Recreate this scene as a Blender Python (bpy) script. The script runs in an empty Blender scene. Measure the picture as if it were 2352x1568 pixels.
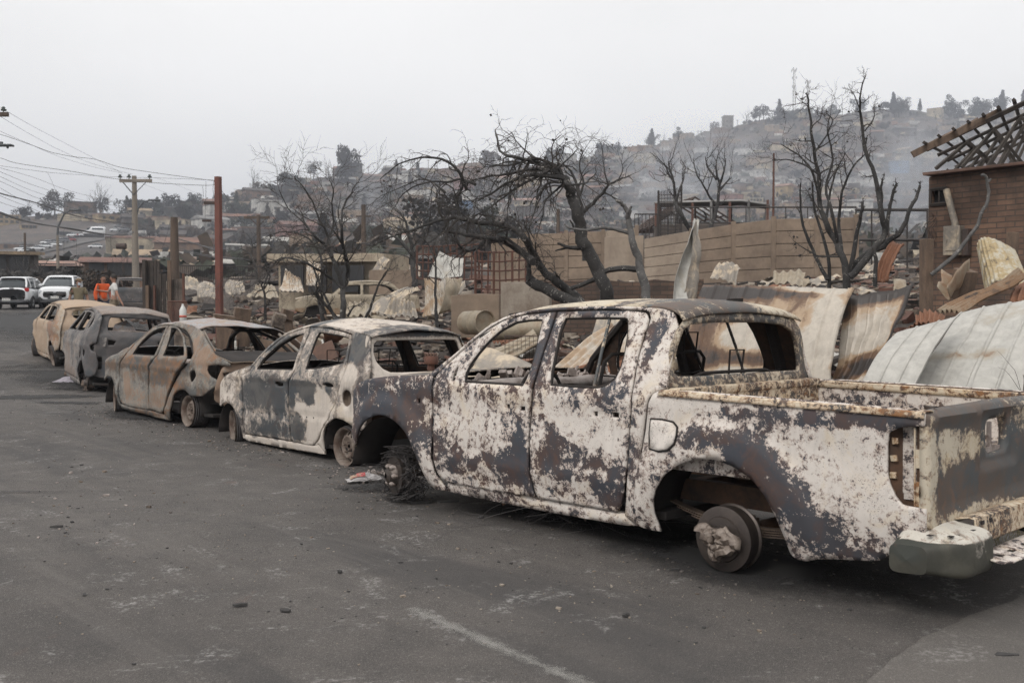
import bpy, bmesh, math, random
from mathutils import Vector, Matrix, noise
from mathutils.geometry import delaunay_2d_cdt
S = bpy.context.scene
COL = S.collection
R = math.radians
# ---------------------------------------------------------------- camera
CAMH = 1.63; FD = 2352 * 35 / 36; HY = 697.7; PITCH = math.atan((784 - HY) / FD)
cam_data = bpy.data.cameras.new('camera'); cam = bpy.data.objects.new('camera', cam_data); COL.objects.link(cam)
cam_data.lens = 35; cam_data.sensor_width = 36; cam_data.clip_start = .1; cam_data.clip_end = 6000
cam.location = (0, 0, CAMH); cam.rotation_euler = (R(90) - PITCH, 0, 0)
cam_data.dof.use_dof = True; cam_data.dof.focus_distance = 8.5; cam_data.dof.aperture_fstop = 4.5
S.camera = cam
# ---------------------------------------------------------------- sky and sun
W = bpy.data.worlds.new("World"); S.world = W; W.use_nodes = True
nt = W.node_tree; nt.nodes.clear()
def wn(t, **k):
    n = nt.nodes.new(t)
    for a, b in k.items(): setattr(n, a, b)
    return n
SUN_EL, SUN_AZ = 42, 212
sky = wn('ShaderNodeTexSky', sky_type='NISHITA', sun_disc=False, sun_elevation=R(SUN_EL), sun_rotation=R(SUN_AZ), dust_density=4, altitude=100)
tc = wn('ShaderNodeTexCoord'); sep = wn('ShaderNodeSeparateXYZ'); nt.links.new(tc.outputs['Generated'], sep.inputs[0])
mp = wn('ShaderNodeMapping'); mp.inputs['Scale'].default_value = (1.3, 1.3, 3.2); nt.links.new(tc.outputs['Generated'], mp.inputs[0])
nz = wn('ShaderNodeTexNoise'); nz.inputs['Scale'].default_value = 1.3; nz.inputs['Detail'].default_value = 5; nt.links.new(mp.outputs[0], nz.inputs['Vector'])
rmp = wn('ShaderNodeMapRange'); rmp.inputs['From Min'].default_value = .30; rmp.inputs['From Max'].default_value = 1; rmp.interpolation_type = 'SMOOTHSTEP'
rmp.inputs['To Min'].default_value = 10.0; rmp.inputs['To Max'].default_value = 14.5; nt.links.new(sep.outputs[2], rmp.inputs[0])
cl = wn('ShaderNodeMapRange'); cl.inputs['From Min'].default_value = .3; cl.inputs['From Max'].default_value = .7
cl.inputs['To Min'].default_value = .89; cl.inputs['To Max'].default_value = 1.06; nt.links.new(nz.outputs[0], cl.inputs[0])
ml = wn('ShaderNodeMath', operation='MULTIPLY'); nt.links.new(rmp.outputs[0], ml.inputs[0]); nt.links.new(cl.outputs[0], ml.inputs[1])
vm = wn('ShaderNodeVectorMath', operation='SCALE'); vm.inputs[0].default_value = (1.0, .985, .965); nt.links.new(ml.outputs[0], vm.inputs['Scale'])
mx = wn('ShaderNodeMix', data_type='RGBA'); mx.inputs['Factor'].default_value = .94
nt.links.new(sky.outputs[0], mx.inputs['A']); nt.links.new(vm.outputs[0], mx.inputs['B'])
bg = wn('ShaderNodeBackground'); bg.inputs['Strength'].default_value = .115; nt.links.new(mx.outputs['Result'], bg.inputs['Color'])
wo = wn('ShaderNodeOutputWorld'); nt.links.new(bg.outputs[0], wo.inputs['Surface'])
sd = bpy.data.lights.new('sun', 'SUN'); sd.energy = 1.7; sd.angle = R(20); sd.color = (1, .965, .92)
so = bpy.data.objects.new('sun', sd); COL.objects.link(so)
_a = R(SUN_AZ); _e = R(SUN_EL)
_dir = Vector((math.sin(_a) * math.cos(_e), math.cos(_a) * math.cos(_e), math.sin(_e)))
so.rotation_euler = _dir.to_track_quat('Z', 'Y').to_euler()
S.view_settings.view_transform = 'Standard'; S.view_settings.look = 'None'; S.view_settings.exposure = 0; S.view_settings.gamma = 1
S.render.engine = 'CYCLES'; S.cycles.max_bounces = 6; S.cycles.volume_bounces = 0; S.cycles.transparent_max_bounces = 12; S.cycles.use_denoising = True; S.cycles.denoiser = 'OPENIMAGEDENOISE'; S.cycles.denoising_input_passes = 'RGB_ALBEDO_NORMAL'; S.cycles.denoising_prefilter = 'NONE'
# ---------------------------------------------------------------- helpers
def at(x, y, d):
    """world point seen at (x, y) of the 2352 px wide photo, d metres in front"""
    v = Vector((0, math.cos(PITCH), -math.sin(PITCH))) + Vector((1, 0, 0)) * ((x - 1176) / FD) - Vector((0, math.sin(PITCH), math.cos(PITCH))) * ((y - 784) / FD)
    return Vector((0, 0, CAMH)) + v * (d / v.y)
def sm(x, a, b):
    t = min(1, max(0, (x - a) / (b - a))); return t * t * (3 - 2 * t)
def lerp(tab, x):
    if x <= tab[0][0]: return tab[0][1]
    for (a, p), (b, q) in zip(tab, tab[1:]):
        if x <= b: return p + (q - p) * (x - a) / (b - a)
    return tab[-1][1]
def tag(o, label=None, cat=None, group=None, kind=None):
    if label: o['label'] = label
    if cat: o['category'] = cat
    if group: o['group'] = group
    if kind: o['kind'] = kind
    return o
def empty(name, loc=(0, 0, 0), rz=0, label=None, cat=None, group=None):
    o = bpy.data.objects.new(name, None); COL.objects.link(o); o.location = loc; o.rotation_euler = (0, 0, rz); o.empty_display_size = .1
    return tag(o, label, cat, group)
class MB:
    def __init__(s): s.v = []; s.f = []; s.m = []
    def add(s, vs, fs, m=0):
        n = len(s.v); s.v += [tuple(p) for p in vs]
        for f in fs: s.f.append(tuple(i + n for i in f)); s.m.append(m)
        return s
    def box(s, c, d, rot=None, m=0, j=0, rnd=None):
        vs = []
        for sx in (-1, 1):
            for sy in (-1, 1):
                for sz in (-1, 1):
                    p = Vector((sx * d[0] / 2, sy * d[1] / 2, sz * d[2] / 2))
                    if j: p += Vector((rnd.uniform(-j, j), rnd.uniform(-j, j), rnd.uniform(-j, j)))
                    if rot is not None: p = rot @ p
                    vs.append(p + Vector(c))
        return s.add(vs, [(0, 1, 3, 2), (4, 6, 7, 5), (0, 4, 5, 1), (2, 3, 7, 6), (0, 2, 6, 4), (1, 5, 7, 3)], m)
    def tube(s, pts, rad, n=8, m=0, cap=True, closed=False):
        pts = [Vector(p) for p in pts]; k = len(pts)
        rads = rad if isinstance(rad, (list, tuple)) else [rad] * k
        vs = []; up = Vector((.123, .271, .955)).normalized()
        for i, p in enumerate(pts):
            a = pts[max(0, i - 1)] if not closed else pts[i - 1]; b = pts[min(k - 1, i + 1)] if not closed else pts[(i + 1) % k]
            t = (b - a)
            t = t.normalized() if t.length > 1e-9 else Vector((0, 0, 1))
            u = up - t * up.dot(t)
            if u.length < 1e-3: u = t.orthogonal()
            u.normalize(); up = u; w = t.cross(u)
            for q in range(n):
                g = 2 * math.pi * q / n; vs.append(p + (u * math.cos(g) + w * math.sin(g)) * rads[i])
        fs = []
        for i in range(k if closed else k - 1):
            j = (i + 1) % k
            for q in range(n): fs.append((i * n + q, i * n + (q + 1) % n, j * n + (q + 1) % n, j * n + q))
        if cap and not closed: fs += [tuple(range(n))[::-1], tuple((k - 1) * n + q for q in range(n))]
        return s.add(vs, fs, m)
    def lathe(s, prof, axis_o, axis_d, n=24, m=0, wob=0):
        """prof: (distance along the axis, radius)"""
        o = Vector(axis_o); d = Vector(axis_d).normalized(); u = d.orthogonal().normalized(); w = d.cross(u); vs = []
        for a, r in prof:
            for q in range(n):
                g = 2 * math.pi * q / n; rr = r * (1 + wob * noise.noise(Vector((q * .7, a * 9, r * 5))))
                vs.append(o + d * a + (u * math.cos(g) + w * math.sin(g)) * rr)
        fs = [(i * n + q, i * n + (q + 1) % n, (i + 1) * n + (q + 1) % n, (i + 1) * n + q) for i in range(len(prof) - 1) for q in range(n)]
        return s.add(vs, fs, m)
    def grid(s, fn, nu, nv, m=0):
        vs = [fn(i / nu, j / nv) for i in range(nu + 1) for j in range(nv + 1)]
        return s.add(vs, [(i * (nv + 1) + j, (i + 1) * (nv + 1) + j, (i + 1) * (nv + 1) + j + 1, i * (nv + 1) + j + 1) for i in range(nu) for j in range(nv)], m)
    def build(s, name, mat, parent=None, smooth=False, th=0, bev=0, mods=None, loc=None):
        me = bpy.data.meshes.new(name); me.from_pydata(s.v, [], s.f); me.validate()
        if not th:
            b = bmesh.new(); b.from_mesh(me); bmesh.ops.recalc_face_normals(b, faces=b.faces); b.to_mesh(me); b.free()
        mats = mat if isinstance(mat, (list, tuple)) else [mat]
        for q in mats: me.materials.append(q)
        if len(mats) > 1 and len(s.m) == len(me.polygons):
            for p, q in zip(me.polygons, s.m): p.material_index = q
        if smooth:
            for p in me.polygons: p.use_smooth = True
        o = bpy.data.objects.new(name, me); COL.objects.link(o)
        if parent is not None: o.parent = parent
        if loc is not None: o.location = loc
        if th:
            q = o.modifiers.new('thick', 'SOLIDIFY'); q.thickness = abs(th); q.offset = -1 if th > 0 else 1; q.use_rim = True
            if len(mats) > 1: q.material_offset = 1
        if bev: q = o.modifiers.new('bev', 'BEVEL'); q.width = bev; q.segments = 2; q.limit_method = 'ANGLE'
        if smooth:
            try: me.set_sharp_from_angle(angle=R(45))
            except Exception: pass
        return o
def copy_tree(o, parent=None):
    c = o.copy(); COL.objects.link(c); c.parent = parent
    for ch in [x for x in bpy.data.objects if x.parent == o]: copy_tree(ch, c)
    return c
def resample(poly, h):
    out = []
    for (a, b), (c, d) in zip(poly, poly[1:] + poly[:1]):
        L = math.hypot(c - a, d - b); n = max(1, int(L / h + .5))
        out += [(a + (c - a) * i / n, b + (d - b) * i / n) for i in range(n)]
    return out
def smooth_poly(poly, it=1):
    """round a traced outline a little, keeping its sharp corners"""
    for _ in range(it):
        out = []; n = len(poly)
        for i, p in enumerate(poly):
            a, b = poly[i - 1], poly[(i + 1) % n]
            u = Vector((p[0] - a[0], p[1] - a[1])); v = Vector((b[0] - p[0], b[1] - p[1]))
            ang = u.angle(v, 0) if u.length > 1e-6 and v.length > 1e-6 else 0
            if ang < R(48):
                out.append((a[0] * .12 + p[0] * .88, a[1] * .12 + p[1] * .88)); out.append((p[0] * .88 + b[0] * .12, p[1] * .88 + b[1] * .12))
            else: out.append(p)
        poly = out
    return poly
def inside(x, y, poly):
    c = False; n = len(poly); j = n - 1
    for i in range(n):
        xi, yi = poly[i]; xj, yj = poly[j]
        if (yi > y) != (yj > y) and x < (xj - xi) * (y - yi) / (yj - yi) + xi: c = not c
        j = i
    return c
def cdt(outline, holes, h):
    o = resample(outline, h); hs = [resample(q, h) for q in holes]
    vs = []; ed = []
    for loop in [o] + hs:
        n = len(vs); k = len(loop); vs += loop; ed += [(n + i, n + (i + 1) % k) for i in range(k)]
    x0, x1 = min(p[0] for p in o), max(p[0] for p in o); y0, y1 = min(p[1] for p in o), max(p[1] for p in o)
    y = y0 + h * .5; row = 0; bnd = list(vs)
    cell = {}
    for p in bnd: cell.setdefault((int(p[0] // h), int(p[1] // h)), []).append(p)
    while y < y1:
        x = x0 + h * (.5 if row % 2 else 1.)
        while x < x1:
            if inside(x, y, o) and not any(inside(x, y, q) for q in hs):
                cx, cy = int(x // h), int(y // h)
                if all((p[0] - x) ** 2 + (p[1] - y) ** 2 > (.45 * h) ** 2 for i in (-1, 0, 1) for j in (-1, 0, 1) for p in cell.get((cx + i, cy + j), ())): vs.append((x, y))
            x += h
        y += h * .87; row += 1
    r = delaunay_2d_cdt([Vector(p) for p in vs], ed, [], 0, 1e-5)
    V = [(p.x, p.y) for p in r[0]]; F = []
    for f in r[2]:
        cx = sum(V[i][0] for i in f) / len(f); cy = sum(V[i][1] for i in f) / len(f)
        if inside(cx, cy, o) and not any(inside(cx, cy, q) for q in hs): F.append(list(f))
    return V, F
CRUMP = [0]
def panel(name, parent, mats, outline, fn, out, holes=(), h=.05, th=.02, crump=.004, burn=None, sm_it=1, seed=None):
    """a sheet-metal part: outline and holes in two local axes, fn maps them to 3-D, out is the outward direction"""
    V, F = cdt(smooth_poly(list(outline), sm_it), [smooth_poly(list(q), sm_it) for q in holes], h)
    CRUMP[0] += 1; sd_ = seed if seed is not None else CRUMP[0] * 7.3
    P = []
    for a, b in V:
        p = Vector(fn(a, b)); o_ = Vector(out(a, b)) if callable(out) else Vector(out)
        p += o_ * crump * (noise.noise(p * 3.1 + Vector((sd_, 0, 0))) * 1.6 + noise.noise(p * 9 + Vector((0, sd_, 0))) * .6)
        P.append(p)
    # orient outward
    if F:
        acc = 0
        o0 = Vector(out(*V[F[0][0]])) if callable(out) else Vector(out)
        for f in F[:40]:
            acc += (P[f[1]] - P[f[0]]).cross(P[f[2]] - P[f[0]]).dot(o0)
        if acc < 0: F = [f[::-1] for f in F]
    mb = MB(); mb.add(P, F); mats = list(mats) if isinstance(mats, (list, tuple)) else [mats]
    ob = mb.build(name, mats, parent, smooth=True, th=th)
    if burn:
        at_ = ob.data.attributes.new('burn', 'FLOAT', 'POINT')
        for i, v in enumerate(ob.data.vertices): at_.data[i].value = burn(v.co)
    return ob
def burnmap(lst):
    def f(p):
        s = 0; w = p * 7; px = p.x + .05 * noise.noise(w) + .03 * noise.noise(w * 2.7); pz = p.z + .045 * noise.noise(w + Vector((9, 0, 0))) + .025 * noise.noise(w * 2.7 + Vector((0, 9, 0)))
        for e in lst:
            x, z, rx, rz, k = e[:5]
            if len(e) > 5 and e[5] * p.y < 0: continue
            q = ((px - x) / rx) ** 2 + ((pz - z) / rz) ** 2
            if q < 6: s += k * math.exp(-q * q * .7)
        return max(-1, min(1, s))
    return f
# ---------------------------------------------------------------- materials
class N:
    """small node builder"""
    def __init__(s, name):
        s.m = bpy.data.materials.new(name); s.m.use_nodes = True; s.t = s.m.node_tree; s.t.nodes.clear()
        s.out = s.t.nodes.new('ShaderNodeOutputMaterial'); s.b = s.t.nodes.new('ShaderNodeBsdfPrincipled'); s.t.links.new(s.b.outputs[0], s.out.inputs[0])
        s.tc = s.t.nodes.new('ShaderNodeTexCoord'); s.co = s.tc.outputs['Object']
    def lk(s, a, b):
        if isinstance(a, (int, float)): b.default_value = a
        elif isinstance(a, (tuple, list)): b.default_value = tuple(a) + ((1,) if len(a) == 3 and b.type == 'RGBA' else ())
        else: s.t.links.new(a, b)
    def noise(s, scale, detail=4, rough=.5, dist=0, co=None, stretch=None, off=None, rot=0):
        n = s.t.nodes.new('ShaderNodeTexNoise'); c = co or s.co
        if rot: m = s.t.nodes.new('ShaderNodeMapping'); m.inputs['Rotation'].default_value = (0, 0, rot); s.t.links.new(c, m.inputs[0]); c = m.outputs[0]
        if stretch or off:
            m = s.t.nodes.new('ShaderNodeMapping'); m.inputs['Scale'].default_value = stretch or (1, 1, 1); m.inputs['Location'].default_value = off or (0, 0, 0); s.t.links.new(c, m.inputs[0]); c = m.outputs[0]
        s.t.links.new(c, n.inputs['Vector']); n.inputs['Scale'].default_value = scale; n.inputs['Detail'].default_value = detail
        n.inputs['Roughness'].default_value = rough; n.inputs['Distortion'].default_value = dist
        return n.outputs[0]
    def voro(s, scale, co=None, feat='F1', out='Distance', stretch=None):
        n = s.t.nodes.new('ShaderNodeTexVoronoi'); n.feature = feat; c = co or s.co
        if stretch:
            m = s.t.nodes.new('ShaderNodeMapping'); m.inputs['Scale'].default_value = stretch; s.t.links.new(c, m.inputs[0]); c = m.outputs[0]
        s.t.links.new(c, n.inputs['Vector']); n.inputs['Scale'].default_value = scale
        return n.outputs[out]
    def math(s, op, a, b=0, c=None, clamp=False):
        n = s.t.nodes.new('ShaderNodeMath'); n.operation = op; n.use_clamp = clamp; s.lk(a, n.inputs[0]); s.lk(b, n.inputs[1])
        if c is not None: s.lk(c, n.inputs[2])
        return n.outputs[0]
    def mr(s, v, a, b, c=0, d=1, smooth=False):
        n = s.t.nodes.new('ShaderNodeMapRange'); n.interpolation_type = 'SMOOTHSTEP' if smooth else 'LINEAR'
        s.lk(v, n.inputs[0]); n.inputs[1].default_value = a; n.inputs[2].default_value = b; n.inputs[3].default_value = c; n.inputs[4].default_value = d
        return n.outputs[0]
    def mix(s, f, a, b, mode='MIX'):
        n = s.t.nodes.new('ShaderNodeMix'); n.data_type = 'RGBA'; n.blend_type = mode; s.lk(f, n.inputs['Factor']); s.lk(a, n.inputs['A']); s.lk(b, n.inputs['B'])
        return n.outputs['Result']
    def xyz(s, i):
        n = s.t.nodes.new('ShaderNodeSeparateXYZ'); s.t.links.new(s.co, n.inputs[0]); return n.outputs[i]
    def attr(s, name):
        n = s.t.nodes.new('ShaderNodeAttribute'); n.attribute_name = name; return n.outputs['Fac']
    def bump(s, h, st=.3, dist=.02):
        n = s.t.nodes.new('ShaderNodeBump'); n.inputs['Strength'].default_value = st; n.inputs['Distance'].default_value = dist; s.lk(h, n.inputs['Height']); s.t.links.new(n.outputs[0], s.b.inputs['Normal'])
    def fin(s, col, rough=.8, metal=0, spec=None):
        s.lk(col, s.b.inputs['Base Color']); s.lk(rough, s.b.inputs['Roughness']); s.lk(metal, s.b.inputs['Metallic'])
        if spec is not None: s.b.inputs['Specular IOR Level'].default_value = spec
        return s.m
def simple(name, c1, c2=None, scale=6, rough=.8, metal=0, bump=.2, stretch=None, detail=6, lo=.35, hi=.65, bd=.01):
    n = N(name); c2 = c2 or tuple(v * .6 for v in c1)
    a = n.noise(scale, detail, .65, .3, stretch=stretch); f = n.noise(scale * 7, 4, .6)
    v = n.math('ADD', n.math('MULTIPLY', a, .75), n.math('MULTIPLY', f, .25))
    if bump: n.bump(v, bump, bd)
    return n.fin(n.mix(n.mr(v, lo, hi), c1, c2), rough, metal)
def burnt(name, pale, dark, dark2, rust, thr=.5, w=.012, seed=0, soft=.25, rustamt=.5, sc=1.0, pale2=None, speck=.5, cream=.45, bk=.125):
    """fire-stripped car paint: ash-pale film broken away over dark oxidised steel, rust between"""
    n = N(name); o = (seed * 3.1, seed * 1.7, seed * 2.3)
    big = n.noise(1.9 * sc, 5, .6, .35, off=o); mid = n.noise(8.5 * sc, 7, .68, .9, off=o); fine = n.noise(30 * sc, 5, .68, .3, off=o); vf = n.noise(110 * sc, 3, .6, off=o)
    wf = .30 * speck + .08; wv = .16 * speck
    v = n.math('ADD', n.math('MULTIPLY', big, .22), n.math('MULTIPLY', mid, .40)); v = n.math('ADD', v, n.math('MULTIPLY', fine, wf)); v = n.math('ADD', v, n.math('MULTIPLY', vf, wv))
    v = n.math('ADD', v, n.math('MULTIPLY', n.attr('burn'), bk))
    c0 = (.62 + wf + wv) * .5
    t = c0 + (thr - .5)
    hard = n.mr(v, t - w, t + w)                      # 1 = bare dark steel
    halo = n.math('MULTIPLY', n.mr(v, t - .05, t - w), n.math('SUBTRACT', 1, hard))
    g1 = n.noise(1.3 * sc, 5, .7, .8, off=(o[0] + 9, 0, 4)); g2 = n.noise(3.3 * sc, 6, .7, 1.0, off=(o[0] + 3, 5, 2)); g3 = n.noise(16, 5, .7, .4)
    grey = tuple(c * .45 + .02 for c in pale)
    streak = n.noise(5, 4, .7, .2, stretch=(3.5, 3.5, .55), off=o)
    pc = n.mix(n.mr(n.math('ADD', n.math('MULTIPLY', g1, .55), n.math('MULTIPLY', streak, .45)), .5 - soft * .1, .74, 0, soft + .25, True), pale, pale2 or grey)
    pc = n.mix(n.mr(g3, .35, .75, 0, .22), pc, grey)
    pc = n.mix(n.mr(g2, .52, .66, 0, cream), pc, (pale[0] * .95, pale[1] * .84, pale[2] * .62)); pc = n.mix(n.math('MULTIPLY', halo, .5), pc, rust)
    dc = n.mix(n.mr(g2, .4, .6, 0, 1, True), dark, dark2)
    dc = n.mix(n.mr(n.noise(2.6 * sc, 4, .6, .7, off=(o[0] + 17, 3, 8)), .52, .60, 0, .8, True), dc, (dark[0] * .9, dark[1] * 1.02, dark[2] * 1.1)); dc = n.mix(n.mr(g3, .45, .8, 0, .45), dc, tuple(c * .55 + .035 for c in dark))
    rm = n.mr(n.math('ADD', n.math('MULTIPLY', g1, .5), n.math('MULTIPLY', mid, .5)), .56 - rustamt * .1, .60, 0, min(1, rustamt * 1.3), True)
    dc = n.mix(rm, dc, rust)
    col = n.mix(hard, pc, dc)
    pep = n.mr(n.noise(120 * sc, 2, .5), .60, .66, 0, .85 * speck)          # fine rust pepper through the ash
    pep = n.math('MULTIPLY', pep, n.mr(mid, .42, .58))
    col = n.mix(n.math('MULTIPLY', pep, n.math('SUBTRACT', 1, hard)), col, tuple(c * .8 for c in dark2))
    hgt = n.math('SUBTRACT', n.math('MULTIPLY', n.noise(26, 4, .6), .35), hard)
    n.bump(hgt, .35, .004)
    return n.fin(col, n.mix(hard, (.85,) * 3, (.62,) * 3), 0, .3)
M = {}
M['soot'] = simple('soot', (.012, .011, .0105), (.03, .023, .02), 5, .9)
M['soot_rust'] = simple('soot_rust', (.03, .024, .021), (.12, .065, .038), 4, .85)
M['truck'] = burnt('truck_paint', (.65, .60, .55), (.058, .058, .066), (.085, .058, .052), (.20, .09, .05), .53, .010, 1, rustamt=.15, speck=.95, bk=.115)
M['truck_rail'] = burnt('truck_rail_paint', (.60, .52, .40), (.07, .06, .055), (.13, .075, .05), (.34, .16, .06), .515, .012, 4, rustamt=.5, sc=1.6)
M['truck_dark'] = burnt('truck_dark_paint', (.54, .48, .38), (.078, .08, .08), (.105, .08, .066), (.20, .105, .06), .475, .015, 2, rustamt=.25, speck=.7)
M['hatch'] = burnt('hatch_paint', (.56, .50, .44), (.065, .066, .068), (.11, .105, .10), (.13, .075, .05), .50, .04, 5, rustamt=.2, soft=.5, speck=.45, bk=.26, cream=.3)
M['hatch_in'] = simple('hatch_inner', (.05, .045, .042), (.16, .12, .09), 6, .85)
M['sedan'] = burnt('sedan_paint', (.29, .27, .24), (.085, .083, .078), (.15, .10, .068), (.25, .125, .06), .50, .07, 7, rustamt=.55, soft=.8, speck=.6, cream=.15, bk=.24)
M['sedan_roof'] = burnt('sedan_roof_paint', (.36, .38, .40), (.20, .19, .18), (.24, .14, .10), (.28, .15, .08), .55, .06, 8, rustamt=.6)
M['suv'] = burnt('suv_paint', (.33, .30, .275), (.075, .073, .074), (.11, .10, .098), (.16, .10, .07), .47, .06, 9, rustamt=.15, soft=.7, speck=.8, bk=.2, cream=.1)
M['far'] = burnt('far_paint', (.47, .42, .35), (.20, .155, .12), (.26, .15, .10), (.30, .17, .09), .54, .06, 11, rustamt=.6, soft=.5, bk=.30, cream=.3)
M['rim'] = simple('burnt_rim', (.22, .185, .155), (.09, .055, .04), 9, .75)
M['drum'] = simple('brake_drum_iron', (.10, .08, .068), (.045, .038, .036), 4, .45, .5)
M['cord'] = simple('tyre_cord', (.03, .028, .028), (.07, .062, .06), 20, .8, stretch=(1, 8, 1))
M['slag'] = simple('aluminium_slag', (.42, .37, .34), (.16, .12, .10), 8, .6)
M['hub_slag'] = simple('melted_hub_metal', (.30, .25, .21), (.09, .065, .052), 16, .55, .1, bump=.6)
M['spring'] = simple('spring_steel', (.16, .115, .085), (.06, .045, .038), 9, .8)
M['bumper_paint'] = burnt('bumper_paint', (.54, .51, .45), (.048, .047, .038), (.075, .072, .058), (.2, .1, .06), .44, .04, 13, rustamt=.15, soft=.5)
def asphalt(name='asphalt', pale=0):
    n = N(name)
    g = n.noise(.35, 6, .6, .4); m = n.noise(3.0, 6, .65, .3); f = n.noise(60, 4, .7); sp = n.voro(95); sp2 = n.noise(220, 2, .5)
    col = n.mix(n.mr(g, .35, .65), (.052, .0455, .0415), (.080, .071, .065))
    col = n.mix(n.mr(m, .42, .66, 0, .75), col, (.040, .036, .034))
    col = n.mix(n.mr(sp2, .58, .66, 0, .8), col, (.24, .22, .20))
    sp3 = n.noise(75, 3, .6); col = n.mix(n.mr(sp3, .60, .68, 0, .55), col, (.19, .175, .16)); col = n.mix(n.mr(sp3, .30, .40, .6, 0), col, (.02, .019, .018))
    col = n.mix(n.mr(sp, .0, .16, .55, 0), col, (.03, .028, .027))
    # long tyre-worn streaks following the road, and ash patches
    st = n.noise(1.0, 5, .6, .4, stretch=(.22, 1.3, 1), off=(3, 1, 0), rot=R(-134))
    col = n.mix(n.mr(st, .50, .66, 0, .6, True), col, (.034, .032, .032)); st2 = n.noise(2.2, 6, .7, .3, stretch=(.16, 1.6, 1), off=(8, 2, 0), rot=R(-132)); col = n.mix(n.mr(st2, .54, .70, 0, .35), col, (.13, .118, .108))
    ash = n.math('MULTIPLY', n.mr(n.noise(2.3, 8, .75, .6, off=(7, 2, 0)), .55, .64, 0, 1), n.mr(n.noise(34, 4, .7), .48, .60))
    col = n.mix(n.math('MULTIPLY', ash, .8), col, (.27, .26, .25))
    rust = n.mr(n.noise(1.6, 6, .7, .4, off=(1, 9, 0)), .66, .74, 0, .3); col = n.mix(rust, col, (.16, .075, .05))
    ck = n.voro(.8, feat='DISTANCE_TO_EDGE'); 
    lc = n.voro(.55, feat='DISTANCE_TO_EDGE', co=None); wv_ = n.mr(n.noise(.9, 3, .6, off=(4, 4, 0)), .5, .58); 
    n.bump(n.math('ADD', n.math('MULTIPLY', f, .6), n.math('MULTIPLY', sp, .5)), .8, .008)
    if pale: col = n.mix(pale, col, (.17, .155, .14))
    return n.fin(col, .88)
M['asphalt'] = asphalt()
def dirt(name, c1, c2, c3, c4, sc=1.0):
    n = N(name); a = n.noise(.5 * sc, 8, .7, .5); b = n.noise(3.2 * sc, 8, .75, .6); c = n.noise(14 * sc, 6, .7)
    col = n.mix(n.mr(a, .38, .62), c1, c2); col = n.mix(n.mr(b, .52, .64, 0, .8), col, c3)
    col = n.mix(n.math('MULTIPLY', n.mr(c, .58, .66), n.mr(b, .4, .55)), col, c4)
    n.bump(n.math('ADD', b, n.math('MULTIPLY', c, .5)), .8, .08)
    return n.fin(col, .95)
M['burnt_ground'] = dirt('burnt_ground', (.024, .021, .019), (.065, .048, .038), (.11, .08, .06), (.24, .21, .18))
M['hill'] = dirt('hill_ground', (.030, .027, .026), (.085, .066, .054), (.14, .10, .075), (.26, .22, .19), .07)
M['apron'] = asphalt('worn_pavement', .30)
# ---------------------------------------------------------------- burnt pickup
def put(o, yaw, pitch, roll, T):
    m = Matrix.Rotation(R(yaw), 4, 'Z') @ Matrix.Rotation(R(pitch), 4, 'Y') @ Matrix.Rotation(R(roll), 4, 'X')
    o.matrix_world = Matrix.Translation(T) @ m; o.location = T; o.rotation_euler = m.to_euler()
def arc(cx, cz, r, a0, a1, n=14):
    return [(cx + r * math.cos(R(a0 + (a1 - a0) * i / n)), cz + r * math.sin(R(a0 + (a1 - a0) * i / n))) for i in range(n + 1)]
def wheel(name, parent, c, side, rr=.19, tw=.17, tyre=True, tilt=0, steer=0, holes=12, hs=.020, rimmat='rim', flat=True, hr=.78):
    """a burnt steel wheel: disc with vent holes, hub, barrel; strings of tyre cord left on it"""
    e = empty(name, c); e.parent = parent; e.rotation_euler = (R(tilt), 0, R(steer))
    q = MB(); s = side
    q.lathe([(-.16 * s, rr * 1.0), (-.155 * s, rr * .88), (-.05 * s, rr * .86), (-.03 * s, rr * .9), (0, rr * .93), (.012 * s, rr * 1.01), (.02 * s, rr * 1.02), (.012 * s, rr * .96), (-.01 * s, rr * .9)], (0, 0, 0), (0, 1, 0), 32, wob=.02)
    q.build('rim', [M[rimmat]], e, smooth=True, th=.006)
    rad = rr * .9; hp = [[(math.cos(2 * math.pi * i / holes) * rad * hr + hs * math.cos(t), math.sin(2 * math.pi * i / holes) * rad * hr + hs * 1.25 * math.sin(t)) for t in [k * math.pi / 4 for k in range(8)]] for i in range(holes)]
    hp.append([(.028 * math.cos(t), .028 * math.sin(t)) for t in [k * math.pi / 5 for k in range(10)]])
    def df(a, b):
        r_ = math.hypot(a, b) / rad; y = -.035 + .035 * math.exp(-((r_ - .58) / .14) ** 2) - .02 * sm(r_, .8, 1) + .018 * math.exp(-(r_ / .25) ** 2)
        return (a, y * s - .015 * s, b)
    panel('disc', e, [M[rimmat], M['soot_rust']], arc(0, 0, rad, 0, 351, 39), df, (0, s, 0), hp, .022, .006, .002, sm_it=0)
    q = MB()
    for i in range(4):
        t = i * math.pi / 2 + .4; q.tube([(.055 * math.cos(t), -.03 * s, .055 * math.sin(t)), (.055 * math.cos(t), .0, .055 * math.sin(t))], .011, 6)
    q.build('wheel_nut', M['rim'], e)
    if tyre:
        q = MB(); rnd = random.Random(name + str(c[0]))
        for k in range(9):
            y = -.015 - tw * k / 8; ro = rr * (1.01 + .06 * math.sin(k / 8 * math.pi)) + rnd.uniform(-.003, .004); pts = []
            for i in range(30):
                t = 2 * math.pi * i / 30; rad_ = ro * (1 + .012 * noise.noise(Vector((i * .5, k, c[0]))))
                if flat and math.sin(t) < -.85: rad_ = min(rad_, rr * 1.0)
                pts.append((rad_ * math.cos(t), (y + .006 * noise.noise(Vector((i * .3, k * 3, 1)))) * s, rad_ * math.sin(t)))
            q.tube(pts, .0125, 6, closed=True)
        q.build('tyre_cord', M['cord'], e, smooth=True)
    return e
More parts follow.
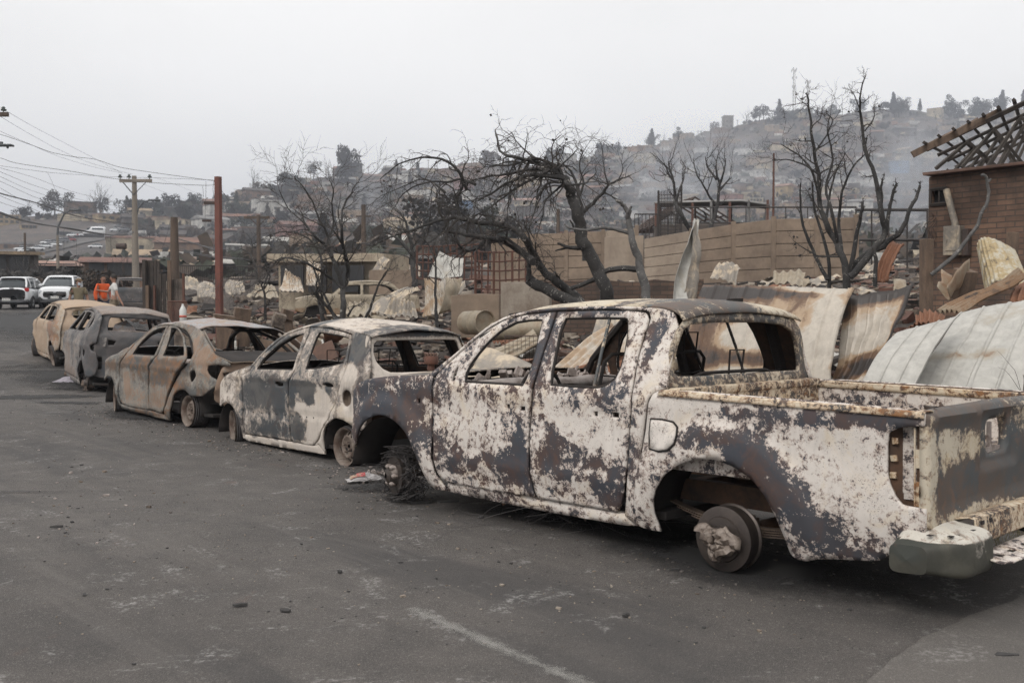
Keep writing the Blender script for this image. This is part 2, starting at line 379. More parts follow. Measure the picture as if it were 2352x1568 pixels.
def wires(mb, rnd, c, r, n, flat=.3, rad=.0016, L=14):
    """loose springy loops of tyre wire"""
    for k in range(n):
        p = Vector(c) + Vector((rnd.gauss(0, r * .5), rnd.gauss(0, r * .5), 0)); a = rnd.uniform(0, 6.3); cur = rnd.uniform(-.5, .5); z = max(0.004, abs(rnd.gauss(0, r * flat * .5))); pts = []
        st = r * rnd.uniform(.1, .22); vz = rnd.uniform(-.01, .03)
        for i in range(L):
            pts.append((p.x, p.y, c[2] + max(.003, z))); p += Vector((math.cos(a), math.sin(a), 0)) * st; a += cur + rnd.uniform(-.15, .15); z += vz; vz -= .004
        mb.tube(pts, rad, 3, cap=False)
def box_part(name, parent, mat, c, d, rot=None, bev=.006, m2=None):
    return MB().box(c, d, rot).build(name, mat, parent, bev=bev)
def tf(x, z, w=.885):
    y = w
    if z < .85: y -= .055 * ((.85 - z) / .47) ** 2
    if z > 1.12: y -= .25 * (min(z - 1.12, .6) / .56) ** 1.15
    if x > 3.3: y -= .22 * ((x - 3.3) / .6) ** 2
    return y
def tf2(x, z):
    y = tf(x, z)
    if x > 2.2 or x < .75:
        cx = 3.12 if x > 1.5 else .0; r = math.hypot(x - cx, z - .36)
        y += .034 * sm(r, .70, .60) * sm(r, .40, .50) * sm(z, .2, .5)
        y += .004 * math.sin((z - .4) * 9)
    if .7 < x < 2.55: y += .012 * math.exp(-((z - .60) / .05) ** 2) - .01 * math.exp(-((z - .97) / .12) ** 2) + .006
    return y
FW = [(1.575,1.616),(1.698,1.615),(1.832,1.601),(1.964,1.541),(2.053,1.461),(2.12,1.373),(2.165,1.297),(2.185,1.227),(2.171,1.163),(1.556,1.164),(1.536,1.214),(1.525,1.308),(1.538,1.437),(1.562,1.592)]
FT = [(2.291,1.297),(2.321,1.229),(2.322,1.178),(2.301,1.16),(2.273,1.18),(2.27,1.262)]
TFD = [(2.495,1.21),(2.515,1.1),(2.522,.95),(2.518,.772),(2.506,.615),(2.485,.485),(2.45,.429),(2.378,.408),(1.472,.416),(1.488,.461),(1.500,.544),(1.502,.675),(1.494,.911),(1.475,1.089),(1.468,1.298),(1.464,1.521),(1.468,1.666),(1.717,1.652),(1.947,1.612),(2.096,1.543),(2.233,1.44),(2.368,1.323)]
RD = [(1.453,1.666),(1.449,1.521),(1.453,1.298),(1.46,1.089),(1.479,.912),(1.486,.676),(1.485,.545),(1.471,.457),(1.452,.414),(.753,.414),(.713,.467),(.675,.56),(.650,.704),(.635,.919),(.618,1.091),(.625,1.237),(.646,1.385),(.648,1.524),(.648,1.611),(.678,1.653),(.775,1.665),(1.103,1.671)]
RW = [(1.366,1.625),(1.083,1.628),(.822,1.623),(.799,1.599),(.77,1.524),(.745,1.394),(.742,1.308),(.765,1.243),(.821,1.197),(.9,1.175),(1.11,1.174),(1.313,1.177),(1.336,1.256),(1.356,1.393),(1.379,1.533)]
CAB = [(2.62,1.19),(2.56,1.225),(2.375,1.352),(2.241,1.47),(2.104,1.568),(1.956,1.636),(1.728,1.678),(1.465,1.694),(1.115,1.697),(.786,1.69),(.571,1.676),(.47,1.65),(.425,1.58),(.405,1.5),(.402,1.376),(.398,1.291),(.385,1.201),(.453,1.176),(.49,1.14),(.503,1.079),(.535,.878),(.575,.622),(.60,.42),(.60,.36),(.70,.40),(.665,.52),(.637,.70),(.622,.92),(.604,1.091),(.612,1.24),(.633,1.385),(.634,1.53),(.634,1.615),(.668,1.663),(.775,1.677),(1.103,1.683),(1.46,1.679),(1.717,1.664),(1.947,1.624),(2.1,1.555),(2.24,1.452),(2.375,1.335),(2.505,1.215),(2.53,1.19)]
FEN = [(2.535,1.195),(2.677,1.197),(2.844,1.19),(3.062,1.178),(3.30,1.150),(3.52,1.10),(3.66,1.03),(3.70,.95),(3.70,.80),(3.66,.70),(3.56,.62)] + arc(3.12, .40, .47, 22, 165, 16) + [(2.60,.374),(2.539,.344),(2.424,.352),(2.462,.412),(2.498,.471),(2.524,.601),(2.533,.772),(2.537,.955),(2.528,1.113)]
SILL = [(2.401,.425),(1.462,.404),(.754,.404),(.615,.40),(.625,.345),(.709,.335),(1.476,.325),(2.272,.335),(2.434,.345)]
BED = [(.405,1.188),(.45,1.166),(.475,1.106),(.505,.931),(.54,.754),(.585,.52),(.62,.359),(.517,.342),(.435,.34)] + [(.447,.444),(.44,.537),(.412,.603),(.348,.693),(.24,.769),(.108,.817),(-.019,.822),(-.127,.795),(-.245,.732),(-.319,.653),(-.375,.552),(-.414,.444),(-.437,.356),(-.472,.328),(-.533,.329),(-.609,.356),(-.931,.398),(-1.0,.447),(-1.10,.50),(-1.15,.54),(-1.19,.60),(-1.191,.697),(-1.077,.702),(-1.042,.738),(-1.012,.795),(-.998,.844),(-.998,.986),(-1.008,1.048),(-1.047,1.071),(-1.099,1.085),(-1.185,1.092),(-1.185,1.15),(-1.172,1.163),(-1.05,1.171),(-.605,1.182),(-.124,1.19),(.156,1.195)]
FLAP = [(.451,1.012),(.374,1.014),(.298,1.005),(.268,.98),(.258,.938),(.268,.889),(.313,.851),(.374,.841),(.454,.846),(.462,.934)]
truck_burn = burnmap([
 (3.1,1.0,.55,.30,1.0),(3.0,.7,.60,.16,.9),(2.62,.75,.06,.35,-.1),(2.9,1.12,.16,.05,-.55),(2.60,.95,.05,.10,-.6),(2.58,.62,.06,.15,-.35),
 (2.2,.9,.28,.28,-.35),(1.85,1.05,.25,.12,.25),(1.62,.62,.14,.12,1.0),(1.60,.80,.05,.14,.75),(1.9,.625,.28,.028,.9),(2.3,.55,.15,.05,.6),(2.05,.60,.2,.02,.4),(1.78,.49,.20,.045,.35),(1.55,.48,.07,.07,.6),(2.0,.45,.3,.03,-.5),
 (1.47,1.45,.05,.32,1.0,1),(1.38,1.3,.04,.25,.6),(1.5,1.68,.3,.03,.5),(1.1,1.66,.5,.03,.6),
 (1.25,.82,.09,.17,.95),(1.0,.92,.3,.12,-.35),(1.3,1.02,.1,.1,-.4),(.8,1.1,.12,.08,.35),(1.1,1.07,.2,.04,.3),(1.0,.70,.33,.03,.55),(1.33,.68,.1,.05,.5),(1.05,.60,.28,.03,.85),(.85,.52,.12,.07,.9),(1.3,.49,.06,.03,.7),(1.1,.78,.1,.05,.25),(.72,.62,.05,.12,.7),
 (.60,.75,.03,.3,.6),(.55,1.45,.05,.14,.9),(.47,1.3,.06,.12,-.5),(.63,1.62,.03,.05,-.4),(.5,1.0,.04,.12,.3),
 (.36,.95,.15,.12,-.8),(.5,.62,.06,.16,-.2),(.15,.93,.25,.07,.75),(-.2,.88,.18,.10,1.0),(-.36,.75,.12,.13,1.0),(-.45,.58,.07,.12,.5),(-.42,.48,.05,.06,-.6),(.2,1.12,.25,.03,-.5),
 (-.35,1.08,.35,.05,.9),(-.95,1.11,.24,.05,1.0),(-.6,.97,.22,.1,-.15),(-.85,.95,.12,.12,-.5),(-.72,.72,.2,.13,-.25),(-.93,.72,.08,.16,-.6),(-.55,.62,.07,.14,.6),(-.62,.50,.12,.08,.55),(-.8,.42,.25,.03,.6),(-1.05,.56,.08,.08,.35),(-.55,1.03,.1,.06,.4),(-.9,1.05,.15,.03,-.3),
])
def gate_burn(p):
    y, z = p.y, p.z; q = 0
    for a, b, ra, rb, k in [(.45,1.12,.45,.06,.8),(.1,.78,.5,.10,1.0),(.55,.72,.2,.1,.8),(.58,.98,.12,.08,-.7),(.30,.92,.16,.06,-.6),(-.1,.86,.2,.04,-.5),(.25,.62,.5,.04,-.8),(.83,.85,.05,.3,-.6),(-.3,.75,.2,.2,.6),(.2,1.05,.1,.1,.2)]:
        e = ((y - a) / ra) ** 2 + ((z - b) / rb) ** 2
        if e < 6: q += k * math.exp(-e * e * .6)
    return max(-1, min(1, q)) + .05
TR = empty('burnt_pickup', label='large burnt-out double-cab pickup with an open cargo bed, its ash-white paint peeling', cat='pickup')
tm = [M['truck'], M['soot_rust']]
def shrink(ol, k=.006):
    cx = sum(p[0] for p in ol) / len(ol); cz = sum(p[1] for p in ol) / len(ol); return [(x - math.copysign(min(k, abs(x - cx)), x - cx), z - math.copysign(min(k * .6, abs(z - cz)), z - cz)) for x, z in ol]
def channel(P, hole, f, s, r=.011, inset=.016, name='window_channel', mat='soot'):
    ol = smooth_poly(hole); cx = sum(p[0] for p in ol) / len(ol); cz = sum(p[1] for p in ol) / len(ol); pts = []
    for x, z in ol: d = math.hypot(x - cx, z - cz); k = 1 - .007 / d; X, Z_ = cx + (x - cx) * k, cz + (z - cz) * k; pts.append((X, s * (f(X, Z_) - inset), Z_))
    MB().tube(pts, r, 5, closed=True).build(name, M[mat], P, smooth=True)
def side_set(P, s, mats, burn):
    sf = lambda x, z: (x, s * tf2(x, z), z); o = (0, s, 0)
    fh = [(1.722,1.035),(1.722,1.003),(1.682,1.003),(1.682,1.035)]; fh2 = [(1.582,1.028),(1.582,.998),(1.53,.998),(1.53,1.028)]
    d = panel('front_door', P, mats, shrink(TFD), sf, o, [FW, FT] + ([fh, fh2] if s > 0 else []), .035, .03, .004, burn)
    fh = [(.918,1.035),(.918,1.003),(.882,1.003),(.882,1.035)]; fh2 = [(.772,1.037),(.772,1.005),(.712,1.005),(.712,1.037)]
    channel(d, FW, tf2, s)
    d = panel('rear_door', P, mats, shrink(RD), sf, o, [RW] + ([fh, fh2] if s > 0 else []), .035, .03, .004, burn)
    channel(d, RW, tf2, s)
    MB().tube([(.984, s * (tf(0, 1.63) - .018), 1.632), (.962, s * (tf(0, 1.4) - .018), 1.4), (.942, s * (tf(0, 1.17) - .015), 1.168)], .011, 6).build('window_bar', M['truck_dark'], d)
    panel('cab_frame', P, mats, CAB, lambda x, z: (x, s * (tf2(x, z) - (.03 * sm(x, .47, .39))), z), o, [], .035, .03, .004, burn)
    panel('front_fender', P, mats, FEN, sf, o, [[(2.70,1.02),(2.70,.985),(2.665,.985),(2.665,1.02)]] if s > 0 else [], .04, .02, .006, burn)
    panel('sill', P, mats, SILL, lambda x, z: (x, s * (tf(x, z) - .01), z), o, [], .05, .05, .006, burn)
    panel('bed_side', P, mats, BED, sf, o, [], .035, .018, .005, burn)
side_set(TR, 1, tm, truck_burn); side_set(TR, -1, tm, truck_burn)
fl = panel('fuel_flap', TR, [M['truck'], M['soot']], FLAP, lambda x, z: (x, tf2(x, z) + .012, z), (0, 1, 0), [], .04, .012, .002, lambda p: -.9)
MB().tube([(x, tf2(x, z) + .004, z) for x, z in [(a + (a - .36) * .08, b + (b - .93) * .08) for a, b in FLAP]], .006, 5, closed=True).build('flap_gap', M['soot'], fl)
# inner pillars and door inners
q = MB()
for s in (1, -1):
    for x0 in (1.46, .60):
        q.tube([(x0, s * (tf(0, z) - .055), z) for z in (.42, .8, 1.12, 1.3, 1.5, 1.66)], .042, 6)
    q.tube([(2.52, s * .80, 1.1), (2.40, s * .76, 1.28), (2.15, s * .71, 1.48), (1.95, s * .64, 1.61)], .03, 6)
    q.tube([(1.95, s * .62, 1.63), (1.4, s * .60, 1.665), (.55, s * .60, 1.65)], .03, 6)
q.build('inner_pillar_frame', M['soot'], TR)
# roof
zr = lambda x: lerp([(.38,1.60),(.41,1.635),(.47,1.664),(.571,1.684),(.786,1.695),(1.115,1.700),(1.465,1.697),(1.728,1.680),(1.956,1.640),(2.02,1.60)], x)
def rooff(u, v):
    x = .385 + (2.0 - .385) * u; t = v * 2 - 1; z = zr(x); hw = tf(0, z) - .0
    e = abs(t) ** 5
    return Vector((x - (.10 * t * t if u > .9 else 0) * (u - .9) * 10, t * hw, z + .045 * (1 - t * t) - .012 * e + .006 * noise.noise(Vector((x * 3, t * 2, 1)))))
MB().grid(rooff, 48, 40).build('roof', [M['truck_dark'], M['soot']], TR, smooth=True, th=-.012)
rf = bpy.data.objects['roof']; at_ = rf.data.attributes.new('burn', 'FLOAT', 'POINT')
for i, v in enumerate(rf.data.vertices): at_.data[i].value = -.9 * sm(v.co.x, 1.0, 1.9) - .6 * math.exp(-((v.co.x - 1.2) / .3) ** 2) + (.25 if v.co.x < .75 else 0) - 1.2 * math.exp(-((v.co.y + .45) / .25) ** 2 - ((v.co.x - .45) / .12) ** 2)
MB().box((.55, -.12, 1.738), (.03, .16, .02), Matrix.Rotation(R(8), 3, 'Y'), j=.004, rnd=random.Random(2)).build('roof_flake', M['soot'], rf)
# cab rear panel
CR = [(y, z) for y, z in [(.80,1.20),(.80,1.13),(.80,.95),(-.80,.95),(-.80,1.13),(-.80,1.20),(-.785,1.30),(-.745,1.45),(-.69,1.55),(-.62,1.61),(-.5,1.635),(0,1.65),(.5,1.635),(.62,1.61),(.69,1.55),(.745,1.45),(.785,1.30)]]
CW = [(.735,1.285),(.73,1.36),(.70,1.46),(.655,1.545),(.59,1.578),(.3,1.592),(-.2,1.592),(-.45,1.578),(-.555,1.535),(-.62,1.46),(-.66,1.36),(-.675,1.285),(-.66,1.262),(.70,1.262)]
cf = lambda y, z: (.375 + .035 * sm(abs(y), .55, .8) + .02 * sm(z, 1.5, 1.65) - .012 * math.exp(-((z - 1.22) / .03) ** 2), y, z)
panel('cab_rear_panel', TR, [M['truck_dark'], M['soot']], CR, cf, (-1, 0, 0), [CW], .04, .025, .003, lambda p: -.1)
# hood, cowl, dash
def hoodf(u, v):
    x = 2.5 + 1.12 * u; t = v * 2 - 1; return Vector((x, t * (.84 - .12 * u * u), 1.19 - .05 * u - .05 * u ** 4 + .035 * (1 - t * t) + .01 * noise.noise(Vector((x * 3, t * 3, 5)))))
h = MB().grid(hoodf, 20, 20).build('bonnet', [M['truck_dark'], M['soot']], TR, smooth=True, th=-.01)
box_part('bonnet_front', TR, M['soot_rust'], (3.62, 0, .85), (.08, 1.35, .5))
def beamf(u, v):
    y = -.74 + 1.48 * u; a = v * math.pi * 1.3 - .6; return Vector((2.16 + .09 * math.cos(a), y, 1.11 + .06 * math.sin(a) + .02 * noise.noise(Vector((y * 4, v, 2)))))
MB().grid(beamf, 30, 8).build('dashboard_beam', [M['slag'], M['soot']], TR, smooth=True, th=.01)
q = MB(); rnd = random.Random(4)
for i in range(40): q.box((rnd.uniform(2.2, 2.45), rnd.uniform(-.7, .7), 1.15 + rnd.uniform(-.03, .05)), (rnd.uniform(.02, .08), rnd.uniform(.02, .1), rnd.uniform(.01, .05)), Matrix.Rotation(rnd.uniform(0, 3), 3, (rnd.random(), .3, .5)))
tag(q.build('cowl_remains', M['slag'], TR), kind='stuff')
MB().tube([(1.86 + .03 * math.cos(t), .40 + .18 * math.cos(t), 1.08 + .17 * math.sin(t)) for t in [i * math.pi / 10 for i in range(20)]], .013, 6, closed=True).tube([(1.86, .40, 1.08), (2.15, .40, 1.0)], .022, 6).tube([(1.87, .24, 1.06), (1.87, .56, 1.06)], .01, 5).build('steering_wheel', M['soot'], TR, smooth=True)
def seat(P, x, y, z0, w=.44, h=.55, name='seat_frame', m='soot', hr=True):
    q = MB(); hw = w / 2
    q.tube([(x, y - hw, z0), (x - .06, y - hw, z0 + .2), (x - .14, y - hw * .9, z0 + h), (x - .15, y - hw * .6, z0 + h + .05), (x - .15, y + hw * .6, z0 + h + .05), (x - .14, y + hw * .9, z0 + h), (x - .06, y + hw, z0 + .2), (x, y + hw, z0)], .013, 6)
    for k in range(4): q.tube([(x - .03 - .03 * k, y - hw, z0 + .1 + .12 * k), (x - .05 - .03 * k, y, z0 + .08 + .12 * k), (x - .03 - .03 * k, y + hw, z0 + .1 + .12 * k)], .005, 4)
    for k in (-1, 1):
        q.tube([(x, y + k * hw, z0), (x + .45, y + k * hw, z0 - .02), (x + .48, y + k * hw * .9, z0 - .05)], .016, 6)
        q.box((x + .2, y + k * hw, z0 - .12), (.4, .02, .05))
    for k in range(6): q.tube([(x + .07 * k, y - hw, z0 - .02), (x + .07 * k, y, z0 - .04), (x + .07 * k, y + hw, z0 - .02)], .004, 4)
    if hr: q.tube([(x - .15, y - .07, z0 + h), (x - .17, y - .08, z0 + h + .19), (x - .17, y + .08, z0 + h + .19), (x - .15, y + .07, z0 + h)], .007, 5)
    return q.build(name, M[m], P, smooth=True)
seat(TR, 1.25, .36, .78); seat(TR, 1.25, -.36, .78); seat(TR, .62, 0, .80, 1.2, .42)
box_part('cab_floor', TR, M['soot'], (1.5, 0, .42), (2.1, 1.5, .05))
box_part('firewall', TR, M['soot'], (2.52, 0, .8), (.04, 1.5, .72))
# cargo bed
q = MB()
for s in (1, -1):
    q.add([(.37, s * .80, .72), (-1.17, s * .80, .72), (-1.17, s * .80, 1.135), (.37, s * .80, 1.165)], [(0, 1, 2, 3)])
    for k in range(6): q.box((.2 - k * .25, s * .797, .93), (.03, .012, .36))
q.build('bed_inner_side', [M['truck'], M['soot_rust']], TR, th=.004)
for s in (1, -1):
    n_ = 30; q = MB()
    def railf(u, v, s=s):
        x = .40 - 1.585 * u; z = 1.193 - .03 * u; prof = [(.792, -.045), (.792, -.004), (.80, 0), (.87, 0), (.887, -.006), (.892, -.03)]
        a = v * 5; i = min(4, int(a)); t = a - i; yy = prof[i][0] + (prof[i + 1][0] - prof[i][0]) * t; zz = prof[i][1] + (prof[i + 1][1] - prof[i][1]) * t
        w_ = .006 * noise.noise(Vector((x * 3, s, 0)))
        return Vector((x, s * (yy - .002) + w_, z - .006 + zz + w_ * .5))
    q.grid(railf, 40, 10).build('bed_rail', [M['truck_rail']], TR, smooth=True, th=.006)
box_part('bed_front_wall', TR, M['truck_rail'], (.33, 0, .94), (.03, 1.6, .44))
MB().box((.345, 0, 1.175), (.075, 1.62, .05), j=.004, rnd=random.Random(1)).build('bed_front_rail', M['truck_rail'], TR, bev=.008)
def floorf(u, v):
    return Vector((-1.17 + 1.5 * u, -.80 + 1.6 * v, .72 + .012 * (1 if math.sin(v * 40) > 0 else 0)))
MB().grid(floorf, 4, 80).build('bed_floor', M['truck_rail'], TR)
# tailgate
G = [(.872,1.150),(.868,.62),(.855,.598),(-.855,.590),(-.868,.62),(-.872,1.150),(-.855,1.166),(0,1.176),(.855,1.166)]
GH = [(.135,1.03),(.10,1.07),(-.14,1.075),(-.17,1.06),(-.185,1.0),(-.18,.925),(-.14,.895),(.08,.885),(.125,.91)]
def gf(y, z):
    d = 0
    for a, b in GH[::2]: d = max(d, math.exp(-((y - a) ** 2 + (z - b) ** 2) / .004))
    r_ = max(abs(y + .02) / .23, abs(z - .98) / .14)
    rec = sm(r_, 1.15, .95); fr = sm(abs(y), .80, .74) * sm(abs(z - .88), .235, .2)
    return (-1.200 + .02 * rec + .010 * fr + .05 * sm(z, 1.12, 1.175) ** 2, y, z)
tg_ = panel('tailgate', TR, [M['truck_dark'], M['soot_rust']], G, gf, (-1, 0, 0), [GH], .03, .05, .006, gate_burn, 1)
q = MB().box((-1.13, -.03, .97), (.02, .02, .16)).box((-1.12, 0, .93), (.02, .3, .012)).box((-1.12, -.02, .90), (.05, .25, .03)); q.tube([(-1.12, .1, 1.0), (-1.12, -.1, .95)], .006, 5).build('latch_rod', M['slag'], tg_)
# tail-light cavity
q = MB()
q.add([(-.99, .84, .62), (-1.06, .79, .62), (-1.12, .79, .62), (-1.13, .845, .62), (-1.19, .845, .62), (-.99, .84, 1.1), (-1.06, .79, 1.1), (-1.12, .79, 1.1), (-1.13, .845, 1.1), (-1.19, .845, 1.1)], [(i, i + 1, i + 6, i + 5) for i in range(4)])
q.build('lamp_cavity', [M['soot_rust']], TR, th=.006)
q = MB(); rnd = random.Random(8)
q.tube([(-1.125, .852, .66), (-1.125, .857, 1.08)], .006, 5); q.tube([(-1.178, .858, .66), (-1.178, .862, 1.08)], .007, 5)
for k in range(4): q.box((-1.005 - .004 * k, .835, .75 + k * .085), (.03, .02, .03), j=.004, rnd=rnd)
q.box((-1.155, .852, .93), (.05, .012, .09)).box((-1.155, .852, .76), (.045, .012, .12)).build('lamp_bracket', M['truck_rail'], TR, bev=.002)
q = MB()
# bumper
def bump_end(s):
    def fn(u, v):
        y = .555 + .435 * u; k = sm(y, .80, .99); a = 2 * math.pi * v; e = .42; c, w = math.cos(a), math.sin(a); c = math.copysign(abs(c) ** e, c); w = math.copysign(abs(w) ** e, w)
        cp = 1 if .03 < u < .985 else (.0 if u <= .0 or u >= 1 else .9); hx = (.165 - .075 * k) * cp; hz = (.112 - .035 * k - .012 * sm(y, .6, .95)) * cp; x = -1.222 + .075 * k - hx * c; z = .482 - .014 * k + hz * w
        if w > .6: z += .035 * sm(x, -1.28, -1.1) * (1 - k)
        return Vector((x, s * y, z + .006 * noise.noise(Vector((x * 7, y * 7, z * 7)))))
    return MB().grid(fn, 34, 40)
BP = empty('rear_bumper'); BP.parent = TR
for s in (1, -1):
    bo = bump_end(s).build('bumper_end', M['bumper_paint'], BP, smooth=True)
    q_ = bo.modifiers.new('bev', 'BEVEL') if 0 else None
    at_ = bo.data.attributes.new('burn', 'FLOAT', 'POINT')
    for i, v in enumerate(bo.data.vertices): at_.data[i].value = -1.0 if v.co.z > .55 and abs(v.co.y) < .95 else (1.0 if abs(v.co.y) > .80 else .25 - 1.2 * max(0, v.co.z - .5) * 8)
def stepf(u, v):
    y = -.58 + 1.16 * u; prof = [(-1.19, .615), (-1.27, .632), (-1.30, .625), (-1.305, .56), (-1.30, .50), (-1.28, .485)]
    a = v * 5; i = min(4, int(a)); t = a - i
    return Vector((prof[i][0] + (prof[i + 1][0] - prof[i][0]) * t, y, prof[i][1] + (prof[i + 1][1] - prof[i][1]) * t + .004 * noise.noise(Vector((y * 5, v * 3, 0)))))
st = MB().grid(stepf, 30, 10).build('bumper_centre', [M['truck_rail'], M['soot']], BP, smooth=True, th=.006)
ST = [(.60,-1.30),(.62,-1.44),(.55,-1.47),(-.55,-1.47),(-.62,-1.44),(-.6,-1.30)]
HS = [[(y, -1.36), (y + .07, -1.36), (y + .07, -1.40), (y, -1.40)] for y in (-.5, -.3, -.1, .1, .3, .45)]
panel('bumper_step', BP, [M['truck'], M['soot']], ST, lambda a, b: (b, a, .455 - .25 * (b + 1.30) * -.25), (0, 0, 1), HS, .05, .008, .004, sm_it=0)
q = MB()
for (y, x) in [(.86,-1.30),(.80,-1.31),(.74,-1.29),(.66,-1.32),(.68,-1.24),(.90,-1.22),(.60,-1.25)]: q.box((x, y, .588 - .02 * (y - .6)), (.022, .03, .004))
for y in (.5, .4, -.2): q.box((-1.307, y, .60), (.004, .03, .02))
tag(q.build('bolt_hole', M['soot'], BP), kind='stuff')
# chassis, springs, hubs
q = MB()
for s in (1, -1):
    q.box((1.1, s * .45, .55), (4.3, .07, .13)); 
    q.box((0, s * .56, .73), (.10, .12, .10))
q.box((-.8, 0, .55), (.08, .9, .1)).box((.5, 0, .55), (.08, .9, .1)).build('chassis_frame', M['soot_rust'], TR)
for s in (1, -1):
    q = MB()
    for k in range(4):
        L = .62 - .11 * k; q.grid(lambda u, v, L=L, k=k: Vector((-.02 + L * (2 * u - 1), s * (.56 + .06 * (v - .5)), .405 + .10 * (2 * u - 1) ** 2 * (L / .62) ** 2 - .014 * k)), 14, 1)
    q.build('leaf_spring', M['spring'], TR, th=.009)
    MB().box((0, s * .56, .39), (.09, .1, .12)).tube([(.04, s * .56, .33), (.04, s * .56, .47)], .01).tube([(-.04, s * .56, .33), (-.04, s * .56, .47)], .01).build('axle_clamp', M['spring'], TR)
MB().tube([(0, -.74, .37), (0, -.1, .37)], .045, 10).tube([(0, .74, .37), (0, .1, .37)], .045, 10).lathe([(-.12, .03), (-.1, .11), (0, .15), (.1, .11), (.12, .03)], (0, -.1, .37), (1, 0, 0), 12).build('rear_axle', M['soot_rust'], TR, smooth=True)
for s in (1, -1):
    e = empty('brake_drum', (0, s * .70, .362)); e.parent = TR
    MB().lathe([(0, .188), (.012, .19), (.02, .178), (.03, .18), (.085, .178), (.10, .186), (.112, .184), (.118, .165), (.122, .13), (.134, .125), (.138, .08), (.155, .075), (.16, .02)], (0, 0, 0), (0, s, 0), 40, wob=.004).build('drum', M['drum'], e, smooth=True)
    mb = MB(); rnd = random.Random(5)
    mb.grid(lambda u, v: Vector(((.02 + .105 * v * (1 + .25 * math.sin(u * 12.6 + 1))) * math.cos(u * 6.283) * (1.0 if math.cos(u * 6.283 - 2.2) > -.2 else .55), s * (.165 + .045 * noise.noise(Vector((math.cos(u * 6.28) * 2, math.sin(u * 6.28) * 2, v * 3))) + .03 * (1 - v)), (.02 + .07 * v * (1 + .3 * math.sin(u * 18.8))) * math.sin(u * 6.283))), 40, 8)
    mb.build('melted_hub', M['hub_slag'], e, smooth=True, th=.02 * -1)
# front hubs (burst down to the road) and engine bay
for s in (1, -1):
    e = empty('front_hub', (3.17, s * .74, .375)); e.parent = TR; e.rotation_euler = (0, 0, R(-12))
    MB().lathe([(-.02, .15), (0, .152), (.012, .152), (.014, .09), (.03, .085), (.05, .06), (.07, .055), (.085, .02)], (0, 0, 0), (0, s, 0), 32, wob=.01).build('brake_disc', M['drum'], e, smooth=True)
    mb = MB(); rnd = random.Random(6)
    for k in range(6):
        t = k * 1.047; mb.lathe([(0, .001), (.0, .018), (.03, .02), (.045, .012), (.05, .001)], (.075 * math.cos(t), s * .02, .075 * math.sin(t)), (.1, s, .1), 8, wob=.3)
    mb.build('slag_bead', M['slag'], e, smooth=True)
    mb = MB()
    for k in range(46):
        rr_ = .20 + rnd.uniform(-.05, .07); a0 = rnd.uniform(0, 6); mb.tube([((rr_ + .02 * math.sin(i)) * math.cos(a0 + i * .3), s * (-.12 + rnd.uniform(-.06, .16) * 1.0 + .03 * math.sin(i * .7 + k)), (rr_) * math.sin(a0 + i * .3) * .86) for i in range(18)], .0036, 3, cap=False)
    mb.build('tyre_wire', M['cord'], e)
box_part('engine_block', TR, M['soot_rust'], (3.05, 0, .72), (.9, .6, .45), bev=.03)
q = MB()
for cx, r0 in ((3.12, .50), (0, .55)):
    for s in (1, -1):
        q = MB()
        q.grid(lambda u, v, cx=cx, r0=r0, s=s: Vector((cx + r0 * math.cos(math.pi * u), s * (.46 + .38 * v), .42 + (r0 - .04) * math.sin(math.pi * u) * .92)), 16, 2)
        q.build('wheel_housing', [M['soot'], M['soot']], TR, smooth=True, th=.006)
MB().box((2.3, .35, .38), (.1, .5, .1)).tube([(3.1, .65, .38), (2.7, .42, .42)], .02).tube([(3.1, .65, .34), (3.4, .40, .42)], .02).tube([(3.12, .60, .3), (3.12, .5, .85)], .03).build('suspension_arm', M['soot_rust'], TR)
put(TR, 133.5, .95, .78, (1.784, 6.145, -.073))
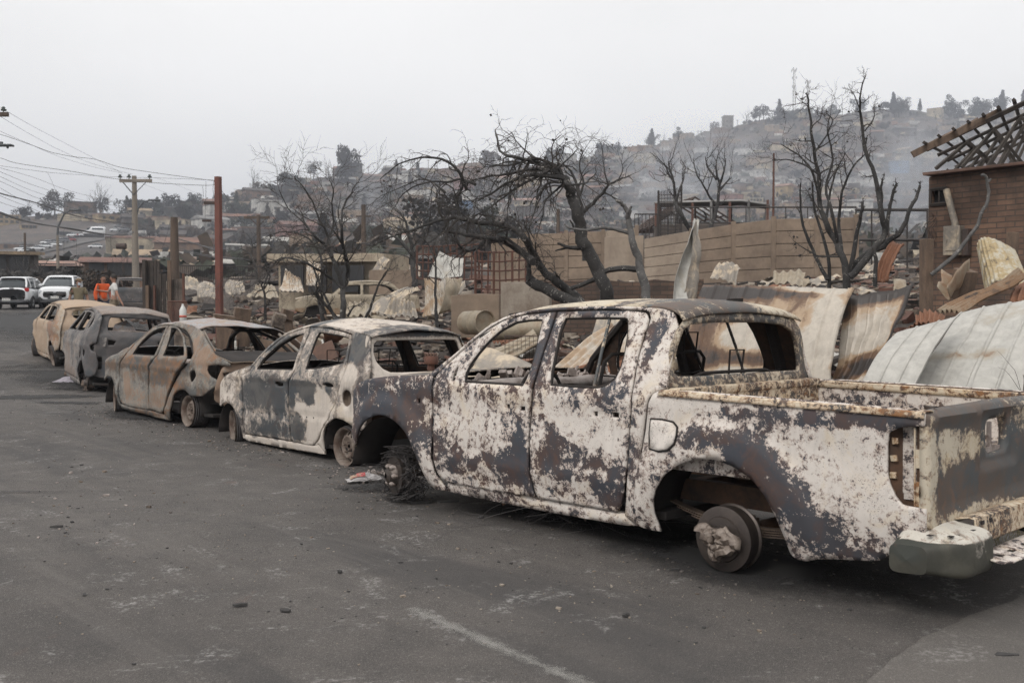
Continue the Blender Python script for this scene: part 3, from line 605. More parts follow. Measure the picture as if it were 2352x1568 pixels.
# ---------------------------------------------------------------- the other burnt cars
def car(P, sp):
    f = sp['f']; m = [M[sp['mat']], M['soot_rust']]; bn = sp['burn']; cr = sp.get('crump', .008); h = sp.get('h', .045)
    for s in (1, -1):
        sf = lambda x, z, s=s: (x, s * f(x, z), z); o = (0, s, 0)
        for nm, ol, holes in sp['side']:
            hs = holes if s > 0 else [q for q in holes if len(q) > 8 or q[0][1] > sp['belt']]
            sd_ = sp['seed'] + len(nm) + s
            fn = sf
            if s > 0 and nm in sp.get('ajar', {}):
                px_, amt = sp['ajar'][nm]; fn = lambda x, z: (x, f(x, z) + amt * max(0, (px_ - x)), z)
            pp = panel(nm, P, m, shrink(ol, .005) if 'door' in nm else ol, fn, o, hs, h, .028 if 'door' in nm else .02, cr, bn, seed=sd_)
            if 'door' in nm: channel(pp, holes[0], lambda x, z: abs(fn(x, z)[1]), s, .010)
        q = MB(); x0, z0, z1 = sp['bp']
        q.tube([(x0 - .02 * i, s * (f(x0, z) - .05), z) for i, z in enumerate((.25, .6, sp['belt'], sp['belt'] + .2, z1))], .035, 6)
        for ln in sp['inner']: q.tube([(x, s * (f(x, z) - .05), z) for x, z in ln], .026, 6)
        q.build('inner_pillar', M['soot'], P)
    rt = sp['roof']; x0, x1 = rt[0][0], rt[-1][0]; cw = sp.get('crown', .06)
    def rf(u, v):
        x = x0 + (x1 - x0) * u; t = v * 2 - 1; z = lerp(rt, x); hw = f(x, z) + .0
        cf_ = sm(u, 0, .2) * .5 + .5 if sp.get('tailcurve') else 1
        bow = sp.get('bow', .08)
        return Vector((x + bow * (1 - t * t) * (u - .5) * 2 * (1 if u > .5 else .6), t * hw, z + cw * (1 - t ** 2) - .012 * abs(t) ** 6 + sp.get('rc', .012) * noise.noise(Vector((x * 2.5, t * 2, sp['seed'])))))
    o = MB().grid(rf, 40, 32).build('roof', [M[sp.get('roofmat', sp['mat'])], M['soot']], P, smooth=True, th=-.012)
    a = o.data.attributes.new('burn', 'FLOAT', 'POINT')
    for i, v in enumerate(o.data.vertices): a.data[i].value = sp.get('rburn', lambda p: 0)(v.co)
    hd = sp['hood']
    def hf(u, v):
        x = hd[0][0] + (hd[-1][0] - hd[0][0]) * u; t = v * 2 - 1; z = lerp(hd, x); return Vector((x + .10 * (1 - t * t) * (.4 + .6 * u), t * (f(x, z) - .005), z + .05 * (1 - t * t) + .012 * noise.noise(Vector((x * 3, t * 2, sp['seed'] + 4)))))
    o = MB().grid(hf, 20, 20).build('bonnet', [M[sp.get('roofmat', sp['mat'])], M['soot']], P, smooth=True, th=-.01)
    cx = sp['cowl']
    box_part('firewall', P, M['soot'], (cx - .02, 0, .6), (.04, 1.4, .65))
    box_part('car_floor', P, M['soot'], ((cx - .6) / 2, 0, .24), (cx + .6, 1.4, .04))
    box_part('engine_block', P, M['soot_rust'], (cx + .4, 0, .52), (.5, .8, .4), bev=.03)
    bz = sp['belt']
    def bf(u, v):
        y = -.66 + 1.32 * u; t = v * math.pi * 1.4 - .7; return Vector((cx - .25 + .10 * math.cos(t), y, bz - .06 + .06 * math.sin(t) + .02 * noise.noise(Vector((y * 4, v, 2)))))
    MB().grid(bf, 24, 8).build('dashboard_beam', [M['slag'], M['soot']], P, smooth=True, th=.01)
    seat(P, cx - 1.05, .34, .42, .44, .62); seat(P, cx - 1.05, -.34, .42, .44, .62); seat(P, sp.get('rseat', .35), 0, .45, 1.1, .48)
    MB().tube([(cx - .55 + .03 * math.cos(t), .34 + .17 * math.cos(t), bz - .03 + .15 * math.sin(t)) for t in [i * math.pi / 9 for i in range(18)]], .012, 5, closed=True).tube([(cx - .55, .34, bz - .03), (cx - .25, .34, bz - .1)], .02, 6).build('steering_wheel', M['soot'], P, smooth=True)
    for cx_, w_ in sp['arches']:
        for s in (1, -1):
            q = MB()
            q.grid(lambda u, v, c=cx_, s=s: Vector((c + (w_ + .02) * math.cos(math.pi * u), s * (.42 + .33 * v), .22 + (w_ + .06) * math.sin(math.pi * u))), 14, 2)
            q.add([(cx_ - w_, s * .44, .18), (cx_ + w_, s * .44, .18), (cx_ + w_, s * .44, .6), (cx_ - w_, s * .44, .6)], [(0, 1, 2, 3)])
            q.build('wheel_housing', [M['soot'], M['soot']], P, smooth=True, th=.006)
HF = lambda x, z: .79 - (.04 * ((.6 - z) / .4) ** 2 if z < .6 else 0) - (.21 * (min(z - .93, .6) / .5) ** 1.1 if z > .93 else 0) - (.16 * ((x - 2.5) / .5) ** 2 if x > 2.5 else 0) - (.07 * ((.1 - x) / .5) ** 2 if x < .1 else 0)
def HF2(x, z):
    y = HF(x, z); r = math.hypot(x, z - .27); r2 = math.hypot(x - 2.48, z - .28)
    y += .018 * (sm(r, .44, .36) * sm(r, .2, .3) + sm(r2, .44, .36)) * sm(z, .2, .4)
    if .1 < x < 2.1: y -= .010 * sm(abs(z - .53 - .012 * (2 - x)), .035, .026)
    return y - .012 * sm(z, .885, .875) * sm(x, -.2, .2) + .006
hFD = [(2.085,.936),(2.107,.801),(2.106,.583),(2.102,.405),(2.105,.253),(1.948,.251),(1.213,.251),(1.055,.246),(1.042,.357),(1.038,.51),(1.046,.701),(1.03,.867),(.982,.938),(.942,1.02),(.937,1.145),(.938,1.284),(.93,1.398),(.947,1.484),(1.168,1.452),(1.383,1.398),(1.537,1.326),(1.679,1.232),(1.803,1.145),(1.872,1.07),(1.94,.99)]
hFW = [(1.019,1.417),(1.227,1.398),(1.389,1.339),(1.543,1.267),(1.665,1.18),(1.745,1.106),(1.79,1.01),(.974,1.022),(.984,1.145),(.997,1.271)]
hRD = [(.935,1.484),(.915,1.398),(.923,1.284),(.922,1.146),(.924,1.021),(.965,.935),(1.016,.867),(1.031,.701),(1.024,.511),(1.027,.358),(1.040,.246),(.815,.24),(.575,.238),(.474,.298),(.342,.431),(.216,.548),(.1,.686),(.023,.832),(-.039,.951),(-.043,1.056),(-.033,1.108),(-.003,1.231),(.038,1.361),(.06,1.403),(.271,1.436),(.546,1.468),(.795,1.483)]
hRW = [(.72,1.433),(.509,1.418),(.265,1.397),(.099,1.375),(.072,1.349),(.036,1.254),(.018,1.16),(.018,1.111),(.267,1.07),(.526,1.043),(.724,1.035),(.736,1.124),(.749,1.26),(.748,1.372)]
hFE = [(1.954,1.028),(2.1,1.012),(2.283,.98),(2.462,.925),(2.65,.86),(2.83,.775),(2.95,.68),(2.97,.60),(2.92,.555),(2.78,.57)] + arc(2.48,.29,.31, 55,176,12) + [(2.179,.192),(2.115,.185),(2.118,.252),(2.118,.404),(2.122,.582),(2.123,.8),(2.10,.931)]
hSI = [(2.108,.243),(1.058,.238),(.576,.230),(.473,.252),(.369,.161),(.745,.155),(1.508,.16),(2.09,.175)]
hQU = [(.934,1.50),(.667,1.504),(.322,1.476),(.078,1.445),(-.15,1.414),(-.24,1.384),(-.285,1.30),(-.33,1.20),(-.385,1.095),(-.405,1.005),(-.41,.868),(-.40,.60),(-.36,.46),(-.28,.46),(-.206,.50),(-.166,.522),(-.079,.552),(.039,.562),(.149,.54),(.243,.486),(.311,.409),(.356,.308),(.377,.17),(.463,.250),(.560,.236),(.455,.297),(.323,.428),(.198,.545),(.087,.683),(.009,.832),(-.052,.952),(-.056,1.056),(-.046,1.109),(-.015,1.231),(.026,1.361),(.053,1.411),(.278,1.446),(.552,1.477),(.923,1.492)]
hFU = [(-.055,.811),(-.09,.845),(-.125,.854),(-.165,.845),(-.19,.82),(-.198,.77),(-.18,.715),(-.14,.688),(-.09,.69),(-.055,.72),(-.045,.765)]
hH1 = [(1.335,.868),(1.30,.885),(1.20,.888),(1.145,.875),(1.14,.85),(1.17,.838),(1.29,.838)]
hH2 = [(.325,.887),(.29,.907),(.18,.912),(.118,.90),(.112,.878),(.15,.868),(.28,.868)]
hM = [[(x, .533), (x + .014, .533), (x + .014, .519), (x, .519)] for x in (.52, .66, .80, .95, 1.12, 1.3, 1.48, 1.65, 1.85)]
hpil = [(1.99,1.03),(1.945,1.045),(1.841,1.162),(1.705,1.272),(1.558,1.362),(1.399,1.428),(1.183,1.480),(.957,1.502),(.94,1.492),(1.168,1.460),(1.383,1.406),(1.54,1.335),(1.683,1.24),(1.808,1.152),(1.878,1.077),(1.95,.995),(1.99,.96),(2.06,.96),(2.07,1.01)]
hatch_burn = burnmap([(2.5,.8,.3,.25,-.25),(1.6,.75,.45,.18,.45),(1.5,.35,.45,.1,.35),(1.25,.62,.1,.15,.35),(.85,.85,.35,.06,.9),(.62,.76,.13,.10,.9),(.22,.84,.06,.06,.75),(.95,.72,.05,.1,.5),(.6,.6,.28,.07,-.9),(.35,.75,.14,.1,-.9),(.85,.38,.10,.12,.9),(.5,.38,.18,.1,-1),(.42,.56,.14,.05,-1),(-.1,.95,.1,.2,-1),(-.15,.65,.13,.12,-1),(-.32,.75,.04,.2,.9),(-.12,1.25,.12,.14,.9),(.15,.62,.05,.07,-1),(-.2,.55,.1,.05,.1),(1.2,.2,.9,.05,-.7),(.6,1.46,.3,.03,.2),(1.4,1.3,.2,.06,.8),(2.05,.9,.1,.1,-.2)])
HA = empty('burnt_hatchback', label='small burnt-out hatchback just beyond the pickup, half soot-grey and half ash-white', cat='hatchback')
car(HA, dict(f=HF2, mat='hatch', burn=hatch_burn, seed=11, belt=.93, crump=.006, h=.035,
    side=[('front_door', hFD, [hFW, hH1]), ('rear_door', hRD, [hRW, hH2]), ('front_fender', hFE, []), ('sill', hSI, []), ('quarter_panel', hQU, [hFU] ), ('front_pillar', hpil, [])],
    bp=(.97, .25, 1.46), inner=[[(2.0,.95),(1.78,1.12),(1.5,1.31),(1.2,1.42)], [(1.2,1.43),(.6,1.45),(0,1.39)], [(0,1.38),(-.03,1.15),(-.02,.95),(.15,.65)]],
    roof=[(-.27,1.375),(-.15,1.41),(.078,1.445),(.322,1.476),(.667,1.504),(.957,1.500),(1.183,1.476),(1.399,1.425),(1.47,1.395)], crown=.065, bow=.10, tailcurve=1,
    hood=[(2.0,1.035),(2.1,1.012),(2.283,.98),(2.462,.925),(2.65,.86),(2.83,.775)], cowl=2.05, arches=[(0, .33), (2.46, .32)], rseat=.25,
    rburn=lambda p: -.35 + .5 * math.exp(-((p.x - .9) / .25) ** 2) + (.4 if p.x < -.1 else 0)))
for zz in (hM,):
    q = MB()
    for hh in hM: q.box((hh[0][0] + .007, HF2(hh[0][0], .53) + .004, .526 + .012 * (1.2 - hh[0][0])), (.014, .004, .014))
    q.build('clip_hole', M['soot'], HA)
MB().lathe([(0, .085), (-.05, .08), (-.06, .0)], (-.12, .772, .77), (0, 1, 0), 16).build('filler_cup', M['hatch_in'], HA, smooth=True)
# tailgate opening of the hatchback
T1 = [(.60,1.395),(.30,1.42),(-.30,1.42),(-.60,1.395),(-.655,1.2),(-.70,1.0),(-.72,.8),(-.70,.5),(.70,.5),(.72,.8),(.70,1.0),(.655,1.2)]
T1h = [(.50,1.345),(-.50,1.345),(-.545,1.31),(-.58,1.15),(-.59,1.06),(-.55,1.02),(.45,1.02),(.53,1.06),(.575,1.13),(.575,1.22),(.545,1.31)]
panel('tailgate', HA, [M['hatch'], M['hatch_in']], T1, lambda y, z: (-.27 - .22 * sm(z, 1.42, .85) + .05 * (y / .7) ** 2 + .03 * sm(abs(y), .5, .7), y, z), (-1, 0, 0), [T1h], .04, .03, .006, lambda p: -.6 + (.8 if p.z > 1.36 or abs(p.y) > .63 else 0))
box_part('rear_shelf', HA, M['soot_rust'], (-.15, 0, .93), (.3, 1.2, .03))
wheel('wheel', HA, (-.03, .74, .27), 1, .195, hs=.018); wheel('wheel', HA, (2.46, .72, .30), 1, .20, steer=-17, tilt=-2); wheel('wheel', HA, (0, -.74, .27), -1, .195); wheel('wheel', HA, (2.42, -.72, .28), -1, .195, steer=-17)
put(HA, 132, 1.4, .7, (-1.148, 10.518, -.093))
# ---- sedan
SF0 = lambda x, z: .83 - (.04 * ((.6 - z) / .4) ** 2 if z < .6 else 0) - (.22 * (min(z - .93, .6) / .48) ** 1.1 if z > .93 else 0) - (.16 * ((x - 2.7) / .55) ** 2 if x > 2.7 else 0) - (.14 * ((-.2 - x) / .65) ** 2 if x < -.2 else 0)
def SF(x, z):
    y = SF0(x, z); r = math.hypot(x, z - .27); r2 = math.hypot(x - 2.66, z - .30)
    y += .022 * (sm(r, .46, .36) * sm(r, .2, .3) + sm(r2, .46, .36)) * sm(z, .2, .4)
    y += .014 * math.exp(-((z - .80 - .02 * x) / .035) ** 2) - .012 * math.exp(-((z - .62) / .1) ** 2) * sm(x, -.5, 0)
    if .2 < x < 2.2: y += .015 * math.exp(-((z - .25) / .05) ** 2)
    return y
sFD = [(2.225,.872),(2.276,.769),(2.297,.617),(2.286,.44),(2.273,.276),(2.202,.242),(1.869,.218),(1.554,.212),(1.213,.215),(1.227,.274),(1.221,.395),(1.236,.537),(1.231,.705),(1.191,.85),(1.093,.924),(1.003,.986),(1.018,1.129),(1.046,1.249),(1.078,1.41),(1.354,1.402),(1.564,1.377),(1.69,1.308),(1.803,1.225),(1.951,1.142),(2.02,1.06),(2.12,.95)]
sFW = [(1.146,1.389),(1.371,1.368),(1.53,1.327),(1.657,1.258),(1.747,1.182),(1.826,1.093),(1.87,.98),(1.061,.976),(1.061,1.068),(1.087,1.188),(1.105,1.31)]
sRD = [(1.054,1.41),(1.02,1.25),(.993,1.129),(.977,.986),(1.06,.925),(1.166,.844),(1.206,.706),(1.211,.538),(1.194,.396),(1.205,.221),(.953,.207),(.758,.19),(.706,.211),(.617,.31),(.521,.454),(.407,.586),(.252,.706),(.098,.813),(-.029,.884),(-.098,.953),(-.081,.997),(.061,1.108),(.268,1.232),(.485,1.324),(.715,1.377),(.886,1.401)]
sRW = [(.971,1.377),(.792,1.371),(.595,1.335),(.443,1.289),(.255,1.197),(.089,1.084),(-.003,1.004),(.29,.983),(.763,.982),(.777,1.073),(.829,1.191),(.902,1.299)]
sFE = [(2.12,1.075),(2.201,1.068),(2.286,1.03),(2.40,.99),(2.573,.955),(2.75,.905),(2.95,.83),(3.11,.74),(3.19,.66),(3.17,.60),(3.02,.585)] + arc(2.68,.31,.325, 52,178,12) + [(2.34,.22),(2.29,.182),(2.295,.275),(2.302,.439),(2.313,.616),(2.292,.769),(2.24,.875),(2.14,.955)]
sSI = [(2.28,.235),(1.871,.208),(1.214,.204),(.76,.18),(.595,.170),(.554,.111),(.986,.12),(1.577,.145),(2.26,.165)]
sQU = [(1.09,1.426),(.812,1.456),(.347,1.412),(.086,1.371),(-.134,1.315),(-.259,1.247),(-.509,1.117),(-.646,1.043),(-.686,1.012),(-.841,.973),(-.93,.925),(-.93,.89),(-.756,.905),(-.582,.889),(-.568,.834),(-.634,.75),(-.736,.711),(-.778,.68),(-.712,.624),(-.496,.494),(-.31,.484)] + arc(0,.24,.315,50,160,10)[::1][:0] + [(-.22,.49),(-.128,.52),(-.024,.55),(.108,.552),(.243,.51),(.358,.44),(.447,.33),(.532,.176),(.565,.116),(.697,.19),(.602,.306),(.496,.452),(.384,.583),(.228,.703),(.074,.811),(-.053,.882),(-.149,.954),(-.15,1.043),(.007,1.165),(.202,1.267),(.431,1.348),(.73,1.389),(1.05,1.417)]
sFU = [(-.13,.742),(-.155,.775),(-.191,.805),(-.24,.822),(-.286,.823),(-.325,.80),(-.335,.765),(-.314,.727),(-.27,.69),(-.225,.668),(-.17,.665),(-.14,.695)]
sH = [[(1.47,.822),(1.47,.806),(1.455,.806),(1.455,.822)],[(1.29,.828),(1.29,.802),(1.26,.802),(1.26,.828)],[(.444,.79),(.444,.774),(.43,.774),(.43,.79)],[(.28,.795),(.28,.769),(.25,.769),(.25,.795)]]
spil = [(2.13,1.08),(2.06,1.12),(1.951,1.165),(1.81,1.245),(1.70,1.328),(1.564,1.397),(1.354,1.428),(1.09,1.440),(1.06,1.418),(1.354,1.410),(1.567,1.384),(1.695,1.315),(1.808,1.232),(1.957,1.149),(2.028,1.067),(2.12,.98),(2.15,1.03)]
sedan_burn = burnmap([(2.0,.6,.14,.3,-.5),(1.7,.85,.5,.1,.9),(.7,.85,.7,.09,1.0),(.8,.65,.5,.08,.5),(1.6,.4,.3,.12,-.3),(.8,.4,.3,.15,-.35),(-.1,1.1,.12,.12,-.6),(-.4,1.0,.12,.1,-.8),(-.15,.7,.1,.2,.0),(-.55,.85,.1,.08,-1),(-.3,.55,.3,.06,.5),(.15,.55,.2,.08,.6),(2.7,.8,.3,.1,.4),(1.4,.17,.8,.04,.5)])
SE = empty('burnt_sedan', label='burnt-out four-door sedan with rust-orange door tops and a blue-grey roof', cat='sedan')
car(SE, dict(f=SF, mat='sedan', roofmat='sedan_roof', burn=sedan_burn, seed=23, belt=.93, crump=.008, ajar={'rear_door': (.9, .06)}, h=.04,
    side=[('front_door', sFD, [sFW] + sH[:2]), ('rear_door', sRD, [sRW] + sH[2:]), ('front_fender', sFE, []), ('sill', sSI, []), ('quarter_panel', sQU, [sFU]), ('front_pillar', spil, [])],
    bp=(1.03, .2, 1.39), inner=[[(2.08,1.0),(1.9,1.12),(1.66,1.28),(1.3,1.38)], [(1.3,1.385),(.75,1.37),(.3,1.26),(-.12,1.0)], [(-.12,.98),(.1,.78),(.4,.55),(.6,.25)]],
    roof=[(.05,1.352),(.347,1.412),(.6,1.44),(.812,1.456),(1.09,1.44),(1.354,1.418),(1.50,1.385)], crown=.06, bow=.08, rc=.03,
    hood=[(2.16,1.065),(2.286,1.03),(2.40,.99),(2.573,.955),(2.75,.905),(2.95,.83),(3.05,.77)], cowl=2.2, arches=[(0, .31), (2.68, .33)], rseat=.3, rburn=lambda p: -.1))
def deck(u, v):
    x = -.56 - .39 * u; t = v * 2 - 1; z = lerp([(-.967,.928),(-.841,.973),(-.686,1.012),(-.56,1.06)], x)
    return Vector((x - .05 * (1 - t * t) * u, t * SF0(x, z), z + .02 * (1 - t * t) + .012 * noise.noise(Vector((x * 4, t * 3, 7)))))
MB().grid(deck, 14, 30).build('boot_lid', [M['far'], M['soot']], SE, smooth=True, th=.01)
ST_ = [(.62,.925),(-.62,.925),(-.70,.86),(-.74,.72),(-.76,.60),(-.72,.44),(-.60,.37),(.60,.37),(.72,.44),(.76,.60),(.74,.72),(.70,.86)]
panel('rear_panel', SE, [M['sedan'], M['soot_rust']], ST_, lambda y, z: (-.965 + .22 * (abs(y) / .76) ** 3 + .10 * sm(z, .62, .45), y, z), (-1, 0, 0), [[(.56,.545),(.40,.545),(.40,.485),(.56,.485)],[(.3,.78),(-.3,.78),(-.3,.68),(.3,.68)],[(.69,.80),(.58,.82),(.55,.74),(.66,.70)]], .04, .02, .012, lambda p: -.6)
MB().box((-.80, 0, .335), (.08, 1.25, .05)).build('rear_crossmember', M['sedan'], SE)
box_part('parcel_shelf', SE, M['sedan_roof'], (-.42, 0, 1.0), (.34, 1.2, .02))
box_part('boot_floor', SE, M['soot'], (-.5, 0, .40), (.8, 1.2, .03))
for s in (1, -1): MB().tube([(.06, s * .56, 1.33), (-.2, s * .60, 1.19), (-.5, s * .64, 1.04)], .022, 6).build('rear_window_pillar', M['sedan'], SE)
wheel('wheel', SE, (-.01, .76, .275), 1, .20, holes=20, hs=.013, hr=.80); wheel('wheel', SE, (2.64, .74, .30), 1, .20, steer=-16, tilt=-3); wheel('wheel', SE, (0, -.76, .27), -1, .2); wheel('wheel', SE, (2.62, -.74, .29), -1, .2, steer=-16)
put(SE, 132, 1.0, 3.0, (-3.709, 13.587, -.094))
# ---- taller dark car
VF0 = lambda x, z: .85 - (.05 * ((.6 - z) / .4) ** 2 if z < .6 else 0) - (.24 * (min(z - 1.05, .7) / .52) ** 1.1 if z > 1.05 else 0) - (.2 * ((x - 2.6) / .6) ** 2 if x > 2.6 else 0) - (.16 * ((-.1 - x) / .5) ** 2 if x < -.1 else 0)
def VF(x, z):
    y = VF0(x, z); r = math.hypot(x, z - .30); r2 = math.hypot(x - 2.55, z - .32)
    y += .025 * (sm(r, .5, .38) * sm(r, .2, .3) + sm(r2, .5, .38)) * sm(z, .2, .4)
    return y + .016 * math.exp(-((z - .92) / .05) ** 2) - .014 * math.exp(-((z - .6) / .14) ** 2)
vFD = [(2.18,1.10),(2.22,.95),(2.235,.7),(2.22,.45),(2.17,.30),(2.05,.27),(1.19,.26),(1.20,.45),(1.215,.75),(1.19,1.0),(1.165,1.14),(1.22,1.3),(1.30,1.56),(1.5,1.555),(1.72,1.49),(1.9,1.37),(2.06,1.22)]
vFW = [(1.37,1.53),(1.5,1.52),(1.68,1.46),(1.83,1.36),(1.95,1.25),(2.02,1.165),(1.24,1.165),(1.28,1.3)]
vRD = [(1.285,1.562),(1.205,1.3),(1.15,1.14),(1.175,1.0),(1.20,.75),(1.185,.45),(1.175,.26),(.62,.255),(.55,.30),(.47,.46),(.36,.62),(.22,.78),(.10,.95),(.04,1.10),(.06,1.22),(.14,1.36),(.24,1.50),(.5,1.55),(.9,1.565)]
vRW = [(1.21,1.53),(.9,1.535),(.52,1.52),(.33,1.47),(.24,1.36),(.16,1.19),(1.11,1.165),(1.15,1.3)]
vFE = [(2.08,1.17),(2.25,1.13),(2.5,1.09),(2.8,1.02),(3.02,.92),(3.14,.78),(3.12,.68),(2.96,.60)] + arc(2.58,.32,.36,48,176,12) + [(2.20,.24),(2.185,.30),(2.235,.45),(2.25,.7),(2.235,.95),(2.19,1.11)]
vSI = [(2.2,.265),(1.19,.25),(.62,.245),(.50,.24),(.44,.16),(1.2,.15),(2.2,.17)]
vQU = [(1.3,1.60),(.9,1.612),(.4,1.60),(0,1.575),(-.3,1.535),(-.44,1.46),(-.50,1.3),(-.555,1.12),(-.58,1.0),(-.42,.94),(-.45,.86),(-.60,.82),(-.62,.6),(-.58,.42),(-.42,.35),(-.34,.36)] + arc(0,.30,.345,168,10,14) + [(.40,.22),(.45,.24),(.60,.248),(.535,.29),(.455,.45),(.345,.61),(.20,.775),(.08,.95),(.022,1.10),(.045,1.225),(.125,1.365),(.22,1.505),(.49,1.562),(.9,1.577),(1.29,1.572)]
vQW = [(.02,1.30),(.12,1.44),(.14,1.49),(-.02,1.47),(-.16,1.40),(-.2,1.33),(-.14,1.25),(0,1.23),(.0,1.26)]
vFU = [(-.1,.80),(-.14,.84),(-.19,.845),(-.23,.81),(-.235,.76),(-.2,.72),(-.15,.72),(-.11,.75),(-.1,.77)]
vpil = [(2.10,1.19),(2.05,1.25),(1.93,1.39),(1.74,1.515),(1.5,1.585),(1.3,1.60),(1.29,1.572),(1.5,1.565),(1.725,1.50),(1.905,1.38),(2.07,1.225),(2.17,1.115),(2.2,1.15)]
suv_burn = burnmap([(2.0,.7,.5,.4,-.55),(1.0,.6,.2,.4,-.3),(.6,.9,.3,.2,-.2),(1.4,.35,.6,.1,-.7),(-.1,.7,.3,.4,.2),(-.5,.9,.2,.4,.9),(-.5,.5,.2,.2,.9)])
VA = empty('burnt_estate', label='charcoal-grey burnt-out car with a wide empty rear window, just beyond the rusty sedan', cat='car')
car(VA, dict(f=VF, mat='suv', burn=suv_burn, seed=37, belt=1.15, crump=.014, h=.045,
    side=[('front_door', vFD, [vFW]), ('rear_door', vRD, [vRW]), ('front_fender', vFE, []), ('sill', vSI, []), ('quarter_panel', vQU, [vQW, vFU]), ('front_pillar', vpil, [])],
    bp=(1.22, .25, 1.56), inner=[[(2.1,1.12),(1.9,1.32),(1.7,1.46),(1.4,1.54)], [(1.4,1.55),(.5,1.54),(0,1.5)], [(.2,1.5),(.08,1.2),(.12,.95),(.5,.4)], [(-.2,1.45),(-.3,1.2)]],
    roof=[(-.36,1.50),(-.2,1.555),(0,1.58),(.4,1.605),(.9,1.615),(1.3,1.605),(1.5,1.59),(1.62,1.555)], crown=.04, bow=.08, rc=.035,
    hood=[(2.1,1.17),(2.25,1.13),(2.5,1.09),(2.8,1.02),(3.0,.93)], cowl=2.2, arches=[(0, .34), (2.58, .35)], rseat=.35, rburn=lambda p: -.5))
VT = [(.56,1.53),(0,1.56),(-.56,1.53),(-.64,1.3),(-.70,1.10),(-.72,.9),(-.72,.4),(-.6,.36),(.6,.36),(.72,.4),(.72,.9),(.70,1.10),(.64,1.3)]
VTh = [(.44,1.46),(-.44,1.46),(-.47,1.40),(-.50,1.24),(-.46,1.215),(.46,1.215),(.50,1.24),(.47,1.40)]
lam = lambda s: [(s * .50, 1.055), (s * .36, 1.04), (s * .40, .965), (s * .50, .96)]
panel('tailgate', VA, [M['suv'], M['soot']], VT, lambda y, z: (-.40 - .22 * sm(z, 1.5, 1.0) + .12 * (abs(y) / .72) ** 3 - .02 * math.exp(-((z - 1.13) / .05) ** 2) + .02 * math.exp(-((z - .8) / .12) ** 2), y, z), (-1, 0, 0), [VTh, lam(1), lam(-1), [(.69,.73),(.58,.73),(.58,.52),(.69,.52)]], .04, .03, .014, lambda p: .75)
q = MB()
for s in (1, -1): q.add([(-.45, s * .70, 1.09), (-.62, s * .52, 1.10), (-.60, s * .54, .93), (-.42, s * .72, .91)], [(0, 1, 2, 3)])
q.build('lamp_seat', M['suv'], VA)
box_part('rear_bench_back', VA, M['soot'], (.1, 0, 1.05), (.06, 1.1, .35)); MB().tube([(-.3, .55, 1.2), (-.3, 0, 1.22), (-.3, -.55, 1.19)], .02, 6).build('parcel_bar', M['slag'], VA)
q = MB()
q.add([(-.30, .40, 1.2), (-.1, .1, 1.22), (-.25, -.05, 1.2), (-.3, .35, 1.34), (-.1, .12, 1.42), (-.25, 0, 1.30)], [(0, 1, 4, 3), (1, 2, 5, 4), (0, 3, 5, 2)])
q.build('fallen_headlining', M['sedan_roof'], VA)
for c, sx in (((0, .72, .22), 1), ((0, -.72, .22), -1), ((2.58, .70, .24), 1), ((2.58, -.7, .24), -1)):
    e = empty('bare_hub', c); e.parent = VA; mb = MB(); mb.lathe([(0, .13), (.02, .135), (.025, .08), (.06, .07), (.07, .02)], (0, 0, 0), (0, sx, 0), 20, wob=.05)
    mb.build('brake_disc', M['drum'], e, smooth=True); mb = MB(); rnd = random.Random(3)
    for k in range(7): mb.box((rnd.uniform(-.1, .1), rnd.uniform(-.15, .02) * sx, rnd.uniform(-.1, .1)), (rnd.uniform(.05, .15), rnd.uniform(.05, .12), rnd.uniform(.05, .16)), Matrix.Rotation(rnd.uniform(0, 3), 3, (1, .4, .2)), j=.02, rnd=rnd)
    mb.build('caliper_remains', M['spring'], e)
put(VA, 121, -.5, 3.5, (-7.25, 18.75, -.10))
# ---- cream wreck at the end of the row
def FF(x, z):
    y = .81 - (.04 * ((.6 - z) / .4) ** 2 if z < .6 else 0) - (.22 * (min(z - .95, .6) / .48) ** 1.1 if z > .95 else 0) - (.2 * ((x - 2.45) / .55) ** 2 if x > 2.45 else 0) - (.16 * ((-.05 - x) / .5) ** 2 if x < -.05 else 0)
    r = math.hypot(x, z - .28); r2 = math.hypot(x - 2.45, z - .30)
    return y + .02 * (sm(r, .46, .36) * sm(r, .2, .3) + sm(r2, .46, .36)) * sm(z, .2, .4) + .012 * math.exp(-((z - .85) / .05) ** 2)
fFD = [(2.06,1.0),(2.1,.85),(2.11,.6),(2.1,.3),(2.05,.25),(1.08,.245),(1.07,.5),(1.08,.8),(1.05,1.0),(1.08,1.15),(1.14,1.40),(1.35,1.395),(1.58,1.33),(1.78,1.21),(1.95,1.09)]
fFW = [(1.2,1.37),(1.35,1.362),(1.55,1.30),(1.72,1.20),(1.84,1.10),(1.88,1.045),(1.12,1.045),(1.15,1.18)]
fRD = [(1.125,1.40),(1.07,1.18),(1.035,1.0),(1.065,.8),(1.055,.5),(1.065,.245),(.58,.24),(.5,.29),(.40,.43),(.28,.57),(.15,.70),(.05,.85),(0,.98),(-.03,1.10),(.03,1.22),(.14,1.32),(.35,1.385),(.7,1.41)]
fRW = [(1.06,1.375),(.7,1.38),(.38,1.355),(.2,1.29),(.10,1.2),(.05,1.09),(.1,1.05),(.99,1.045),(1.01,1.18)]
fFE = [(1.98,1.06),(2.15,1.02),(2.4,.97),(2.65,.89),(2.85,.78),(2.94,.66),(2.92,.6),(2.78,.57)] + arc(2.47,.30,.32,52,176,12) + [(2.13,.2),(2.11,.25),(2.12,.6),(2.115,.85),(2.08,1.0)]
fSI = [(2.1,.24),(1.07,.235),(.58,.23),(.47,.22),(.40,.15),(1.2,.14),(2.1,.155)]
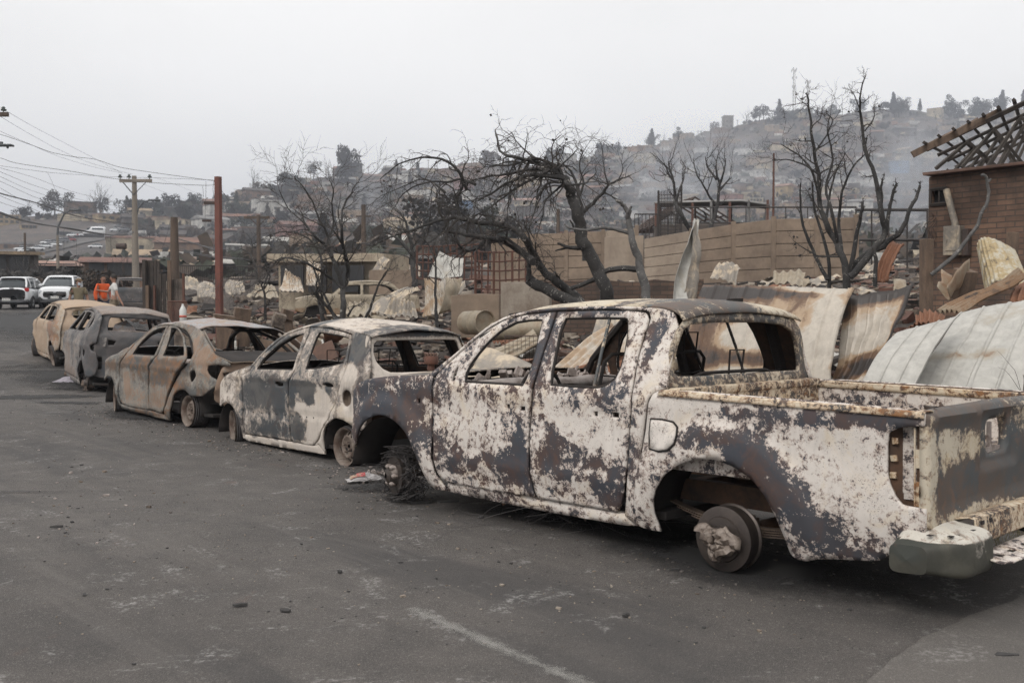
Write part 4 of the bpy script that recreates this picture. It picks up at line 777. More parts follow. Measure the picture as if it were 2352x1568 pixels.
fQU = [(1.14,1.445),(.7,1.455),(.3,1.44),(0,1.41),(-.25,1.37),(-.37,1.30),(-.42,1.15),(-.47,1.0),(-.48,.85),(-.46,.6),(-.40,.42),(-.31,.40)] + arc(0,.29,.32,166,12,14) + [(.38,.2),(.42,.22),(.565,.235),(.485,.285),(.385,.425),(.265,.56),(.135,.69),(.033,.85),(-.017,.98),(-.047,1.10),(.015,1.225),(.125,1.33),(.34,1.397),(.7,1.422),(1.13,1.415)]
fpil = [(1.99,1.08),(1.83,1.235),(1.62,1.355),(1.38,1.432),(1.14,1.447),(1.135,1.413),(1.35,1.407),(1.585,1.34),(1.785,1.22),(1.955,1.10),(2.05,1.015),(2.08,1.04)]
far_burn = burnmap([(1.6,.6,.5,.4,-.6),(.3,1.1,.25,.35,.9),(.1,.9,.25,.3,.8),(-.3,.8,.15,.35,.2),(2.5,.8,.4,.3,-.7),(.8,.7,.2,.3,-.4)])
FA = empty('burnt_compact', label='cream and rust burnt-out car with a small oval rear window, farthest in the row', cat='car')
car(FA, dict(f=FF, mat='far', burn=far_burn, seed=53, belt=1.0, crump=.014, h=.055,
    side=[('front_door', fFD, [fFW]), ('rear_door', fRD, [fRW]), ('front_fender', fFE, []), ('sill', fSI, []), ('quarter_panel', fQU, []), ('front_pillar', fpil, [])],
    bp=(1.08, .25, 1.40), inner=[[(2.0,1.02),(1.8,1.17),(1.55,1.31),(1.3,1.38)], [(1.3,1.385),(.5,1.375),(0,1.3)], [(.1,1.25),(.02,1.0),(.2,.6),(.5,.3)]],
    roof=[(-.30,1.345),(-.2,1.385),(0,1.41),(.3,1.44),(.7,1.455),(1.14,1.447),(1.38,1.43),(1.45,1.405)], crown=.06, bow=.08, rc=.02,
    hood=[(2.0,1.06),(2.15,1.02),(2.4,.97),(2.65,.89),(2.8,.81)], cowl=2.1, arches=[(0, .31), (2.47, .32)], rseat=.3, rburn=lambda p: -.9))
FTg = [(.56,1.36),(0,1.40),(-.56,1.36),(-.64,1.1),(-.68,.9),(-.68,.42),(.68,.42),(.68,.9),(.64,1.1)]
FTh = [(.44,1.22),(.40,1.29),(.25,1.315),(-.25,1.315),(-.40,1.29),(-.44,1.22),(-.40,1.15),(-.25,1.115),(.25,1.115),(.40,1.15)]
panel('tailgate', FA, [M['far'], M['soot']], FTg, lambda y, z: (-.33 - .2 * sm(z, 1.35, .9) + .1 * (abs(y) / .7) ** 3, y, z), (-1, 0, 0), [FTh, [(.6,.72),(.5,.72),(.5,.62),(.6,.62)]], .05, .03, .03, lambda p: -.7 + (.8 if p.z < .9 else 0))
wheel('wheel', FA, (0, .78, .24), 1, .24, tilt=-14, tyre=True); wheel('wheel', FA, (2.47, .76, .28), 1, .24, steer=-25, tilt=-5); wheel('wheel', FA, (2.47, -.74, .26), -1, .24, steer=-20); wheel('wheel', FA, (0, -.74, .22), -1, .22)
put(FA, 124, -1.8, 1.3, (-9.86, 23.14, .17))
# ---------------------------------------------------------------- ground
XE = [(-12, 14.5), (4.8, 4.9), (6.9, 2.8), (11.1, -.1), (14.2, -2.6), (19.2, -5.6), (23.7, -8.0), (33, -13), (48, -21), (65, -29), (100, -44), (140, -60)]
xe = lambda y: lerp([(a, b) for a, b in XE], y)
def road_h(y): return .10 * (1 - sm(y, 6.0, 9.3)) + lerp([(17, 0), (19, .03), (22, .17), (33, .88), (48, 1.40), (70, 2.0), (140, 3.5)], y)
YR = [(-800,500),(0,505),(120,496),(230,490),(330,492),(420,478),(520,462),(620,432),(700,412),(760,403),(850,396),(1000,386),(1150,378),(1300,372),(1380,352),(1500,328),(1650,304),(1760,272),(1850,262),(2000,258),(2150,262),(2352,247),(3200,235)]
Y0 = [(-800,672),(0,672),(350,662),(600,632),(900,606),(3000,594)]
DR = [(-800,420),(0,420),(300,430),(600,540),(900,680),(1300,760),(1700,900),(3200,1000)]
def hill_z(X, Y):
    px = 1176 + X / Y * FD; dr = lerp(DR, px); y0 = lerp(Y0, px); yr = lerp(YR, px); t = (Y - 70) / (dr - 70)
    if t <= 1: y = y0 + (yr - y0) * max(0, t) ** 1.5; z = CAMH + Y * (HY - y) / FD
    else: z = CAMH + dr * (HY - yr) / FD - (Y - dr) * .22
    n = noise.noise(Vector((X * .012, Y * .012, 3))) + .5 * noise.noise(Vector((X * .04, Y * .04, 7)))
    return z + n * .012 * Y * sm(Y, 90, 200) * (1 - .55 * sm(t, .8, 1))
def yard_z(X, Y):
    s = X - xe(Y); r = road_h(Y)
    z = r * (1 - sm(s, 0, 8)) + .28 * sm(s, .5, 2.6) + .095 * max(0, min(s, 27) - 1)
    return z + .05 * noise.noise(Vector((X * .9, Y * .9, 1))) * sm(s, .3, 1.5) + (.12 * noise.noise(Vector((X * .3, Y * .3, 5)))) * sm(s, 2, 6)
def gz(X, Y):
    k = sm(Y, 44, 70)
    if k >= 1: return hill_z(X, Y)
    a = yard_z(X, Y)
    return a if k <= 0 else a * (1 - k) + hill_z(X, max(70, Y)) * k
def gat(x, d, dz=0):
    """ground point d metres out under photo column x"""
    X = (x - 1176) / FD * d; return Vector((X, d, gz(X, d) + dz))
mb = MB(); ys = [-8 + .5 * i for i in range(56)] + [20 + 1.5 * i for i in range(54)]
ts = [0, .3, .55, .75, .88, .95, 1]
vs = [(-75 + (xe(y) + .5 + 75) * t, y, road_h(y)) for y in ys for t in ts]; n = len(ts)
mb.add(vs, [(i * n + j, i * n + j + 1, (i + 1) * n + j + 1, (i + 1) * n + j) for i in range(len(ys) - 1) for j in range(n - 1)])
tag(mb.build('road', M['asphalt'], smooth=True), kind='structure')
mb = MB(); ys = [2 + .35 * i for i in range(70)] + [26.5 + .8 * i for i in range(56)]
ss = [-.3 + .3 * i for i in range(30)] + [9 + 1.0 * i for i in range(30)] + [40 + 6 * i for i in range(8)]
vs = []
for y in ys:
    for s in ss:
        X = xe(y) + s; z = gz(X, y); vs.append((X, y, z - (.04 if s < .2 else 0)))
n = len(ss); mb.add(vs, [(i * n + j, i * n + j + 1, (i + 1) * n + j + 1, (i + 1) * n + j) for i in range(len(ys) - 1) for j in range(n - 1)])
tag(mb.build('burnt_ground', M['burnt_ground'], smooth=True), kind='structure')
mb = MB(); ds = [64 * (1500 / 64) ** (i / 110) for i in range(111)]; az = [-.80 + 1.6 * j / 200 for j in range(201)]
vs = [(a * d, d, hill_z(a * d, d) - (.25 if d < 66 else 0)) for d in ds for a in az]; n = len(az)
mb.add(vs, [(i * n + j, i * n + j + 1, (i + 1) * n + j + 1, (i + 1) * n + j) for i in range(len(ds) - 1) for j in range(n - 1)])
tag(mb.build('hill', M['hill'], smooth=True), kind='structure')
mb = MB(); mb.add([(-2500, -2500, -1.2), (2500, -2500, -1.2), (2500, 2500, -1.2), (-2500, 2500, -1.2)], [(0, 1, 2, 3)])
tag(mb.build('ground', M['burnt_ground']), kind='structure')
# pale apron at the lower right and the worn white line
def gp(x, y, z=.10):
    v = at(x, y, 1) - Vector((0, 0, CAMH)); k = (z - CAMH) / v.z; return Vector((v.x * k, v.y * k, z))
ap = [gp(1990, 1568), gp(2040, 1520), gp(2120, 1470), gp(2230, 1420), gp(2352, 1372), gp(2600, 1300), gp(2900, 1500), gp(2600, 2200), gp(1900, 2400)]
mb = MB(); c = sum(ap, Vector()) / len(ap); pts = [p + Vector((0, 0, .012)) for p in ap]
pts = [a.lerp(b, t) + Vector((noise.noise(a * 3 + Vector((t, 0, 0))), noise.noise(a * 3 + Vector((0, t * 2, 5))), 0)) * .03 for a, b in zip(pts, pts[1:] + pts[:1]) for t in (0, .25, .5, .75)]
mb.add(pts + [c + Vector((0, 0, .014))], [(i, (i + 1) % len(pts), len(pts)) for i in range(len(pts))])
tag(mb.build('pavement', M['apron']), kind='structure')
def paint_mat():
    n = N('worn_paint'); a = n.noise(7, 6, .75, .4); f = n.noise(70, 4, .7); e = n.attr('edge')
    v = n.math('ADD', n.math('MULTIPLY', a, .6), n.math('MULTIPLY', f, .45)); v = n.math('ADD', v, n.math('MULTIPLY', e, .25))
    al = n.mr(v, .58, .80, 0, .55); n.lk(al, n.b.inputs['Alpha'])
    return n.fin((.30, .29, .27), .9)
M['paint'] = paint_mat()
def paint_strip(a, b, w, name='road_marking'):
    mb = MB(); n = 40; d = (b - a); s = Vector((-d.y, d.x, 0)).normalized()
    for i in range(n + 1):
        p = a + d * (i / n)
        for j in range(7):
            q = p + s * w * (j / 6 - .5); mb.v.append((q.x, q.y, road_h(q.y) + .005))
    mb.f = [(i * 7 + j, i * 7 + j + 1, (i + 1) * 7 + j + 1, (i + 1) * 7 + j) for i in range(n) for j in range(6)]; mb.m = [0] * len(mb.f)
    o = mb.build(name, M['paint']); at_ = o.data.attributes.new('edge', 'FLOAT', 'POINT')
    for i in range(len(mb.v)): at_.data[i].value = 1 - abs((i % 7) / 3 - 1) * 1.2
    tag(o, kind='structure')
paint_strip(gp(940, 1398), gp(1500, 1640), .17)
# ---------------------------------------------------------------- the burnt yard
def heatmetal(name, base, c2=(.50, .41, .30), c3=(.20, .115, .06), c4=(.035, .028, .025), metal=.35, rough=.42, add=0, sc=1.0):
    n = N(name); a = n.noise(2.2 * sc, 6, .62, .6); b = n.noise(9 * sc, 5, .65, .4); st = n.noise(4, 5, .6, .3, stretch=(1.5, 1.5, .4)); f = n.noise(60, 4, .7)
    v = n.math('ADD', n.math('MULTIPLY', a, .55), n.math('MULTIPLY', b, .2)); v = n.math('ADD', v, n.math('MULTIPLY', st, .25)); v = n.math('ADD', v, n.math('MULTIPLY', n.attr('burn'), .5)); v = n.math('ADD', v, add)
    base2 = tuple(c * .72 for c in base)
    col = n.mix(n.mr(b, .35, .7), base, base2); col = n.mix(n.mr(v, .50, .62, 0, 1, True), col, c2); col = n.mix(n.mr(v, .62, .72, 0, .95, True), col, c3); col = n.mix(n.mr(v, .73, .86, 0, 1, True), col, c4)
    col = n.mix(n.mr(f, .6, .75, 0, .35), col, (.10, .08, .06))
    n.bump(n.math('ADD', n.math('MULTIPLY', b, .6), n.math('MULTIPLY', f, .2)), .25, .01)
    return n.fin(col, rough, metal)
M['zinc'] = heatmetal('scorched_zinc', (.47, .42, .355), (.34, .245, .16), (.11, .06, .034), metal=.08, rough=.45, add=.055)
M['zinc_light'] = heatmetal('pale_zinc', (.43, .415, .38), (.34, .31, .26), add=-.01, metal=.08, rough=.5)
M['zinc_dirty'] = heatmetal('dirty_zinc', (.27, .24, .205), add=.02, rough=.6, metal=.15, sc=1.6)
M['zinc_rust'] = heatmetal('rusty_zinc', (.27, .13, .075), (.20, .095, .055), (.16, .075, .045), add=.05, rough=.75, metal=.1, sc=1.6)
M['spot'] = heatmetal('spotted_sheet', (.46, .42, .33), (.34, .26, .14), (.06, .05, .045), add=.02, rough=.7, metal=.05, sc=3.5)
M['zinc_cream'] = heatmetal('cream_sheet', (.31, .26, .19), (.24, .175, .115), add=.0, rough=.6, metal=.05, sc=1.6)
M['concrete_wall'] = simple('concrete_wall_face', (.27, .205, .15), (.135, .10, .075), .7, .9, bump=.4)
M['concrete_pale'] = simple('pale_concrete', (.35, .285, .22), (.20, .155, .12), .8, .9, bump=.4)
M['plaster'] = simple('scorched_plaster', (.33, .29, .24), (.17, .13, .10), 3, .9, bump=.4)
M['plaster_cream'] = simple('cream_plaster', (.42, .36, .27), (.24, .19, .14), 2, .9, bump=.3)
M['burnt_wood'] = simple('charred_wood', (.022, .02, .02), (.07, .055, .045), 8, .9, stretch=(1, 1, .2), bump=.6)
M['wood_brown'] = simple('weathered_wood', (.17, .115, .08), (.07, .05, .038), 7, .9, stretch=(1, 1, .25), bump=.5)
M['rust_steel'] = simple('rusted_steel', (.13, .055, .035), (.07, .036, .028), 5, .8, bump=.3)
M['red_steel'] = simple('red_primer_steel', (.175, .06, .042), (.10, .042, .034), 3, .75, bump=.3, stretch=(1, 1, .4))
M['rubble'] = simple('mixed_rubble', (.20, .16, .125), (.06, .047, .04), 3, .95, bump=.5, lo=.42, hi=.58)
M['brick_red'] = simple('broken_brick', (.16, .092, .068), (.09, .058, .046), 5, .9)
M['dark_iron'] = simple('dark_iron', (.04, .034, .032), (.09, .055, .042), 6, .8)
def brickmat(name, c1, c2, mortar, scx=4.5, rowh=.085, bw=.26):
    n = N(name); b = n.t.nodes.new('ShaderNodeTexBrick'); m = n.t.nodes.new('ShaderNodeMapping'); m.inputs['Rotation'].default_value = (R(90), 0, 0); n.t.links.new(n.tc.outputs['Object'], m.inputs[0]); n.t.links.new(m.outputs[0], b.inputs['Vector'])
    b.inputs['Color1'].default_value = c1 + (1,); b.inputs['Color2'].default_value = c2 + (1,); b.inputs['Mortar'].default_value = mortar + (1,); b.inputs['Scale'].default_value = 1; b.inputs['Brick Width'].default_value = bw; b.inputs['Row Height'].default_value = rowh; b.inputs['Mortar Size'].default_value = .011; b.inputs['Mortar Smooth'].default_value = .3
    a = n.noise(1.4, 6, .65, .4); f = n.noise(22, 5, .7)
    col = n.mix(n.mr(a, .4, .68, 0, .75), b.outputs['Color'], (.045, .035, .03)); col = n.mix(n.mr(f, .5, .75, 0, .5), col, mortar)
    n.bump(n.math('SUBTRACT', n.math('MULTIPLY', f, .5), b.outputs['Fac']), .8, .012)
    return n.fin(col, .92)
M['brick'] = brickmat('sooty_brick', (.21, .125, .085), (.14, .085, .06), (.10, .075, .06), rowh=.09, bw=.30)
M['brick_low'] = brickmat('burnt_brick', (.16, .10, .07), (.09, .058, .045), (.065, .052, .043), rowh=.085, bw=.28)
def setburn(o, fn):
    a = o.data.attributes.new('burn', 'FLOAT', 'POINT')
    for i, v in enumerate(o.data.vertices): a.data[i].value = fn(v.co)
    return o
def sheet(name, c, mat, label, cat='metal sheet', group=None, ribs=8, amp=.012, kind='corr', bend=0, crump=.03, nu=None, nv=16, th=.003, burn=None, seed=1, curl=0, tear=0, edge=0):
    """a roofing sheet between four corners c00, c10, c11, c01; ribs run along v"""
    c = [Vector(p) for p in c]; o0 = sum(c, Vector()) / 4; c = [p - o0 for p in c]
    nn = (c[1] - c[0]).cross(c[3] - c[0]).normalized(); nu = nu or ribs * 4
    L = (c[3] - c[0]).length; Wd = (c[1] - c[0]).length
    def fn(u, v):
        e0 = tear * noise.noise(Vector((u * 5, seed * 3.1, 0))); vv = v + (e0 if v > .5 else -e0) * abs(v - .5) * 2
        p = c[0] * (1 - u) * (1 - vv) + c[1] * u * (1 - vv) + c[2] * u * vv + c[3] * (1 - u) * vv
        if kind == 'corr': h = amp * math.sin(u * ribs * 2 * math.pi)
        elif kind == 'rib': h = amp * (1 if (u * ribs) % 1 > .88 else 0) + amp * .25 * (1 if .42 < (u * ribs) % 1 < .48 else 0)
        else: h = 0
        h += bend * 4 * v * (1 - v) + curl * (u - .5) ** 2 * 4 + crump * (noise.noise(p * 1.6 / max(.4, min(L, 2)) + Vector((seed * 5, 0, 0))) * 1.5 + .5 * noise.noise(p * 5 + Vector((0, seed, 0))))
        if edge and u > .965: h += edge
        return p + nn * h
    o = MB().grid(fn, nu, nv).build(name, mat if isinstance(mat, list) else [mat], None, smooth=True, th=th, loc=o0)
    if burn:
        a = o.data.attributes.new('burn', 'FLOAT', 'POINT'); k = nv + 1
        for i in range(len(o.data.vertices)): a.data[i].value = burn((i // k) / nu, (i % k) / nv)
    return tag(o, label, cat, group)
def blobs(lst, base=0):
    return lambda u, v: max(-1, min(1, base + sum(k * math.exp(-(((u - a) / ra) ** 2 + ((v - b) / rb) ** 2)) for a, b, ra, rb, k in lst)))
# four long sheets on the bank behind the pickup (v = 1 is the top)
sheet('metal_sheet', [at(1560, 935, 11.3), at(1912, 935, 9.6), at(1962, 662, 10.3), at(1612, 652, 12.0)], M['zinc'], 'wide ribbed metal wall sheet standing behind the pickup cab, scorched brown along its top', ribs=9, amp=.02, kind='rib', nu=150, nv=30, bend=.10, crump=.035, seed=2, edge=.03,
    burn=blobs([(.3, .93, .6, .06, .9), (.1, .5, .15, .4, .5), (.5, .35, .35, .07, .55), (.8, .28, .12, .06, .9), (.75, .62, .25, .1, .3), (.6, .82, .3, .08, .15), (.55, .55, .25, .1, -.8), (.9, .5, .08, .4, -1), (.75, .98, .15, .03, -1), (.35, .2, .2, .1, -.9), (.25, .75, .2, .08, .3), (.8, .15, .1, .08, -1)]))
sheet('metal_sheet', [at(1900, 935, 9.9), at(1955, 930, 9.5), at(2116, 655, 10.1), at(1948, 688, 10.5)], M['zinc'], 'twisted ribbed sheet with black scorched edges, leaning beside the wide scorched wall sheet', ribs=4, amp=.018, kind='rib', nu=80, nv=30, bend=-.06, crump=.05, seed=5, tear=.03, curl=.05,
    burn=blobs([(.5, .97, .7, .06, 1.2), (.98, .7, .07, .35, 1.2), (.6, .35, .35, .07, .9), (.25, .25, .3, .06, .5), (.4, .6, .3, .12, -.9), (.7, .15, .4, .06, -.6), (.0, .85, .15, .1, .5), (.5, .48, .4, .05, .35)]))
sheet('metal_sheet', [at(1960, 935, 8.5), at(2085, 935, 8.3), at(2212, 718, 9.0), at(2060, 762, 9.2)], M['zinc_light'], 'narrow pale blue-grey sheet lying between the scorched sheets and the broad pale one', ribs=3, amp=.012, kind='rib', nu=60, nv=24, bend=.10, crump=.02, seed=8, edge=.02, burn=blobs([(.3, .5, .3, .05, .3), (.1, .9, .2, .1, .2)], -.3))
sheet('metal_sheet', [at(2080, 940, 8.7), at(2560, 960, 7.9), at(2640, 640, 8.8), at(2205, 716, 9.5)], M['zinc_light'], 'broad pale ribbed roofing sheet bulging over the open cargo bed at the right edge', ribs=7, amp=.014, kind='rib', nu=130, nv=30, bend=.09, crump=.045, seed=11, burn=blobs([(.2, .45, .5, .05, .45), (.4, .85, .3, .12, .3), (.7, .6, .2, .2, -.3)], -.2))
# sheets and scrap seen through the pickup windows
for c, mt, rb, kd, lb, sd_ in [
    ([at(1085, 830, 11.2), at(1100, 870, 10.6), at(1245, 785, 11.0), at(1225, 757, 11.6)], 'zinc_cream', 3, 'rib', 'long pale folded sheet edge pointing up, seen through the pickup front window', 3),
    ([at(1060, 890, 10.2), at(1160, 900, 9.9), at(1250, 845, 10.4), at(1110, 800, 10.9)], 'zinc_dirty', 2, 'flat', 'flat grey buckled plate lying low behind the pickup front door', 4),
    ([at(1265, 850, 10.3), at(1330, 880, 9.9), at(1490, 760, 10.4), at(1400, 742, 11.0)], 'zinc', 6, 'corr', 'silver and tan corrugated sheet slanting behind the pickup rear door window', 6),
    ([at(1240, 880, 10.0), at(1330, 910, 9.7), at(1480, 850, 10.0), at(1440, 800, 10.4)], 'zinc_rust', 6, 'corr', 'rust-brown corrugated sheet under the silver one behind the pickup', 7),
    ([at(1130, 790, 13.2), at(1190, 800, 12.9), at(1205, 760, 13.4), at(1140, 745, 13.8)], 'zinc_rust', 7, 'corr', 'small orange corrugated piece beside the fallen yellow duct', 9),
    ([at(1350, 790, 12), at(1430, 800, 11.5), at(1460, 730, 12.2), at(1370, 720, 12.7)], 'zinc_dirty', 4, 'corr', 'dull corrugated sheet propped under the big bent tree', 10)]:
    sheet('corrugated_sheet', c, M[mt], lb, ribs=rb, kind=kd, amp=.02, crump=.04, seed=sd_, nu=60)
# ---- walls
def wall_obj(name, p0, p1, h0, h1, mat, label, cat='wall', th=.15, jag=.0, step=.3, seed=1, base=-.3, holes=None, group=None):
    p0 = Vector(p0); p1 = Vector(p1); d = (p1 - p0); d.z = 0; L = d.length; n = max(2, int(L / step)); rnd = random.Random(seed)
    mb = MB(); top = [h0 + (h1 - h0) * i / n + jag * (rnd.random() - .6) * 2 for i in range(n + 1)]
    z0 = min(p0.z, p1.z) - p0.z + base
    vs = []
    for i in range(n + 1):
        for (y, z) in ((0, z0), (0, top[i]), (th, top[i]), (th, z0)): vs.append((L * i / n, y, z + (p1.z - p0.z) * i / n * (1 if z != z0 else 0)))
    fs = [(i * 4 + j, (i + 1) * 4 + j, (i + 1) * 4 + j + 1, i * 4 + j + 1) for i in range(n) for j in range(3)] + [(0, 1, 2, 3), (n * 4 + 3, n * 4 + 2, n * 4 + 1, n * 4)]
    mb.add(vs, fs); o = mb.build(name, mat, None, loc=p0, bev=.01); o.rotation_euler = (0, 0, math.atan2(d.y, d.x))
    return tag(o, label, cat, group)
def A(x, y, d): return at(x, y, d)
wall_obj('brick_wall', A(1248, 706, 20.5), A(1616, 700, 20), .56, .50, M['brick_low'], 'low broken soot-stained brick wall running behind the bent tree', jag=.03, seed=3, base=-.9)
wall_obj('plaster_wall', A(1150, 722, 18.3), A(1262, 724, 18.0), .60, .58, M['plaster'], 'square pale plastered wall stub left of the low brick wall', jag=.01, base=-.5)
wall_obj('garden_wall', A(1036, 728, 19.5), A(1146, 722, 19.2), .43, .40, M['concrete_wall'], 'short brown wall with its plaster fallen off, left of the plastered stub', jag=.02, base=-.4)
wall_obj('ruined_wall', A(848, 664, 42), A(955, 662, 41), .80, .76, M['concrete_wall'], 'brown blank wall of a ruin beyond the wrecked cream car', jag=.03, base=-1)
wall_obj('ruined_wall', A(1128, 666, 33), A(1226, 660, 33), 1.7, 1.6, M['concrete_wall'], 'tall brown wall section behind the rusty window grilles', jag=.03, base=-1)
# concrete panel wall
PW = empty('panel_wall', gat(1500, 40), label='long brown precast concrete panel wall with slotted posts across the back of the yard', cat='wall')
pts = [(1206, 42.5, 537, 640), (1300, 42, 534, 640), (1385, 41.5, 530, 636), (1462, 41, 522, 632), (1480, 38, 548, 628), (1588, 37.4, 529, 622), (1684, 36.8, 514, 618), (1776, 35.5, 502, 616), (1876, 34.5, 500, 614), (1966, 33.6, 498, 612)]
o0 = PW.location.copy(); rnd = random.Random(21)
for i, (x, d, yt, yb) in enumerate(pts):
    if i != 4:
        p = at(x, yt - 5, d); b = at(x, yb + 40, d); MB().box(((p + b) / 2 - o0), (.15, .16, (p - b).length)).build('post', M['concrete_wall'], PW, bev=.01)
    if i + 1 < len(pts) and i != 3:
        x2, d2, yt2, yb2 = pts[i + 1]; a0, a1 = at(x, yt, d), at(x2, yt2, d2); b0, b1 = at(x, yb + 30, d), at(x2, yb2 + 30, d2)
        k = 5; mt = M['concrete_pale'] if i in (2, 4) else M['concrete_wall']; bk_ = [v - o0 + Vector((0, .05, 0)) for v in (b0, b1, a1.lerp(b1, .01), a0.lerp(b0, .01))]; MB().add(bk_, [(0, 1, 2, 3)]).build('joint_backing', M['burnt_wood'], PW)
        for j in range(k):
            q = MB(); t0, t1 = j / k, (j + 1) / k - .009
            c4 = [b0.lerp(a0, t0), b1.lerp(a1, t0), b1.lerp(a1, t1), b0.lerp(a0, t1)]; nn = Vector((0, .06, 0)); c4 = [v - o0 for v in c4]
            q.add(c4 + [v + nn for v in c4], [(0, 1, 2, 3), (7, 6, 5, 4), (0, 4, 5, 1), (1, 5, 6, 2), (2, 6, 7, 3), (3, 7, 4, 0)]).build('panel', mt, PW, bev=.015)
# extra stretch in front, pale
wall_obj('panel_wall_end', at(1388, 620, 39.2), at(1478, 616, 39), 1.28, 1.28, M['concrete_pale'], 'pale concrete wall panel standing in front of the long brown panel wall', th=.08, jag=0, base=-.8)
# ---- corrugated scrap in the middle distance, each sheet its own thing
mid = [
 ([A(962, 722, 20), A(1012, 722, 19.6), A(1008, 640, 20.2), A(966, 634, 20.6)], 'zinc', 7, 'corr', 'tall pale corrugated sheet standing upright with its lower half bluish'),
 ([A(1010, 720, 19.6), A(1040, 712, 19.9), A(1062, 640, 20.4), A(1018, 640, 20.1)], 'zinc_cream', 3, 'flat', 'cream folded panel curling beside the upright corrugated sheet'),
 ([A(985, 640, 23), A(1058, 636, 22.8), A(1068, 600, 23.2), A(1010, 578, 23.4)], 'zinc_light', 2, 'flat', 'light grey diamond-shaped plate hanging on the rusty grille'),
 ([A(828, 722, 22), A(880, 716, 21.2), A(962, 660, 22.2), A(905, 664, 23)], 'zinc_dirty', 8, 'corr', 'grey corrugated sheet collapsed in a slope beside the wrecked cream car'),
 ([A(868, 722, 20.6), A(958, 722, 20.2), A(950, 690, 21), A(900, 684, 21.2)], 'zinc_dirty', 7, 'corr', 'crumpled corrugated sheet folded on the ground before the sloping one'),
 ([A(1012, 668, 21.5), A(1074, 676, 21), A(1070, 650, 21.6), A(1030, 640, 22)], 'zinc_dirty', 2, 'flat', 'dark curled plate on top of the brown garden wall'),
 ([A(776, 722, 24), A(842, 724, 23.4), A(850, 694, 24.6), A(800, 690, 25)], 'zinc_cream', 4, 'corr', 'dull cream sheet lying against the wrecked cream car'),
 ([A(1575, 705, 16.2), A(1598, 700, 16.4), A(1596, 512, 17), A(1586, 510, 16.8)], 'zinc_dirty', 1, 'flat', 'tall narrow curved metal strip leaning upright before the low brick wall'),
 ([A(1540, 705, 16), A(1574, 706, 16.2), A(1594, 512, 17), A(1583, 510, 16.8)], 'zinc_light', 1, 'flat', 'tapering bent gutter standing upright with its nail-holed edge'),
 ([A(1628, 640, 26), A(1688, 650, 25.5), A(1702, 612, 26), A(1650, 598, 26.5)], 'zinc_dirty', 5, 'corr', 'grey folded sheet against the panel wall beside the upright gutter'),
 ([A(1770, 645, 22), A(1840, 648, 21.5), A(1850, 628, 22.4), A(1776, 622, 22.8)], 'zinc_cream', 4, 'corr', 'cream sheet flat on the rubble before the middle of the panel wall'),
 ([A(2010, 640, 19), A(2045, 652, 18.6), A(2082, 570, 19.2), A(2052, 558, 19.6)], 'zinc_rust', 6, 'corr', 'dark red corrugated sheet leaning beyond the burnt tree on the right'),
 ([A(2080, 760, 12), A(2140, 742, 12), A(2170, 716, 13), A(2100, 722, 13)], 'zinc_rust', 6, 'corr', 'orange rusty corrugated sheet peeking over the pale sheets'),
 ([A(2318, 700, 11.5), A(2420, 700, 11.2), A(2420, 640, 12), A(2352, 648, 12.2)], 'zinc_rust', 6, 'corr', 'orange corrugated sheet at the right edge above the broad pale sheet'),
 ([A(640, 668, 40), A(700, 672, 39), A(690, 640, 41), A(660, 624, 41.5)], 'zinc', 5, 'corr', 'pale corrugated sheet heaped before the cream ruin'),
 ([A(450, 680, 36), A(500, 684, 35), A(492, 652, 37), A(462, 640, 37)], 'zinc_dirty', 3, 'flat', 'grey buckled sheet left of the red steel post'),
 ([A(420, 662, 38), A(470, 672, 37), A(452, 640, 38.5), A(420, 632, 39)], 'zinc_dirty', 4, 'corr', 'grey crumpled sheet behind the charred fence'),
 ([A(520, 676, 38), A(570, 676, 37), A(560, 645, 39), A(525, 640, 39)], 'zinc_dirty', 4, 'corr', 'grey bent sheet just right of the red steel post'),
 ([A(560, 680, 36), A(640, 684, 35), A(630, 655, 37), A(585, 648, 37)], 'zinc_cream', 5, 'corr', 'cream corrugated sheet flat on the rubble right of the red post'),
 ([A(700, 655, 42), A(740, 655, 41), A(745, 610, 42), A(712, 600, 43)], 'zinc', 5, 'corr', 'grey corrugated sheet leaning on the cream ruin'),
]
for i, (c, mt, rb, kd, lb) in enumerate(mid):
    sheet('corrugated_sheet' if kd == 'corr' else 'metal_sheet', c, M[mt], lb, ribs=rb, kind=kd, amp=.028 if c[0].y > 15 else .02, crump=.09, bend=.08 * (1 if i % 2 else -1), seed=20 + i, nu=40, nv=14, tear=.05, curl=.08 * ((i % 3) - 1))
# small crumpled offcuts strewn over the yard
rnd = random.Random(77)
names = ['small grey offcut of sheet metal lying in the rubble', 'small cream offcut of sheet metal lying in the rubble', 'small rusty offcut of sheet metal lying in the rubble', 'small pale offcut of sheet metal lying in the rubble']
for i in range(120):
    d = rnd.uniform(13, 41); x = rnd.uniform(430, 2080)
    if d < 20 and x < 900: d += 8
    p = gat(x, d, .12); L = rnd.uniform(.3, 1.3); w = rnd.uniform(.2, .7); a = rnd.uniform(0, 3.14); u = Vector((math.cos(a), math.sin(a), rnd.uniform(-.35, .45))) * L / 2; v = Vector((-math.sin(a), math.cos(a), rnd.uniform(-.4, .6))) * w / 2; k = rnd.choice([0, 0, 1, 1, 2, 3])
    sheet('metal_offcut', [p - u - v, p + u - v, p + u + v * rnd.uniform(.3, 1), p - u + v], M[['zinc_dirty', 'zinc_cream', 'zinc_rust', 'zinc_light'][k]], names[k], 'metal scrap', names[k].split(' lying')[0].replace('small ', '').replace('offcut', 'offcuts'), ribs=rnd.choice([2, 4, 5]), kind=rnd.choice(['corr', 'flat']), amp=.02, crump=.12, seed=i, nu=16, nv=6, curl=rnd.uniform(-.1, .15))
